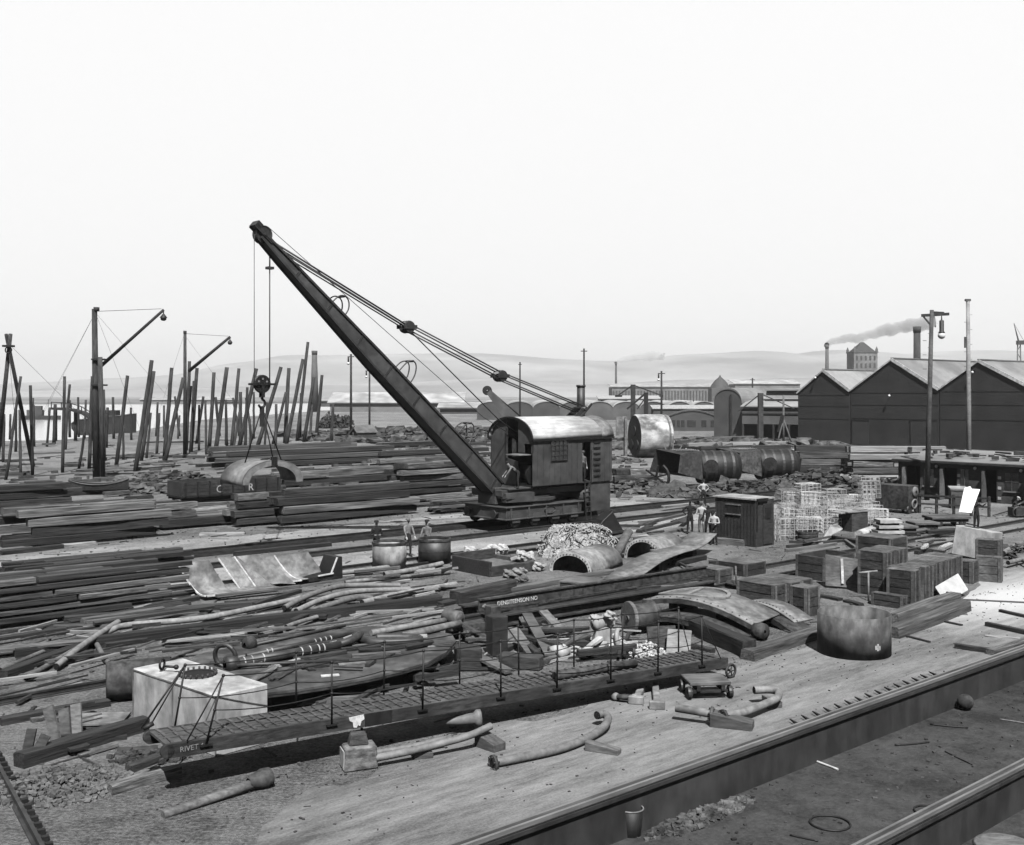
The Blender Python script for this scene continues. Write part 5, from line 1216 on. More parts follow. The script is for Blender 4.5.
def wedge(label, px, py, L, w_, h_, rz, mat=timber_grey, h2=None):
    p = G(px, py); g = MB(); h2 = h_*.55 if h2 is None else h2
    g.add([(-L/2, -w_/2, 0), (L/2, -w_/2, 0), (L/2, w_/2, 0), (-L/2, w_/2, 0), (-L/2, -w_/2, h_), (L/2, -w_/2, h2), (L/2, w_/2, h2), (-L/2, w_/2, h_)], [(3, 2, 1, 0), (4, 5, 6, 7), (0, 1, 5, 4), (1, 2, 6, 5), (2, 3, 7, 6), (3, 0, 4, 7)])
    return one('wooden_wedge', label, 'wedge', g, mat, p, rz, bev=.012)
wedge('small wooden wedge under the middle of the long curved pipe', 422, 757, .42, .3, .22, .3)
wedge('wooden wedge under the raised right end of the long curved pipe', 490, 748, .62, .35, .3, -.8)
wedge('flat wooden wedge lying under the bent flanged pipe', 603, 752, .75, .22, .2, -.45)
wedge('large wooden wedge under the joint of the pipe pair', 732, 727, .95, .4, .32, -.35)
wedge('small wooden wedge under the hook of the pipe pair', 772, 707, .4, .3, .28, .3)
p = G(434, 736, 0)
g = MB(); g.lathe([(.02, 0), (.12, .5), (.13, .9), (.2, .95), (.2, 1.05), (.05, 1.05)], (0, 0, .3), Vector((.97, .25, .02)), 14); one('tapered_nozzle', 'pale tapered nozzle lying in the shade under the gangway', 'nozzle', g, pipe_m, p)
# short tee bars
for i, (xa, ya, xb, yb, lab) in enumerate([(657, 709, 655, 687, 'right steel tee bolt lying before the gangway'), (636, 704, 642, 691, 'left shorter steel tee bolt lying before the gangway')]):
    a_ = G(xa, ya); b2 = G(xb, yb); o = root('tee_bolt', lab, 'bolt', a_); d = b2-a_; d.z = 0; n_ = d.normalized(); s_ = n_.cross(Vector((0, 0, 1)))
    g = MB(); g.beam(Vector((0, 0, .09)), d+Vector((0, 0, .09)), .17, .15); part('shank', g, plate, o, bev=.02)
    g = MB(); g.beam(-s_*.19+Vector((0, 0, .1)), s_*.19+Vector((0, 0, .1)), .16, .2); part('head', g, plate, o, bev=.02)
p = G(626, 702); o = root('shackle', 'small steel shackle with round pin lying left of the tee bolts', 'shackle', p)
g = MB(); g.ring((0, .1, .1), .2, .065, (0, .25, 1), 16, 8, .3, 4.6); part('bow', g, plate_dark, o)
g = MB(); g.tube([(-.3, .12, .1), (.18, -.1, .1)], .055, 8); g.ball((.2, -.1, .11), .12, 10, 6); g.ball((-.25, .1, .1), .11, 10, 6); part('pin', g, plate, o)
# four-wheeled trolley
p = G(711, 700); o = root('flat_trolley', 'small flat four-wheeled wooden trolley standing before the gangway', 'trolley', p, .12)
g = MB(); g.box(0, .45, .34, 1.05, .85, .1); part('deck', g, timber_grey, o, bev=.02)
g = MB(); g.box(-.3, .45, .22, .1, .9, .12); g.box(.32, .45, .22, .1, .9, .12); g.box(0, .08, .16, .9, .06, .07); part('underframe', g, timber, o)
for x in (-.52, .52):
    for y_ in (.12, .78):
        g = MB(); g.lathe([(.04, -.05), (.15, -.05), (.16, 0), (.15, .05), (.04, .05), (.04, -.05)], (x, y_, .16), (1, 0, 0), 16, False); part('wheel', g, steel, o)
# block and wedge block under the gangway
p = G(362, 771); o = root('stone_block', 'big rough wooden block standing on the apron under the gangway', 'block', p, .35)
g = MB(); g.prism([(-.36, -.02), (.34, .02), (.36, .55), (-.34, .5)], .46, 0, [(-.33, .02), (.32, .04), (.33, .5), (-.32, .47)]); part('block_body', g, baulk_grey, o, bev=.03)
g = MB(); g.box(-.352, .25, .04, .02, .4, .36); part('pale_face', g, whitish, o)
p2 = p+Vector((-.12, .28, .46)); g = MB(); g.prism([(-.2, -.15), (.2, -.15), (.2, .16), (-.2, .16)], .22, 0, [(-.15, -.12), (.16, -.1), (.16, .13), (-.14, .14)])
one('packing_wedge', 'small rough packing piece on top of the big block beneath the gangway', 'block', g, baulk_grey, p2, .3, bev=.02)
# round-headed post lying at lower left
a_, b2 = G(163, 818), G(262, 788); o = root('lying_mooring_post', 'rusty lying post with bulbous round head at lower left', 'post', a_); d = b2-a_
g = MB(); g.tube([Vector((0, 0, .05)), d*.5+Vector((0, 0, .09)), d*.93+Vector((0, 0, .13))], [.075, .09, .10], 10); part('shaft', g, timber_grey, o)
g = MB(); dn = d.normalized(); g.lathe([(.09, -.3), (.13, -.22), (.2, .02), (.19, .16), (.13, .2), (.01, .21)], d+Vector((0, 0, .17)), dn, 18); part('head', g, plate_dark, o)
# ================================================================ GANGWAY
A0 = G(168, 745, 1.0); A1 = G(728, 657, .58); gd = A1-A0; GL = gd.length; grz = math.atan2(gd.y, gd.x); gt = math.asin(gd.z/GL)
o = root('ship_gangway', 'long dark wooden ship gangway with stanchions and chain rails across the foreground', 'gangway', (A0.x, A0.y, 0), grz)
GW = 1.15
def gp(x, y, z): return Vector((x, y, 1.0+(-.42)*x/GL+z))
g = MB()
for y_ in (.05, GW-.05):
    g.beam(gp(0, y_, -.13), gp(GL, y_, -.15), .1, .26); g.tube([gp(0, y_-.05, -.13), gp(0, y_+.05, -.13)], .13, 14)
for x in range(1, 9): g.beam(gp(x*GL/9, 0.1, -.2), gp(x*GL/9, GW-.1, -.2), .1, .1)
part('side_beam', g, timber, o)
g = MB(); g.beam(gp(-.02, GW/2, -.03), gp(GL-.1, GW/2, -.03), GW-.08, .05); part('deck', g, deck_m if 'deck_m' in globals() else M('deck_boards', .07, .16, (3, 16, 16), .85, .4, .2, .45, .9), o)
g = MB(); r_ = random.Random(3)
for i in range(62):
    x = .12+i*(GL-.3)/62
    for y0_, y1_ in ((.09, .42), (.43, .75), (.76, GW-.09)): g.beam(gp(x+r_.uniform(-.02, .02), y0_, .005), gp(x+r_.uniform(-.02, .02), y1_, .005), .055, .045)
for y_ in (.425, .755): g.beam(gp(.05, y_, -.0), gp(GL-.1, y_, -.0), .05, .03)
part('tread_batten', g, M('tread_wood', .05, .13, (3, 14, 14), .85, .4, .2, .4, .9), o)['kind'] = 'stuff'
g = MB(); g.poly3([gp(3.74, -.004, -.02), gp(4.08, -.004, -.0), gp(4.1, -.004, -.1), gp(4.03, -.004, -.13), gp(4.0, -.004, -.23), gp(3.95, -.004, -.2), gp(3.92, -.004, -.25), gp(3.85, -.004, -.24), gp(3.83, -.004, -.13), gp(3.76, -.004, -.09)], (0, -.01, 0)); part('white_smear', g, chalk, o)
g = MB(); g.beam(gp(4.12, -.014, -.13), gp(4.75, -.014, -.13), .02, .27); part('dark_patch', g, black, o)
st_near, st_far = [], []
def stanch(x, y_, tilt=0, h=1.25):
    a_ = gp(x, y_, -.1); b2 = gp(x+tilt, y_, h*.94)
    g = MB(); g.tube([a_, b2], .021, 8); g.ball(b2, .036, 8, 6); g.ball(a_.lerp(b2, .5), .034, 8, 6); g.beam(gp(x-.12, y_, -.11), gp(x+.12, y_, -.11), .05, .04); part('stanchion', g, black, o)
    return a_, b2
for x, tl in ((.72, .34), (3.35, 0), (5.5, .02), (7.55, -.01), (9.15, .02), (10.8, 0), (12.35, .02), (13.9, -.02)): st_near.append(stanch(x, -.02, tl))
for x, tl in ((.5, .22), (3.1, 0), (5.2, .02), (7.2, 0), (8.9, -.02), (10.6, 0), (12.2, .02), (14.2, 0)): st_far.append(stanch(x, GW+.02, tl))
for L_ in (st_near, st_far):
    g = MB()
    for (a_, b2), (c_, d_) in zip(L_, L_[1:]):
        g.tube(sag(b2, d_, .05), .014, 5); g.tube(sag(a_.lerp(b2, .5), c_.lerp(d_, .5), .09), .012, 5)
    a_, b2 = L_[0]; g.tube([b2, gp(-.0 if L_ is st_far else .35, b2.y, .02)], .016, 5)
    a_, b2 = L_[-1]; g.tube([b2, gp(GL-.3, b2.y, 0)], .014, 5)
    part('chain_rail', g, black, o)
g = MB(); a_ = st_far[0][1]; g.tube([a_, gp(-.15, GW, .05)], .02, 6); g.tube([gp(.08, GW-.02, .12), gp(-.12, GW, .03)], .05, 8); part('turnbuckle', g, black, o)
for y_ in (.0, GW):
    g = MB(); c = gp(GL+.1, y_, -.3); c.z = .2
    g.ring(c, .17, .035, (0, 1, 0), 20, 6)
    for i in range(5):
        an = i*2*math.pi/5; g.tube([c, c+Vector((math.cos(an)*.16, 0, math.sin(an)*.16))], .018, 5)
    g.ball(c, .05, 8, 6); part('wheel', g, plate_dark, o)
g = MB(); g.tube([gp(GL+.1, -.03, -.38), gp(GL+.1, GW+.03, -.38)], .03, 8); g.box(GL-.05, GW/2, .22, .35, .8, .1); g.v = g.v; part('axle', g, black, o)
text('RIVET 6', .14, plate, o, Matrix.Translation(gp(.22, -.008, -.17)) @ FACE_NEAR)
p = ST(0, 0)
a_ = Vector(o.location)+Matrix.Rotation(grz, 3, 'Z') @ gp(9.3, .28, .1); b2 = Vector(o.location)+Matrix.Rotation(grz, 3, 'Z') @ gp(11.9, .33, .1)
g = MB(); g.tube([Vector(), b2-a_], .1, 12); one('deck_pipe', 'dark pipe lying along the gangway deck', 'pipe', g, plate_dark, a_)
# ================================================================ WHITE TANK AND PIPE DRUM AT LEFT
A = G(133, 724); dA = (G(215.7, 696, 1.28)-G(131.8, 668, 1.28)); dA.z = 0; tr_ = math.atan2(dA.y, dA.x)
o = root('white_tank', 'large white-painted steel tank with bolted manhole behind the left gangway end', 'tank', A, tr_)
TL, TW, TH = 3.42, 1.28, 1.28
g = MB(); g.box(TL/2, TW/2, 0, TL, TW, TH); part('shell', g, white, o, bev=.02)
g = MB()
for x in (0.02, TL/2, TL-.02): g.box(x, -.006, .02, .05, .012, TH-.04)
g.box(TL/2, -.008, TH-.05, TL, .012, .03); part('seam', g, plate, o)['kind'] = 'stuff'
g = MB(); g.lathe([(.01, 0), (.34, 0), (.36, .03), (.36, .0)], (1.62, .68, TH+.004), n=28, smooth=False); mh = part('manhole', g, dark_open, o)
g = MB()
for i in range(20):
    an = i*math.pi/10; g.cyl((1.62+math.cos(an)*.4, .68+math.sin(an)*.4, TH), (1.62+math.cos(an)*.4, .68+math.sin(an)*.4, TH+.09), .025, 6)
g.ring((1.62, .68, TH+.01), .38, .03, (0, 0, 1), 28, 5); part('bolt_ring', g, plate_dark, mh)
g = MB(); g.ring((.75, .3, TH+.16), .11, .03, (.8, .5, 0), 18, 6); g.tube([(.8, .3, TH+.12), (1.05, .45, TH+.12)], .03, 6); g.ball((1.08, .46, TH+.12), .06, 8, 6); part('lifting_ring', g, black, o)
p = G(106, 701); o = root('pipe_drum', 'thick dark cylinder lying on its side left of the white tank', 'cylinder', p)
ax = Vector((.93, .36, 0)); g = MB(); g.lathe([(.3, 0), (.46, 0), (.48, .04), (.48, 1.5), (.3, 1.5)], (0, 0, .48), ax, 26); part('barrel', g, plate_dark, o)
g = MB(); g.lathe([(.01, .06), (.3, .05), (.3, 0)], (0, 0, .48), ax, 22); part('bore', g, dark_open, o)
p = G(57, 715); o = root('scrap_plate', 'rusty flat plate lying behind the propped boards at lower left', 'plate', G(95, 722), .1)
g = MB(); g.box(0, 0, .05, 1.4, .9, .04); g.box(.2, .1, 0, .2, .5, .05); part('sheet', g, plate, o)
# ================================================================ FLAT HULL PLATE WITH RODS
zt = .55
out = [(266, 693), (300, 689), (335, 683.5), (370, 677), (400, 670), (428, 662), (446, 652), (456, 641), (452, 634), (420, 628), (370, 626), (300, 634), (240, 645), (196, 655), (190, 664), (225, 678)]
pts = [G(x, y, zt) for x, y in out]; c0 = G(320, 665); o = root('curved_hull_plate', 'flat grey plate with rounded right edge raised above black shade behind the gangway', 'hull plate', c0)
g = MB(); g.poly3([q-c0 for q in pts], (0, 0, -.06)); part('sheet', g, plate_flat if 'plate_flat' in globals() else M('dusty_plate', .04, .14, (2, 2, 2), .85, .3, .1, .5, .8), o)
g = MB()
for i in range(0, 8): g.beam(pts[i]-c0+Vector((0, .04, -.1)), pts[i+1]-c0+Vector((0, .04, -.1)), .05, .05)
part('edge_bar', g, plate_dark, o)
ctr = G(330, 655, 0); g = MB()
sk = [(G(x, y, zt)-ctr)*.93+ctr-c0 for x, y in out]; g.prism([(q.x, q.y) for q in sk], zt-.1, 0.002); part('shade_skirt', g, black, o)  # black skirt added under the plate, standing in for the shade there
def rod(label, a_, b2, r, z, bands, mat=steel, parts=None, name='davit_rod'):
    P0_, P1_ = G(*a_, z), G(*b2, z); o = root(name, label, 'rod', P0_); d = P1_-P0_
    g = MB(); g.tube([Vector((0, 0, r)), d+Vector((0, 0, r))], r, 12); part('bar', g, mat, o)
    dn = d.normalized()
    for bb in bands:
        q = d*bb+Vector((0, 0, r)); g = MB(); g.tube([q-dn*.018, q+dn*.018], r+.004, 12); part('white_band', g, letter_m, o)
    return o, d, dn
o, d, dn = rod('thick dark davit with white bands and hooked right end on the hull plate', (232, 669), (340, 650), .13, zt, (.1, .17, .27, .62, .7, .78, .83))
g = MB(); g.tube(smooth_path([d+Vector((-.1, 0, .13)), d+dn*.3+Vector((0, 0, .2)), d+dn*.55+Vector((0, .3, .25)), d+dn*.5+Vector((0, .6, .2)), d+dn*.3+Vector((0, .7, .15))], 5), .11, 10); part('hook_end', g, steel, o)
g = MB(); g.ring((-.2, .12, .3), .3, .06, (.3, 1, .15), 22, 8); g.lathe([(.1, -.2), (.22, -.15), (.22, .1), (.1, .2)], (.0, 0, .13), dn, 14); g.tube([(.1, -.12, .12), (.8, .1, .1), (2.9, .55, .1)], .05, 8); part('ring_end', g, steel, o)
o, d, dn = rod('thinner dark davit with white bands behind the thick one', (246, 659), (353, 636), .075, zt, (.18, .22, .62, .67, .72, .77))
g = MB(); g.tube(smooth_path([(0, 0, .07), (-.15, -.03, .05), (-.25, -.12, .0), (-.3, -.2, -.02)], 4), .08, 8); part('bent_end', g, steel, o)
o, d, dn = rod('slim rod with a knobbed left end lying beyond the davits', (252, 647), (345, 627), .05, zt, ())
g = MB(); g.lathe([(.06, -.25), (.2, -.2), (.18, .05), (.06, .12)], Vector((0, 0, .1)), dn, 14); part('knob', g, plate_dark, o)
o, d, dn = rod('upper of two round bars pointing at the winch frame', (371, 636), (458, 621), .09, zt, (), plate)
o, d, dn = rod('lower of two round bars pointing at the winch frame', (402, 640), (460, 627), .11, zt, (), plate)
p = G(392, 646, zt); o = root('horseshoe_fender', 'dark horseshoe-shaped iron lying on the hull plate', 'iron ring', p)
g = MB(); g.tube(smooth_path([(-.9, .35, .12), (-.6, .0, .12), (-.1, -.1, .12), (.45, .0, .12), (.75, .25, .12), (.5, .5, .12), (-.1, .55, .12), (-.5, .5, .12)], 5), .12, 10); part('bow', g, steel, o)
g = MB(); g.box(-.92, .38, .02, .14, .2, .25); part('lug', g, plate_dark, o)
p = G(222, 664, zt)
for i, (x, y, L_, m_, lab) in enumerate([(330, 676, .45, whitish, 'small white paper scrap on the hull plate edge'), (352, 664, .7, plate, 'small flat bar lying on the hull plate'), (436, 646, .5, whitish, 'pale scrap board on the right tip of the hull plate')]):
    g = MB(); g.box(0, 0, 0, L_, .14, .03); one('scrap_bar', lab, 'scrap', g, m_, G(x, y, zt)+Vector((0, 0, .002)), .3)
# ================================================================ GRAVEL AND LITTER
def heap(name, label, px, py, rx, ry, h, n_, smin, smax, mat, cat='heap', seed=1, kindv='stuff', flat=.7):
    r = random.Random(seed); p = G(px, py); g = MB()
    for i in range(n_):
        a_ = r.uniform(0, 6.283); q = r.random()**.6; x, y = math.cos(a_)*q*rx, math.sin(a_)*q*ry; z = h*(1-q)*r.random()
        s_ = r.uniform(smin, smax); m = Matrix.Rotation(r.uniform(0, 6), 3, 'Z') @ Matrix.Rotation(r.uniform(-.6, .6), 3, 'X')
        vs_ = [m @ Vector((dx*s_*r.uniform(.5, 1), dy*s_*r.uniform(.4, .9), dz*s_*flat*r.uniform(.5, .9)))+Vector((x, y, z+s_*.2)) for dz in (-1, 1) for dx, dy in ((-1, -1), (1, -1), (1, 1), (-1, 1))]
        g.add(vs_, [(3, 2, 1, 0), (4, 5, 6, 7), (0, 1, 5, 4), (1, 2, 6, 5), (2, 3, 7, 6), (3, 0, 4, 7)])
    o = one(name, label, cat, g, mat, p); 
    if kindv: o['kind'] = kindv
    return o
heap('gravel_heap', 'spread of pale broken stone below the propped boards at lower left', 62, 786, 1.35, 1.2, .18, 620, .02, .075, stone_m, seed=3)
o = heap('rubble_heap', 'spread of dark rubble beside the bucket on the berth floor', 672, 822, 1.7, .3, .16, 420, .02, .09, rubble_m, seed=4); q = ST(17.2, 13.72, -.8); o.location = q; o.rotation_euler = (0, 0, ANG)
heap('pale_gravel_heap', 'small heap of pale gravel beside the wooden reel', 645, 655, .75, .7, .45, 420, .025, .06, whitish, seed=5)
heap('brick_rubble', 'low heap of broken brick and earth behind the gangway end at left', 150, 757, .9, .5, .15, 160, .02, .09, plate_dark, seed=6)
for i, (px, py, rx, ry, h, n_, lab) in enumerate([(822, 486, 6.0, 4.0, 1.7, 520, 'scrap heap of broken plates in front of the iron shed timbers'), (885, 492, 4.0, 3.5, 1.1, 320, 'scrap heap left of the brick office'), (735, 492, 4.5, 2.5, .9, 300, 'scrap tangle under the right old boiler'), (640, 492, 3.4, 2.2, 1.2, 260, 'scrap tangle at the foot of the left old boiler'), (690, 497, 3.0, 1.2, .6, 160, 'scrap pieces under the middle of the old boilers')]):
    heap('scrap_heap', lab, px, py, rx, ry, h, n_, .08, .45, debris_m, seed=20+i, flat=.35)
for i, (px, py, rx, ry, h, n_, lab) in enumerate([(150, 492, 3.2, 2.0, .6, 200, 'jumble of broken timber left of the goods wagon'), (165, 480, 4, 3, .8, 220, 'jumble of scrap beneath the timber poles'), (600, 478, 3, 5, .9, 140, 'scrap jumble right behind the crane cab'), (560, 462, 9, 5, .8, 200, 'scrap line beyond the crane cab'), (430, 436, 26, 30, .7, 520, 'far litter in the back yard beyond the jib'), (680, 447, 24, 7, .9, 500, 'far litter before the low arched building'), (860, 462, 14, 5, 1.0, 260, 'litter at the foot of the iron sheds')]):
    heap('timber_scrap', lab, px, py, rx, ry, h, n_, .1 if rx < 20 else .3, .6 if rx < 20 else 1.5, debris_m, seed=40+i, flat=.3)
# debris strewn over the yard
r = random.Random(77); g = MB()
def chip(g, x, y, z, L_, w_, h_, a_):
    g.box(x, y, z, L_, w_, h_, a_)
for i in range(2600):
    s_ = r.uniform(-4, 70); t = r.uniform(19.5, 62)
    q = ST(s_, t); big = r.random()
    chip(g, q.x, q.y, 0, r.uniform(.04, .12) if big < .85 else r.uniform(.3, 1.3), r.uniform(.03, .1), r.uniform(.01, .06), r.uniform(0, 3.1))
for i in range(900):
    s_ = r.uniform(8, 110); t = r.uniform(62, 130); q = ST(s_, t)
    chip(g, q.x, q.y, 0, r.uniform(.2, 2.2), r.uniform(.1, .4), r.uniform(.04, .3), ANG+r.uniform(-.5, .5))
struct('yard_litter', g, debris_m, kind='stuff')
g = MB()
for i in range(900):
    s_ = r.uniform(8, 60); t = 19.3-5*r.random()**2.2; q = ST(s_, t); chip(g, q.x, q.y, .005, r.uniform(.01, .06)*(1 if r.random() < .93 else 4), r.uniform(.01, .04), r.uniform(.008, .025), r.uniform(0, 3))
struct('apron_litter', g, debris_m, kind='stuff')
g = MB()
for i in range(700):
    s_ = r.uniform(10, 60); t = r.uniform(11.2, 14.0)-(0 if i < 520 else 4); q = ST(s_, t, -.8 if i < 520 else -1.6); chip(g, q.x, q.y, q.z, r.uniform(.02, .1), r.uniform(.02, .07), r.uniform(.01, .04), r.uniform(0, 3))
struct('berth_litter', g, debris_m, kind='stuff')
# ================================================================ BERTH FLOOR THINGS
p = G(631, 838, -.8); o = root('iron_bucket', 'dark iron bucket standing at the foot of the berth girder', 'bucket', p*1.0)
p = p*(1+.17/p.y); o.location = (p.x, p.y, -.8)
g = MB(); g.lathe([(.19, 0), (.24, .5), (.225, .5), (.18, .02), (.01, .02)], n=24); part('body', g, black, o)
g = MB(); g.ring((0, 0, .5), .235, .016, n=28); part('rim', g, plate, o)
g = MB(); g.ring((0, .02, .5), .23, .012, (0, .35, 1), 18, 5, 0, math.pi); part('handle', g, steel, o)
p = ST(28.25, 13.78, -.8); g = MB(); g.ball((0, 0, .21), .21, 20, 14); o = one('iron_ball', 'dark round iron ball lying against the berth girder', 'ball', g, plate_dark, p)
def hoop(label, px, py, R_, r_=.022):
    p = G(px, py, -.8); g = MB(); g.ring((0, 0, r_), R_, r_, n=40); return one('iron_hoop', label, 'hoop', g, black, p)
hoop('thin iron hoop lying flat near the bottom of the berth floor', 830, 824, .38)
hoop('iron hoop partly hidden by the lower crane rail', 930, 812, .3)
for (xa, ya, xb, yb, w_, m_, lab) in [(805, 758, 838, 770.5, .05, whitish, 'pale stick lying on the berth floor by the girder'), (930, 725, 968, 728.5, .045, black, 'dark rod upper of two on the berth floor'), (895, 746, 929, 743, .045, black, 'dark rod lower of two on the berth floor'), (945, 752, 972, 765, .03, black, 'bent dark wire on the berth floor'), (910, 718, 935, 712, .06, black, 'short dark bar close to the berth girder'), (790, 836, 818, 842, .04, black, 'dark rod at the bottom edge of the berth floor'), (670, 812, 690, 822, .05, black, 'dark stick beside the rubble near the bucket'), (1000, 720, 1030, 725, .04, plate, 'thin wire at the right edge of the berth floor')]:
    a_, b2 = G(xa, ya, -.8), G(xb, yb, -.8); g = MB(); m = (b2-a_)*.5+Vector((r.uniform(-.03, .03), r.uniform(-.03, .03), 0)); g.tube(smooth_path([(0, 0, w_/2), m+Vector((0, 0, w_/2)), b2-a_+Vector((0, 0, w_/2))], 3), w_/2, 6); one('loose_rod', lab, 'rod', g, m_, a_)
p = G(1005, 893, -1.6); o = root('round_topped_cask', 'pale round top of a cask just showing at the bottom right corner', 'cask', p*1.0)
g = MB(); g.lathe([(.5, 0), (.62, .35), (.62, .6), (.52, .9), (.5, .88), (.48, .85), (.01, .85)], n=28); part('staves', g, timber_grey, o)
g = MB(); g.ring((0, 0, .86), .53, .03, n=28); part('hoop', g, plate_dark, o)
# ================================================================ CENTRE: SCRAP BIN, FIBRE HEAP, ARCHES
p = G(491, 577); o = root('scrap_bin', 'low wooden bin holding white castings and chain near the pale heap', 'bin', p, ANG)
W_, D_ = 2.35, 2.5
for (x, y_, sx, sy, h_, m_) in ((W_/2, 0, W_, .14, .42, timber), (0, D_/2, .14, D_, .62, timber), (W_/2, D_, W_, .14, .7, timber), (W_, D_/2, .14, D_, .45, timber_grey)):
    g = MB(); g.box(x, y_, 0, sx, sy-.0, h_); part('side_board', g, m_, o, bev=.02)
g = MB(); g.box(W_*.5, D_*.5, .03, W_-.2, D_-.2, .25); part('filling', g, stone_m, o)['kind'] = 'stuff'
r = random.Random(5)
def lumpy(g, c, r0, rr, sq=(1, 1, .8)):
    t_ = MB(); t_.ball((0, 0, 0), r0, 11, 8, sq); ph = [rr.uniform(0, 6) for _ in range(6)]
    for v in t_.v:
        x, y, z = [q/r0 for q in v]; k_ = 1+.22*math.sin(x*4+ph[0])*math.sin(y*5+ph[1])+.18*math.sin(z*6+ph[2]+x*3)+.1*math.sin(9*x+ph[3])*math.sin(8*z+ph[4])
        t_.v[t_.v.index(v)] = (v[0]*k_, v[1]*k_, v[2]*k_)
    g.add([Vector(v)+Vector(c) for v in t_.v], t_.f)
def lump(label, px, py, s_, seed, z=0, m_=None):
    rr = random.Random(seed); g = MB()
    for i in range(5): lumpy(g, (rr.uniform(-1, 1)*s_, rr.uniform(-.5, .5)*s_, s_*rr.uniform(.35, .75)), s_*rr.uniform(.4, .75), rr)
    g.beam((-s_, 0, s_*.3), (s_*1.1, .1, s_*.9), s_*.4, s_*.25)
    return one('white_lump', label, 'lump', g, m_ or whitish, G(px, py, z)+Vector((0, 0, 0)))
lump('white lumpy heap lying inside the low bin at left', 478, 557, .42, 1, .3); lump('white lumpy heap inside the low bin at its middle', 497, 554, .4, 2, .3); lump('white rough lump in front of the right side of the bin', 513, 578, .36, 3, 0, stone_m); lump('tall white lump standing right of the bin', 539, 571, .3, 4, 0, white); lump('white blocky piece on the back wall of the bin', 520, 562, .4, 5, .3, white); lump('small rough lump with lug lying before the bin', 521, 584, .25, 6, 0, stone_m)
# fibre heap
p = G(578, 555); r = random.Random(8); g = MB(); W_, D_, H_ = 3.5, 1.5, 1.35; NX, NY = 46, 24
vs_ = []
for j in range(NY+1):
    for i in range(NX+1):
        u_, v_ = i/NX*2-1, j/NY*2-1
        e = max(abs(u_)**5, abs(v_)**4); hgt = H_*(1-e)*(1-.22*max(0, u_))+.12*math.sin(u_*7)*(1-e)
        vs_.append((u_*W_/2+r.uniform(-.05, .05), v_*D_/2+r.uniform(-.05, .05), max(0, hgt+r.uniform(-.09, .09)*(1-e*.5))))
g.add(vs_, [(j*(NX+1)+i, j*(NX+1)+i+1, (j+1)*(NX+1)+i+1, (j+1)*(NX+1)+i) for j in range(NY) for i in range(NX)])
o = root('fibre_heap', 'pale woven-looking heap of coiled fibre or rope before the crane', 'heap', p, .12); part('pile', g, straw, o)
g = MB()
for i in range(420):
    x, y_ = r.uniform(-W_/2, W_/2), r.uniform(-D_/2, D_/2); e = max((abs(x)*2/W_)**5, (abs(y_)*2/D_)**4); z = H_*(1-e)
    g.tube(smooth_path([(x, y_, z-.02), (x+r.uniform(-.2, .2), y_+r.uniform(-.2, .2), z+.1), (x+r.uniform(-.35, .35), y_+r.uniform(-.3, .3), z-.05)], 2), .022, 4)
part('loose_strand', g, straw, o)['kind'] = 'stuff'
def archplate(label, px, py, rz, span, rise, ln, th=.04):
    o = root('arched_plate', label, 'boiler plate', G(px, py), rz)
    prof = [(-span/2*math.cos(math.pi*i/18), rise*math.sin(math.pi*i/18)**.85) for i in range(19)]
    g = MB(); g.strip(prof, 0, ln, th, True); part('shell', g, plate, o)
    inn = [(x*.86, z*.86) for x, z in prof]; g = MB(); g.poly3([(x, -.03, z+.02) for x, z in prof]+[(x, -.03, z) for x, z in reversed(inn)], (0, .05, 0)); part('flange', g, whitish, o)
    g = MB()
    for i in range(1, 18):
        x, z = prof[i]; g.cyl((x*.93, -.035, z*.93), (x*.93, -.05, z*.93), .025, 6)
    part('bolt_hole', g, black, o)['kind'] = 'stuff'
archplate('nearer grey arched plate with pale flange below the fibre heap', 570.5, 573, -.55, 2.0, .85, 2.9)
archplate('farther grey arched plate behind the slanting pole', 643, 560, -.6, 1.9, .95, 2.5)
pa_ = G(614, 561); pb = D(629, 531, pa_.y+1.2); g = MB(); g.tube([Vector((0, 0, .1)), pb-pa_], .2, 10); one('slanting_post', 'short thick post slanting between the two arched plates', 'post', g, timber_grey, pa_)
# long wavy plate
pa_, pb = G(598, 592), G(702, 551); d = pb-pa_; L_ = d.length; o = root('wavy_plate', 'long wavy grey plate rising to the right from the girders', 'steel plate', pa_, math.atan2(d.y, d.x))
prof = smooth_path([(0, 0, .04), (L_*.15, 0, .18), (L_*.4, 0, .52), (L_*.6, 0, .56), (L_*.75, 0, .5), (L_*.88, 0, .58), (L_, 0, .85)], 6); g = MB(); g.strip([(q.x, q.z) for q in prof], -.75, .55, .045, True); part('sheet', g, plate, o)
for x in (.45, .8):
    g = MB(); g.box(L_*x, 0, 0, .4, .9, .55); part('packing', g, timber, o)
p = G(594, 593); o = root('low_deck_box', 'low flat-topped dark box lying left of the wavy plate', 'box', p, -.3)
g = MB(); g.prism([(-1.3, -.1), (-.1, -.35), (.2, .9), (-1.0, 1.2)], .3); g.xf(Matrix.Translation((0, 0, .05))); part('body', g, plate_dark, o)
g = MB(); g.poly3([(-1.35, -.12, .36), (-.06, -.4, .36), (.24, .92, .36), (-1.04, 1.26, .36)], (0, 0, .05)); part('lid', g, timber_grey, o)
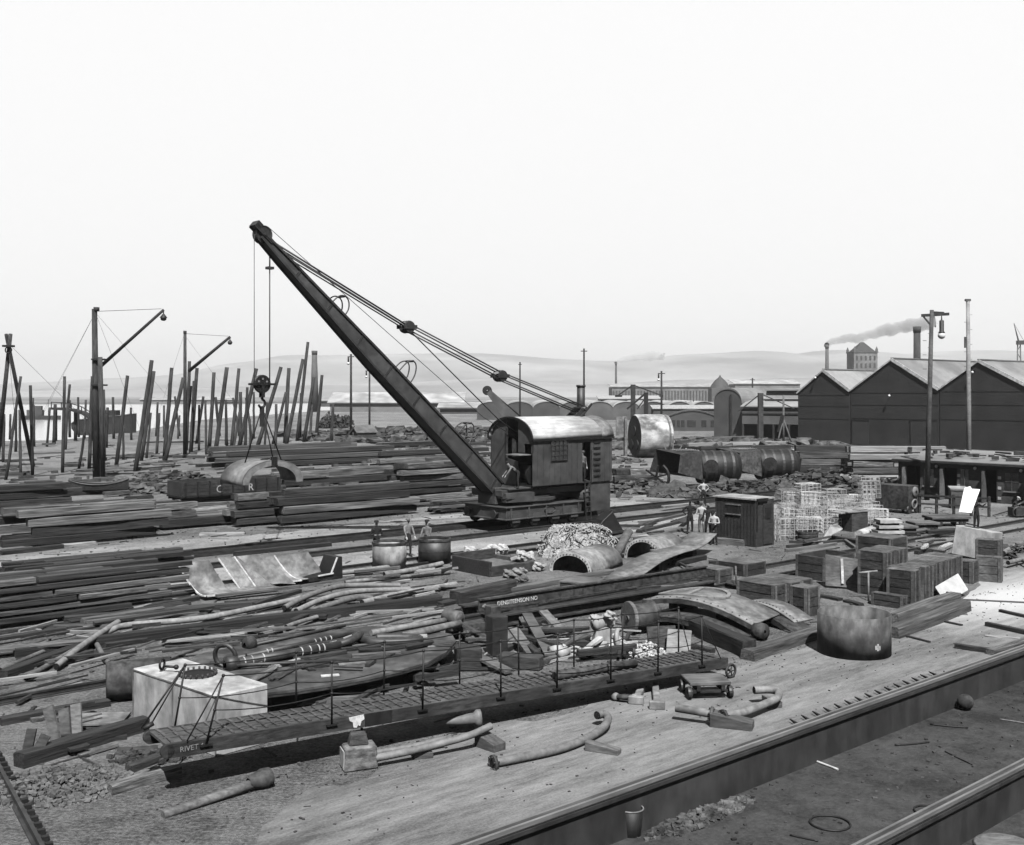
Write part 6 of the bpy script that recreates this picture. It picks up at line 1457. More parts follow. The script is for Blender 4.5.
# steel girders
a_, b2 = G(478, 630), G(698, 593); d = b2-a_; L_ = d.length; rz = math.atan2(d.y, d.x)
def ibeam(label, loc, L_, h_, w_, rz, mat=plate_dark, lab=None):
    o = root('steel_girder', label, 'girder', loc, rz)
    g = MB(); g.box(L_/2, 0, 0, L_, w_, .05); g.box(L_/2, 0, h_-.05, L_, w_, .05); part('flange', g, mat, o)
    g = MB(); g.box(L_/2, 0, .05, L_, .05, h_-.1); part('web', g, mat, o)
    return o
ibeam('lower long steel girder lying behind the leaning planks', a_+Vector((.6, 0, .12)), L_, .36, .34, rz)
o = ibeam('upper long steel girder with chalk writing on its web', a_+Vector((-.0, .35, .5)), L_+.6, .42, .17, rz+.005)
text('DENSITEENSON NO', .19, chalk, o, Matrix.Translation((.75, -.03, .12)) @ FACE_NEAR)
for x in (.15, .5, .85):
    q = a_+d*x; g = MB(); g.box(0, .2, 0, .3, 1.0, .118); one('girder_bearer', 'short timber bearer under the long steel girders', 'bearer', g, timber, q, rz, 'bearers under the steel girders')
ibeam('plain steel girder lying beyond the lettered one', a_+Vector((-.6, 1.5, 0)), 3.2, .5, .4, rz-.05)
# winch frame at left end of girders
p = G(468, 640); o = root('winch_frame', 'old winch with ring frame and round shaft end left of the girders', 'winch', p, .55)
g = MB(); g.box(.35, .5, 0, 1.5, .5, .42); g.box(-.35, .25, .3, .4, .4, .5); g.box(.95, .1, 0, .38, .42, .95); part('bed', g, plate_dark, o, bev=.02)
g = MB(); g.ring((.45, .55, .55), .52, .07, (.25, 1, .1), 26, 8, 0, math.pi); part('ring_frame', g, plate, o)
g = MB(); g.lathe([(.01, -.1), (.2, -.1), (.23, -.06), (.23, .5), (.01, .5)], (-.38, -.05, .72), (-.3, .95, 0), 18); g.lathe([(.01, -.115), (.14, -.115), (.14, -.1)], (-.38, -.05, .72), (-.3, .95, 0), 16); part('shaft_end', g, plate, o)
g = MB(); g.tube([(-.9, .5, .45), (-3.0, .9, .35)], .1, 8); part('shaft', g, plate_dark, o)
p = G(497, 655); g = MB(); g.box(0, 0, 0, .5, .45, 1.15); one('upright_block', 'upright dark timber block at the left end of the girders', 'block', g, timber, p, .5, bev=.03)
p = G(521, 668); g = MB(); g.box(0, 0, .0, 1.2, .4, .38); one('tilted_block', 'dark blunt timber block lying behind the middle of the gangway', 'block', g, timber, p, -.35, bev=.03)
p = G(468, 668); g = MB(); g.box(0, 0, 0, .7, .6, .6); one('dark_chock', 'dark chock in shade below the winch frame', 'block', g, timber, p, .2, bev=.03)
for (xa, ya, xb, yb, za, zb, lab) in [(534, 657, 513, 628, .1, .55, 'left broad plank leaning across the girders behind the gangway'), (550, 655, 527, 614, .1, .62, 'middle broad plank leaning across the girders'), (560, 629, 543, 611, .2, .62, 'right shorter plank leaning on the girders'), (492, 640, 462, 624, .1, .6, 'plank leaning on the winch frame'), (510, 672, 474, 654, .1, .35, 'low plank in the shade left of the blunt block')]:
    a_, b2 = G(xa, ya, za), G(xb, yb, zb); g = MB(); g.beam(Vector(), b2-a_, .32, .07); one('leaning_plank', lab, 'plank', g, timber_grey, a_)
# reel and white machinery
p = G(628, 634); o = root('wooden_reel', 'large wooden reel lying on its side right of the white castings', 'reel', p)
ax = Vector((.93, .38, 0)); c = Vector((0, 0, .5))
g = MB(); g.lathe([(.01, 0), (.5, 0), (.52, .03), (.52, .1), (.4, .1)], c, ax, 28, False); g.lathe([(.07, -.03), (.09, .0)], c, ax, 12); part('face_disc', g, timber_grey, o)
g = MB(); g.lathe([(.42, .08), (.42, .72), (.5, .74), (.52, .85), (.01, .85)], c, ax, 28); part('barrel', g, plate_dark, o)
g = MB(); g.lathe([(.01, -.02), (.08, -.02), (.08, .0)], c, ax, 12, False); part('bore', g, dark_open, o)
o = root('white_windlass', 'white-painted dismantled windlass castings with eyes and levers behind the gangway', 'windlass', G(610, 656), .15)
rr = random.Random(2); g = MB(); g.lathe([(.05, -.34), (.2, -.3), (.23, -.1), (.16, 0), (.23, .1), (.2, .3), (.05, .34)], (-.05, .75, .82), (1, .35, .1), 16); g.prism([(-.4, .5), (.2, .45), (.25, .9), (-.35, .95)], .5, .2, [(-.25, .55), (.1, .5), (.12, .85), (-.2, .9)])
for c_ in ((-.3, .7, .95), (.1, .55, 1.05), (.25, .8, .85)): lumpy(g, c_, .16, rr)
part('head_casting', g, white, o)
for (a_, b2, w_) in (((-.15, .5, .42), (-.85, -.05, .14), .2), ((-.05, .35, .3), (-.5, -.3, .1), .16), ((.2, .5, .5), (.75, .1, .12), .22)):
    g = MB(); g.beam(a_, b2, w_, .13, w2=w_*.6, h2=.1); g.ring(b2, .13, .055, (.15, .3, 1), 16, 8); part('lever', g, white, o, bev=.02)
g = MB(); g.ring((.38, .35, .38), .3, .07, (.9, -.5, .2), 22, 8, .2, 4.4); part('ring', g, white, o)
g = MB(); g.poly3([(-.1, -.2, .04), (.85, -.25, .04), (.9, .15, .2), (.1, .3, .34)], (0, .1, .06)); lumpy(g, (.35, .05, .2), .14, rr); part('foot_plate', g, white, o)
g = MB(); g.poly3([(-.95, -.4, .02), (1.0, -.45, .02), (1.05, .9, .02), (-.9, .95, .02)], (0, 0, .06)); part('base_tray', g, black, o)
for i, (x, y) in enumerate([(556, 655), (563, 657.5)]):
    g = MB(); g.lathe([(.02, -.2), (.13, -.18), (.15, 0), (.13, .18), (.02, .2)], (0, 0, .14), (.8, .4, .1), 12); g.beam((-.2, 0, .1), (.25, .15, .1), .16, .14); one('white_pulley', ['left', 'right'][i]+' of two small white pulley pieces between the leaning planks', 'pulley', g, white, G(x, y), .3*i)
o = root('white_chain', 'short heavy white chain lying right of the leaning planks', 'chain', G(577, 655))
for i in range(6):
    g = MB(); x = -.45+i*.19; g.ring((0, 0, 0), .13, .045, (0, 0, 1) if i % 2 else (0, 1, .2), 14, 7); g.v = [(v[0]*1.25+x, v[1]+.2-.09*i, v[2]+.12) for v in g.v]; part('link', g, white, o)
p = G(700, 640)
# stowed boards near
for i, (x, y, L_, lab) in enumerate([(664, 652, .9, 'dark square board propped beside the pale gravel heap'), (678, 656, .7, 'pale triangular board end behind the gangway')]):
    g = MB(); g.box(0, 0, 0, L_, .08, .75, mat=Matrix.Rotation(-.35, 4, 'X')); one('propped_board', lab, 'board', g, timber if i == 0 else timber_pale, G(x, y), .25-i*.6, bev=.01)
# ================================================================ BIG CURVED PLATES AT RIGHT CENTRE
def curved(label, a_px, b_px, rise, z0, w_, mat, frame=False):
    a_, b2 = G(*a_px), G(*b_px); d = b2-a_; L_ = d.length; o = root('curved_plate', label, 'steel plate', a_, math.atan2(d.y, d.x))
    prof = [(L_*i/16, z0+rise*math.sin(math.pi*(.12+.80*i/16))-(.25*i/16)) for i in range(17)]
    g = MB(); g.strip(prof, 0, w_, .05, True); part('sheet', g, mat, o)
    g = MB()
    for u_, v_ in zip(prof, prof[1:]): g.beam((u_[0], .03, u_[1]-.06), (v_[0], .03, v_[1]-.06), .06, .14)
    part('edge_angle', g, plate_dark, o)
    g = MB()
    for i in range(0, 17): g.ball((prof[i][0], .14, prof[i][1]+.055), .03, 6, 4)
    part('rivet', g, plate_dark, o)['kind'] = 'stuff'
    for f in (.25, .7):
        q = prof[int(16*f)]; g = MB(); g.box(q[0], w_/2, 0, .3, w_*.7, max(.1, q[1]-.04)); part('trestle', g, timber, o)
    if frame:
        def on(x, y): 
            i = min(15, max(0, int(x/L_*16))); t = x/L_*16-i; return Vector((x, y, prof[i][1]+(prof[i+1][1]-prof[i][1])*t+.08))
        path = [on(L_*f, w_*v_) for f, v_ in ((.03, .5), (.1, .8), (.28, .98), (.46, .98), (.58, .85), (.62, .55), (.52, .32), (.34, .26), (.16, .32), (.05, .42), (.03, .5))]
        g = MB(); pp = smooth_path(path, 3)
        for u_, v_ in zip(pp, pp[1:]): g.beam(u_, v_, .13, .06)
        pp = [on(L_*f, w_*v_) for f, v_ in ((.3, .97), (.32, .7), (.35, .28))]
        for u_, v_ in zip(pp, pp[1:]): g.beam(u_, v_, .13, .06)
        part('hoop_frame', g, pipe_m, o)
curved('lower long curved plate in shade under the framed one', (636, 625), (738, 643), .5, .02, 1.8, plate_dark)
curved('upper long curved plate carrying a pale hooped frame', (642, 621), (752, 637), .52, .46, 2.1, plate, True)
curved('narrow curved plate lying right of the framed one', (741, 617), (794, 629), .3, .36, .9, plate)
curved('second narrow curved plate below the right one', (742, 620), (795, 634), .3, .12, .9, plate_dark)
p = G(760, 640); o = root('round_hub', 'dark round hub lying at the right end of the curved plates', 'hub', p)
g = MB(); g.lathe([(.05, -.2), (.24, -.18), (.27, 0), (.24, .18), (.05, .2)], (0, 0, .27), (.6, -.8, .1), 18); part('body', g, plate_dark, o)
p = G(739, 588); o = root('dish_on_spike', 'small dark dish with upright spike among the crates', 'dish', p)
g = MB(); g.lathe([(.01, .1), (.3, .12), (.5, .22), (.52, .2), (.3, .02), (.01, 0)], n=20); part('bowl', g, steel, o)
g = MB(); g.tube([(-.1, 0, .1), (-.13, 0, .85)], .035, 6); part('spike', g, timber_grey, o)
# ================================================================ CRATES
def crate_row(label, px, py, n_, th, w_, h_, rz=ANG, mat=None, gap=.06, group=None, open_top=False, jit=.1):
    p = G(px, py); ux = Vector((math.cos(rz), math.sin(rz), 0)); proto_o = None
    for i in range(n_):
        q = p+ux*(i*(th+gap))+Vector((-math.sin(rz), math.cos(rz), 0))*R.uniform(-jit, jit)
        lab = label if n_ == 1 else label
        if proto_o is None:
            o = root('wooden_crate', lab, 'crate', q, rz, group)
            g = MB()
            if open_top:
                g.box(.03, w_/2, 0, .06, w_, h_); g.box(th-.03, w_/2, 0, .06, w_, h_); g.box(th/2, .03, 0, th-.12, .06, h_); g.box(th/2, w_-.03, 0, th-.12, .06, h_); g.box(th/2, w_/2, .03, th-.12, w_-.12, .05)
            else: g.box(th/2, w_/2, 0, th, w_, h_)
            part('box_body', g, mat or crate_wood, o, bev=.012)
            g = MB()
            if not open_top:
                nb = max(2, int(w_/.3))
                for j in range(nb): g.box(th/2, (j+.5)*w_/nb, h_, th+.02, w_/nb-.02, .025)
                part('lid', g, crate_pale, o)
            g = MB(); nb = max(2, int(h_/.28))
            for j in range(1, nb): g.box(-.004, w_/2, j*h_/nb, .012, w_-.02, .014); g.box(th/2, -.004, j*h_/nb, th-.02, .012, .014)
            part('board_joint', g, black, o)['kind'] = 'stuff'
            g = MB()
            for yy in (.07, w_-.07): g = MB(); g.box(-.014, yy, .0, .028, .1, h_); part('batten', g, crate_pale if mat is None else mat, o)
            for xx in ((.07, th-.07) if th > .4 else (th/2,)): g = MB(); g.box(xx, -.014, 0, .09, .028, h_); part('batten', g, crate_pale if mat is None else mat, o)
            proto_o = o
        else:
            c = tree_copy(proto_o); c.location = q
crate_row('narrow upright crate in the nearest row, one of nine slab crates side by side', 911.5, 606, 9, .5, 1.02, 1.22, math.radians(49), group='nine slab crates side by side')
crate_row('tall narrow crate in the row of four behind the nine slab crates', 884, 597, 4, .42, 1.15, 1.62, math.radians(44), group='four tall narrow crates')
crate_row('tall dark crate standing behind the four tall narrow crates', 893, 566, 1, 1.5, 1.7, 1.15, math.radians(44))
crate_row('open-topped dark box standing left of the tall narrow crates', 827, 582, 1, 2.2, 1.4, .95, ANG, open_top=True)
crate_row('low crate in the cluster of three above the ring drum', 776, 613.5, 3, .72, 1.6, .92, ANG, group='three low crates above the ring drum')
crate_row('separate squarish crate right of the three low crates', 806, 617, 1, .75, .7, .95, ANG)
crate_row('low flat crate lying left of the three low crates', 719, 584, 1, 1.0, 1.6, .52, ANG)
crate_row('flat crate standing behind the low flat crate', 745, 577, 1, 1.4, 1.5, .5, ANG)
crate_row('pale fronted crate standing below the right white tank', 1000, 583, 1, .5, .95, .98, math.radians(62), crate_pale)
crate_row('dark crate between the slab crates and the pale fronted one', 972, 584, 1, .8, .7, .85, math.radians(50))
crate_row('dark upright crate back hidden behind the pale fronted crate', 1001, 572, 1, .7, 1.0, 1.3, math.radians(60))
crate_row('small low box with a white rivet before the slab crates', 906, 610, 1, .35, 1.25, .42, math.radians(42))
# tilted lid on the open box
p = G(826, 583); o = root('loose_crate_lid', 'loose crate side with a white chalk stripe leaning on the open-topped box', 'crate side', G(832, 588), 0)
g = MB(); g.poly3([(-.25, 0, .1), (1.05, -.45, .05), (1.15, .15, 1.05), (-.1, .55, 1.2)], (.05, .08, .02)); part('panel', g, crate_pale, o)
g = MB(); g.beam((.35, -.22, .2), (.45, .25, 1.1), .1, .03, up=Vector((0, -1, .3))); part('chalk_stripe', g, letter_m, o)
p = G(868.5, 601); o = root('tee_key', 'tall pale T-shaped valve key standing before the tall narrow crates', 'valve key', p)
g = MB(); g.tube([(0, 0, 0), (0.03, 0.1, 1.05)], .035, 8); part('shaft', g, pipe_m, o)
g = MB(); g.tube([(-.32, .12, 1.0), (.36, .12, 1.07)], .04, 8); part('crossbar', g, pipe_m, o)
p = G(874, 603); g = MB(); g.lathe([(.01, .06), (.2, .06), (.22, .03), (.2, 0), (.01, 0)], n=18); one('iron_disc', 'small dark disc on the ground below the T-shaped key', 'disc', g, black, p)
# leaning white plate
c4 = [D(945.5, 598, 39.7), D(968, 585.7, 41.0), D(958, 570, 41.5), D(935.5, 583, 40.2)]; b0 = G(950, 596); 
o = root('leaning_sheet', 'white sheet with a dark hole leaning against the slab crates', 'sheet', b0)
dz = min(q.z for q in c4)
g = MB(); g.poly3([q-b0-Vector((0, 0, dz)) for q in c4], (.02, .05, .03)); part('sheet', g, clean_white, o)
hc_ = c4[0].lerp(c4[1], .28).lerp(c4[3].lerp(c4[2], .28), .3)-b0-Vector((0, 0, dz)); nrm = (c4[1]-c4[0]).cross(c4[3]-c4[0]).normalized(); nrm = nrm if nrm.y < 0 else -nrm
g = MB(); g.cyl(hc_+nrm*.004, hc_+nrm*.012, .13, 14); part('hole', g, dark_open, o)
# right white tank (tilted)
p = G(972, 562); o = root('white_tank', 'white-painted tilted steel tank with round hole at the right', 'tank', p, 0)
mt = Matrix.Rotation(math.radians(8), 4, 'Y') @ Matrix.Rotation(math.radians(20), 4, 'Z')
g = MB(); g.box(0, .7, .02, 1.72, 1.2, 1.32, mat=Matrix.Identity(4)); g.xf(Matrix.Translation((.05, .35, .12)) @ Matrix.Rotation(math.radians(9), 4, 'Y') @ Matrix.Rotation(math.radians(-40), 4, 'Z')); part('shell', g, white, o, bev=.02)
g = MB(); g.lathe([(.01, 1.345), (.33, 1.345), (.33, 1.35)], (-.35, .75, 0), n=22, smooth=False); g.xf(Matrix.Translation((.05, .35, .12)) @ Matrix.Rotation(math.radians(9), 4, 'Y') @ Matrix.Rotation(math.radians(-40), 4, 'Z')); part('manhole', g, dark_open, o)
p = G(975, 566); g = MB(); g.box(0, .6, 0, 1.6, .3, .14); one('tank_bearer', 'dark bearer under the tilted white tank', 'bearer', g, timber, p, .3)
# white sheet
c4 = [(959, 512), (971.5, 513), (980, 489.5), (972, 489), (970.5, 486.5), (964.5, 488)]
b0 = G(966, 534); g = MB(); ys = b0.y-.35
P = [D(x, y, ys+(513-y)*.022) for x, y in c4]; g.poly3([q-Vector((b0.x, b0.y, 0)) for q in P], (0, .03, .01))
o = root('white_sheet', 'tall brilliant white sheet of board propped upright at right', 'sheet', (b0.x, b0.y, 0)); part('board', g, M('bright_white_board', .7, .9, (2, 2, 2), .6, .02, 0, .05, .5), o)
def bogie(label, px, py, L_, W_, rz=.15, load=None):
    o = root('flat_bogie', label, 'bogie', G(px, py), rz)
    g = MB(); g.box(0, W_/2, .42, L_, W_, .14); part('deck', g, timber_grey, o, bev=.02)
    g = MB(); g.box(0, .15, .26, L_*.9, .1, .16); g.box(0, W_-.15, .26, L_*.9, .1, .16); part('underframe', g, black, o)
    for x in (-L_*.3, L_*.3):
        for y_ in (.15, W_-.15):
            g = MB(); g.lathe([(.04, -.05), (.2, -.05), (.22, 0), (.2, .05), (.04, .05), (.04, -.05)], (x, y_, .22), (0, 1, 0), 16, False); part('wheel', g, steel, o)
bogie('nearer low flat bogie wagon beside the rails at right', 928, 533, 1.45, 1.1); bogie('farther flat bogie supporting the white sheet', 952, 527, 2.3, 1.3, .1); bogie('small bogie with spoked wheels left of the other two', 905, 537, 1.6, 1.2, .2)
# dark boxy barrow
p = G(905, 514); o = root('machine_barrow', 'dark tall boxy machine with round fittings on its right side', 'machine', p, ANG)
g = MB(); g.box(.6, .9, .25, 1.2, 2.3, 1.5); part('body', g, plate_dark, o, bev=.02)
g = MB(); g.lathe([(.1, -.1), (.3, -.1), (.34, 0), (.3, .05), (.1, .05)], (.7, -.28, 1.35), (0, 1, 0), 18); g.ring((.6, -.3, .6), .28, .06, (0, 1, .1), 18, 6); part('round_fitting', g, plate, o)
for x in (.15, 1.05):
    g = MB(); g.lathe([(.04, -.05), (.26, -.05), (.28, 0), (.26, .05), (.04, .05)], (x, -.2, .28), (0, 1, 0), 16, False); part('wheel', g, steel, o)
g = MB(); g.tube([(.1, 1.7, 1.7), (.1, 1.7, 2.15), (1.2, 1.2, 2.15)], .04, 6); part('handrail', g, black, o)
# pale slat stack, thick log, white fragment, box
p = G(888, 541); o = root('slat_stack', 'stack of pale slats with dark gaps among the scrap', 'slat stack', p, .05)
g = MB()
for i in range(4): g.box(0, 0, .15+i*.27, 1.5-i*.12, .9, .15); 
part('slat', g, timber_pale, o)
g = MB()
for x in (-.4, .4): g.box(x, .05, 0, .1, .8, 1.1)
part('spacer', g, black, o)
pa_, pb = G(859, 540), G(893, 534); g = MB(); g.tube([Vector((0, 0, .25)), pb-pa_+Vector((0, .6, .45))], [.25, .24], 14); one('thick_log', 'thick pale log lying across the scrap at right', 'log', g, timber_pale, pa_)
p = G(832, 541); o = root('white_fragment', 'white broken plaster piece standing among dark scrap right of the cages', 'fragment', p)
g = MB(); g.poly3([(-.55, 0, 0), (-.35, 0, .45), (-.05, .1, .75), (.3, .1, .85), (.6, .15, .6), (.35, .1, .4), (.05, 0, .35), (-.3, 0, 0)], (.05, .25, 0)); part('shard', g, white, o)
p = G(852, 532); o = root('lidded_box', 'dark box with pale splintered lid right of the wire cages', 'box', p, .5)
g = MB(); g.box(.6, .5, 0, 1.2, 1.0, 1.05); part('box_body', g, crate_wood, o, bev=.015)
g = MB(); g.box(.5, .5, 1.05, 1.7, 1.1, .06); g.box(1.0, .4, 1.1, .8, .5, .06, .3); g.box(-.3, .5, 1.0, .9, .7, .08, .1); part('lid', g, timber_pale, o)
# gear at right edge
for i, (pts, r_, m_, lab) in enumerate([([(1003, 556), (1015, 549), (1030, 541)], 2.6, plate, 'grey bent pipe in the heap at the right edge'), ([(1008, 565), (1024, 561), (1040, 558)], 2.2, None, 'pale pipe lowest in the heap at the right edge'), ([(995, 548), (1010, 556), (1030, 566)], 1.4, steel, 'dark rod crossing the heap at the right edge')]): pipe(lab, pts, r_, m_, .15)
heap('edge_scrap', 'heap of mixed scrap at the right edge beside the white tank', 1018, 556, 1.8, 1.4, .6, 130, .06, .3, debris_m, seed=61, flat=.4)
p = G(1020, 517); o = root('dark_gear_heap', 'low dark machine under repair by the crouching man', 'machine', p, .2)
g = MB(); g.box(.2, 0, .1, 1.5, .8, .5); g.ring((-.4, -.3, .35), .3, .06, (0, 1, .2), 16, 6); g.tube([(-.3, .2, .6), (.7, .3, .95)], .08, 8); part('frame', g, steel, o)
pa_, pb = G(993, 517), G(1010, 513); g = MB(); g.tube([Vector((0, 0, .1)), pb-pa_+Vector((0, 0, .15))], .04, 6); one('long_lever', 'long thin lever lying left of the crouching man', 'lever', g, steel, pa_)
# ================================================================ WIRE CAGES
def cage_mesh(sx, sy, sz, n_):
    g = MB(); r_ = .012
    def bar(a_, b2): g.beam(a_, b2, .022, .022)
    for i in range(n_+1):
        x = sx*i/n_
        bar((x, 0, 0), (x, 0, sz)); bar((x, sy, 0), (x, sy, sz)); bar((x, 0, sz), (x, sy, sz))
    for i in range(5):
        z = sz*i/4; bar((0, 0, z), (sx, 0, z)); bar((0, sy, z), (sx, sy, z)); bar((0, 0, z), (0, sy, z)); bar((sx, 0, z), (sx, sy, z))
    for j in range(1, n_):
        y_ = sy*j/n_; bar((0, y_, 0), (0, y_, sz)); bar((sx, y_, 0), (sx, y_, sz)); bar((0, y_, sz), (sx, y_, sz))
    return g
wire_m = M('pale_wire', .36, .6, (2, 2, 2), .8, .1, .3, .4, .6)
cages = [cage_mesh(1.35, 1.0, .95, 5).mesh('wire_cage', wire_m), cage_mesh(1.1, .9, 1.2, 4).mesh('wire_cage', wire_m)]
r = random.Random(6)
base = G(778, 541); n_ = 0
cage_pos = [(780, 541, 0), (792, 540, 0), (782, 531, 0), (797, 533, 0), (814, 531, 0)]
for row in range(5):
    for c in range(6): cage_pos.append((779+c*15.5+row*1.5+r.uniform(-3, 3), 527-row*4.4, 1))
for px, py, two in cage_pos:
    q = G(px+3, py)
    for lv in range(2 if two and py > 508 and r.random() < .2 else 1):
        o = link(bpy.data.objects.new('wire_cage', cages[r.randrange(2)])); o.location = q+Vector((r.uniform(-.15, .15), 0, lv*.97)); o.rotation_euler = (r.uniform(-.04, .04), r.uniform(-.04, .04), r.uniform(-.4, .4)+.1); o.scale = (1, 1, r.uniform(.7, .95))
        tag(o, 'pale wire cage in the stacked mass of cages right of the hut', 'cage', 'stacked pale wire cages')
g = MB()
# ================================================================ BOILERS
p = D(650, 452, 128); p.z = 0; o = root('round_boiler', 'huge pale round boiler standing on its side beyond the crane cab', 'boiler', p)
k = F/128; rad = 21.5/k; ax = Vector((.97, .22, 0)); hL = 3.8
g = MB(); g.lathe([(rad*.96, -hL*.5), (rad, -hL*.46), (rad, hL*.5), (rad*.97, hL*.53), (.01, hL*.54)], (0, 0, rad), ax, 40); part('shell', g, M('chalky_boiler', .12, .62, (.5, .5, .9), .8, .2, 0, .4, .5), o)
g = MB(); g.lathe([(.01, -hL*.5), (rad*.95, -hL*.5), (rad*.96, -hL*.42)], (0, 0, rad), ax, 40, False); part('end_plate', g, plate_dark, o)
g = MB()
for i, (yy, zz_) in enumerate(((-.9, 1.0), (.9, 1.0), (0, 2.6))): g.lathe([(.01, -hL*.5-.1), (.55, -hL*.5-.1), (.6, -hL*.5)], Vector((0, 0, rad))+Vector((-.22*yy, .97*yy, zz_-2.0)), ax, 18, False)
part('furnace_mouth', g, black, o)
g = MB(); c = ax*(-hL*.5-1.0)
for yy, z0_, z1_ in ((-2.0, .3, 4.6), (-.9, .3, 4.7)): g.box(c.x-.2, yy, z0_, .3, .25, z1_-z0_)
g.box(c.x-.2, -1.4, 4.4, .3, 1.3, .3); g.box(c.x-.7, -1.6, 2.6, 1.2, .3, 2.2); g.box(c.x-.2, -1.4, 2.2, .3, 1.3, .25); part('staging', g, plate, o)
g = MB()
for b2 in (.42,): g.lathe([(rad+.01, -.1), (rad+.04, -.1), (rad+.04, .1), (rad+.01, .1)], Vector((0, 0, rad))+ax*hL*b2, ax, 40, False)
part('riveted_seam', g, plate, o)['kind'] = 'stuff'
def old_boiler(label, px, py, y, Lb, rb, rz):
    p = D(px, py, y); p.z = 0; o = root('scrap_boiler', label, 'boiler', p, rz)
    g = MB(); g.lathe([(rb*.97, 0), (rb, .05), (rb, Lb), (rb*.8, Lb+.4), (.01, Lb+.45)], (0, 0, rb+.3), (1, 0, 0), 28); part('barrel', g, black, o)
    g = MB()
    for i in range(4): g.lathe([(rb+.005, .3+i*Lb/4), (rb+.025, .3+i*Lb/4), (rb+.025, .5+i*Lb/4), (rb+.005, .5+i*Lb/4)], (0, 0, rb+.3), (1, 0, 0), 28, False)
    part('band', g, steel, o)
    g = MB(); g.add([(0, -rb*1.05, rb*.5), (0, rb*1.05, rb*.5), (0, rb*.7, 2*rb+.3), (0, -rb*.7, 2*rb+.3), (-Lb*.75, -rb*1.5, rb*1.0), (-Lb*1.25, rb*1.1, rb*.9), (-Lb*1.1, rb*.7, 2*rb+.4), (-Lb*.65, -rb*1.2, 2*rb+.1)], [(0, 1, 2, 3), (4, 5, 1, 0), (5, 6, 2, 1), (6, 7, 3, 2), (7, 4, 0, 3)]); part('firebox', g, plate_dark, o)
    g = MB(); g.lathe([(.01, 0), (.6, 0), (.6, -.08), (.01, -.08)], (Lb*.22, -rb*.96, rb*1.1+.3), (0, 1, .3), 16, False); g.v = [(x, y_-.06, z) for x, y_, z in g.v]; part('patch_plate', g, plate_dark, o)
    g = MB()
    for i in range(14):
        for j in range(4): g.ball((-Lb*.1-i*Lb*.045, -rb*.6+j*rb*.42, 2*rb+.36), .07, 5, 3)
    part('rivet', g, plate, o)['kind'] = 'stuff'
    g = MB(); g.box(Lb*.3, 0, 0, .5, rb*1.6, .5); g.box(Lb*.8, 0, 0, .5, rb*1.6, .5); part('cradle', g, timber, o)
old_boiler('left old black boiler with open riveted firebox among the scrap', 698, 489, 88, 2.9, 1.3, .12)
old_boiler('right old black boiler with riveted bands among the scrap', 757, 484, 92, 3.0, 1.25, .1)
p = D(643, 488, 84); p.z = 0; o = root('boiler_end_frame', 'dark spoked boiler end frame standing left of the old boilers', 'frame', p)
g = MB(); g.ring((1.0, 0, 1.1), 1.05, .12, (.6, 1, 0), 26, 6, -.3, 2.6); 
for an in (.3, 1.4, 2.5): g.beam(Vector((1, 0, 1.1))-Vector((math.cos(an), -.6*math.cos(an), math.sin(an)))*.9, Vector((1, 0, 1.1))+Vector((math.cos(an), -.6*math.cos(an), math.sin(an)))*.9, .16, .12)
part('spoked_ring', g, black, o)
p = D(673, 452, 118); p.z = 0; g = MB(); g.ring((0, 0, .2), 1.9, .12, (0, 1, 0), 24, 6, 0, math.pi); g.ring((0, 0, .2), 1.2, .1, (0, 1, 0), 20, 6, 0, math.pi)
for an in (.5, 1.05, 1.57, 2.1, 2.65): g.beam((math.cos(an)*1.2, 0, .2+math.sin(an)*1.2), (math.cos(an)*1.9, 0, .2+math.sin(an)*1.9), .12, .1)
one('half_wheel', 'pale half wheel rim standing up behind the left old boiler', 'wheel', g, pipe_m, p)
# secondary small crane behind the cab
p = D(516, 440, 96); p.z = 0; o = root('hand_crane', 'small second crane jib with pulley rising behind the steam crane cab', 'crane', p)
def rq(px, py): return D(px, py, 96)-p
g = MB(); g.beam(rq(515, 440), rq(515, 418), .8, .8); part('post', g, paint, o)
g = MB(); g.beam(rq(508.5, 415), rq(487.5, 390.5), 1.0, 1.0, w2=.35, h2=.4); part('jib', g, paint, o)
g = MB(); g.lathe([(.05, -.2), (.42, -.18), (.42, .18), (.05, .2)], rq(487.2, 390.5), (0, 1, 0), 16, False); part('pulley', g, black, o)
g = MB(); g.tube([rq(487.5, 388), rq(520, 416)], .06, 5); part('stay', g, steel, o)

# ================================================================ LOOSE PLANKS, BARS AND PIPES STREWN ABOUT
def inside(px, py, poly):
    c = False; n_ = len(poly)
    for i in range(n_):
        (x0, y0), (x1, y1) = poly[i], poly[i-1]
        if (y0 > py) != (y1 > py) and px < (x1-x0)*(py-y0)/(y1-y0)+x0: c = not c
    return c
def strew(label, group, poly, n_, Lr, wr, hr, mats, seed, spread=.35, name='loose_plank', cat='plank', a0=ANG, zmax=.25, zb=0.0):
    rr = random.Random(seed); xs = [p[0] for p in poly]; ys = [p[1] for p in poly]; k = 0
    while k < n_:
        px, py = rr.uniform(min(xs), max(xs)), rr.uniform(min(ys), max(ys))
        if not inside(px, py, poly): continue
        k += 1; L_ = rr.uniform(*Lr); a_ = a0+rr.gauss(0, spread); w_ = rr.uniform(*wr)
        o = link(bpy.data.objects.new(name, proto(rr.choice(mats), rr.randrange(6)))); q = G(px, py, zb)
        o.location = q-Vector((math.cos(a_), math.sin(a_), 0))*L_*.5+Vector((0, 0, rr.uniform(0, zmax)*(rr.random() < .6))); o.rotation_euler = (rr.uniform(-.25, .25), rr.uniform(-.025, .025), a_); o.scale = (L_, w_, rr.uniform(*hr))
        tag(o, label, cat, group)
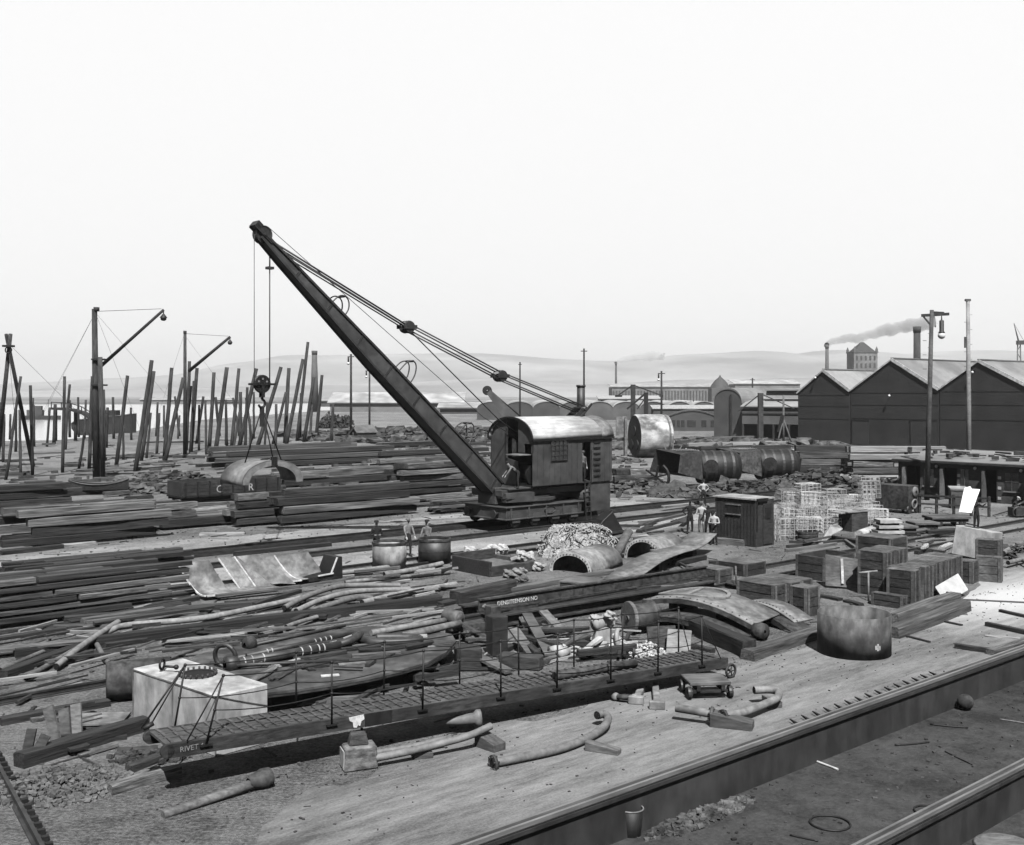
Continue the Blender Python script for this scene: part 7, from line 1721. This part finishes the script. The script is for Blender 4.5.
strew('loose board in the scatter before and under the pipe heap at left', 'loose boards at the pipe heap', [(0, 640), (120, 605), (330, 590), (450, 575), (455, 600), (300, 628), (150, 650), (0, 700)], 46, (.8, 3.6), (.1, .26), (.04, .14), [B, B, BG], 1)
strew('loose timber strewn between the left edge pile and the gravel path', 'loose timbers at the left pile', [(0, 576), (150, 566), (172, 582), (160, 622), (0, 640)], 34, (1.2, 5), (.14, .34), (.06, .2), [B, B, BG], 2, .12)
strew('loose timber lying about the high left stacks and the wagon', 'loose timbers about the left stacks', [(0, 488), (150, 478), (300, 500), (410, 503), (400, 512), (200, 520), (130, 536), (0, 540)], 44, (1.5, 5.5), (.2, .42), (.12, .36), [B, B, BG], 3, .15)
strew('loose board or beam strewn among the planks behind the gangway', 'loose boards behind the gangway', [(462, 640), (500, 612), (600, 640), (720, 640), (690, 655), (560, 662), (480, 672)], 34, (.5, 2.0), (.1, .24), (.05, .2), [B, B, BG], 4, 1.0)
strew('loose timber in the litter beyond the crane and jib', 'loose timbers beyond the crane', [(330, 436), (480, 436), (490, 470), (470, 505), (400, 500), (395, 455), (330, 446)], 38, (1.5, 5), (.25, .6), (.15, .4), [B, B, BG], 5, .4)
strew('loose scrap board among the boxes and cages right of the hut', 'loose boards right of the hut', [(785, 545), (800, 530), (860, 520), (905, 520), (960, 540), (940, 560), (860, 545), (800, 556)], 34, (.6, 2.4), (.1, .3), (.05, .2), [B, BG, BP, B], 6, .7)
strew('loose timber lying left of the hut and before the men', 'loose timbers left of the hut', [(600, 548), (640, 520), (700, 518), (712, 545), (760, 552), (740, 566), (690, 566)], 26, (.8, 3), (.12, .34), (.06, .22), [B, B, BG], 7, .4)
strew('loose plank among the scrap right of the crane cab', 'loose planks right of the crane cab', [(614, 470), (650, 470), (660, 500), (700, 500), (690, 512), (620, 500)], 18, (1.2, 3.4), (.2, .4), (.06, .16), [BG, B, BP, BG], 8, .6)
strew('loose batten in the litter before the arched shed and the open shed', 'loose battens before the far sheds', [(640, 440), (800, 438), (800, 446), (640, 452)], 22, (2, 7), (.25, .5), (.2, .5), [B, BG, B], 9, .5, a0=0)
strew('loose timber strewn around the foot of the timber poles', 'loose timbers under the poles', [(0, 446), (250, 440), (260, 455), (180, 478), (0, 480)], 26, (1.5, 6), (.2, .4), (.12, .3), [B, B, BG], 10, .5)
strew('loose board in the rubble at lower left near the gangway end', 'loose boards at lower left', [(20, 700), (100, 690), (130, 735), (170, 760), (60, 760), (15, 750)], 16, (.3, 1.2), (.06, .2), (.03, .1), [B, BG, B], 11, .7)
for i in range(9):
    rr = random.Random(100+i); px, py = rr.uniform(640, 790), rr.uniform(486, 500); q = G(px, py); g = MB(); s_ = rr.uniform(.4, .85)
    g.poly3([(-s_, -.3*s_, 0), (s_*.8, -.5*s_, .1*s_), (s_, .4*s_, .9*s_), (.1*s_, .7*s_, 1.2*s_), (-.9*s_, .3*s_, .7*s_)], (.05, .08, .05)); one('torn_plate', 'torn black plate in the jumble under the old boilers', 'steel plate', g, plate_dark, q, rr.uniform(-1, 1), 'torn plates under the old boilers')
strew('thin loose rod in the tangle between the pipe heap and the hull plate', 'loose rods at the hull plate', [(150, 640), (300, 620), (450, 605), (470, 622), (380, 628), (280, 640), (190, 660)], 40, (.8, 3.5), (.04, .09), (.04, .09), [BG, B, BP], 21, .35, 'loose_rod', 'rod')
strew('thin loose rod strewn around the pale pipes below the drums', 'loose rods below the drums', [(330, 575), (450, 570), (455, 600), (300, 605)], 26, (.8, 3), (.05, .1), (.05, .1), [BG, BP, B], 22, .3, 'loose_rod', 'rod')
strew('thin loose lath among the boards at the left picture edge', 'loose laths at the left edge', [(0, 630), (130, 620), (140, 650), (60, 690), (0, 700)], 24, (.6, 2.6), (.04, .1), (.04, .08), [BG, B, BP], 23, .5, 'loose_rod', 'rod')
strew('thin loose rod in the scrap behind the gangway and the castings', 'loose rods behind the gangway', [(470, 650), (520, 615), (700, 640), (700, 655), (560, 665)], 30, (.4, 1.8), (.04, .09), (.04, .08), [BG, B, BP], 24, 1.1, 'loose_rod', 'rod')
strew('thin loose batten near the wavy plate and the steel girders', 'loose battens at the wavy plate', [(540, 600), (600, 575), (700, 560), (740, 575), (690, 590), (600, 610)], 24, (.6, 2.4), (.05, .12), (.05, .1), [BG, B], 25, .5, 'loose_rod', 'rod')
strew('pale thin lath lying on the timber scatter left of the crane', 'loose laths left of the crane', [(20, 500), (400, 497), (410, 507), (60, 532)], 26, (1.5, 4.5), (.08, .16), (.08, .14), [BP, BG], 26, .15, 'loose_rod', 'rod')

strew('loose bar or board lying on the flat hull plate behind the gangway', 'loose bars on the hull plate', [(215, 668), (260, 650), (380, 632), (440, 640), (425, 655), (340, 672), (280, 682)], 34, (.4, 1.7), (.05, .2), (.03, .1), [B, BG, B, BP], 31, .5, 'loose_bar', 'bar', zmax=.06, zb=.56)
strew('loose bar in the dark gap between the hull plate and the gangway', 'loose bars in the gap', [(300, 700), (450, 662), (475, 668), (440, 690), (330, 712)], 26, (.5, 2.0), (.06, .2), (.04, .16), [B, BG], 32, .7, 'loose_bar', 'bar')
# ================================================================ AIR AND SMOKE
def volume(name, color, density, aniso=0.0):
    m = bpy.data.materials.new(name); m.use_nodes = True; nt = m.node_tree; nt.nodes.remove(nt.nodes['Principled BSDF'])
    v = nt.nodes.new('ShaderNodeVolumePrincipled'); v.inputs['Color'].default_value = (color, color, color, 1); v.inputs['Density'].default_value = density; v.inputs['Anisotropy'].default_value = aniso
    nt.links.new(v.outputs[0], nt.nodes['Material Output'].inputs['Volume'])
    return m
mb = MB(); mb.add([(x, y, z) for z in (-12, 222) for x, y in ((-6500, -200), (6500, -200), (6500, 6800), (-6500, 6800))], [(3, 2, 1, 0), (4, 5, 6, 7), (0, 1, 5, 4), (1, 2, 6, 5), (2, 3, 7, 6), (3, 0, 4, 7)])
struct('haze', mb, volume('haze_air', .66, .00015, .58), kind='stuff')
def smoke(pxs, y, r0, r1, dens, col, seed):
    rr = random.Random(seed); P = smooth_path([D(px, py, y+i*6) for i, (px, py) in enumerate(pxs)], 8); n_ = len(P)
    g = MB(); g.tube([p+Vector((rr.uniform(-1, 1), rr.uniform(-1, 1), rr.uniform(-1, 1)))*(r0+(r1-r0)*i/n_)*.25 for i, p in enumerate(P)], [(r0+(r1-r0)*i/n_)*(1+rr.uniform(-.18, .18)) for i in range(n_)], 12)
    struct('smoke_plume', g, volume('chimney_smoke', col, dens), kind='stuff')
smoke([(827, 345), (832, 342), (845, 339), (862, 337), (880, 332), (897, 328), (915, 325), (935, 321)], 600, 1.5, 4.2, .2, .2, 3)
smoke([(616, 363), (620, 360.5), (630, 358), (645, 356.5), (662, 355.5)], 950, 1.4, 4.5, .1, .25, 4)
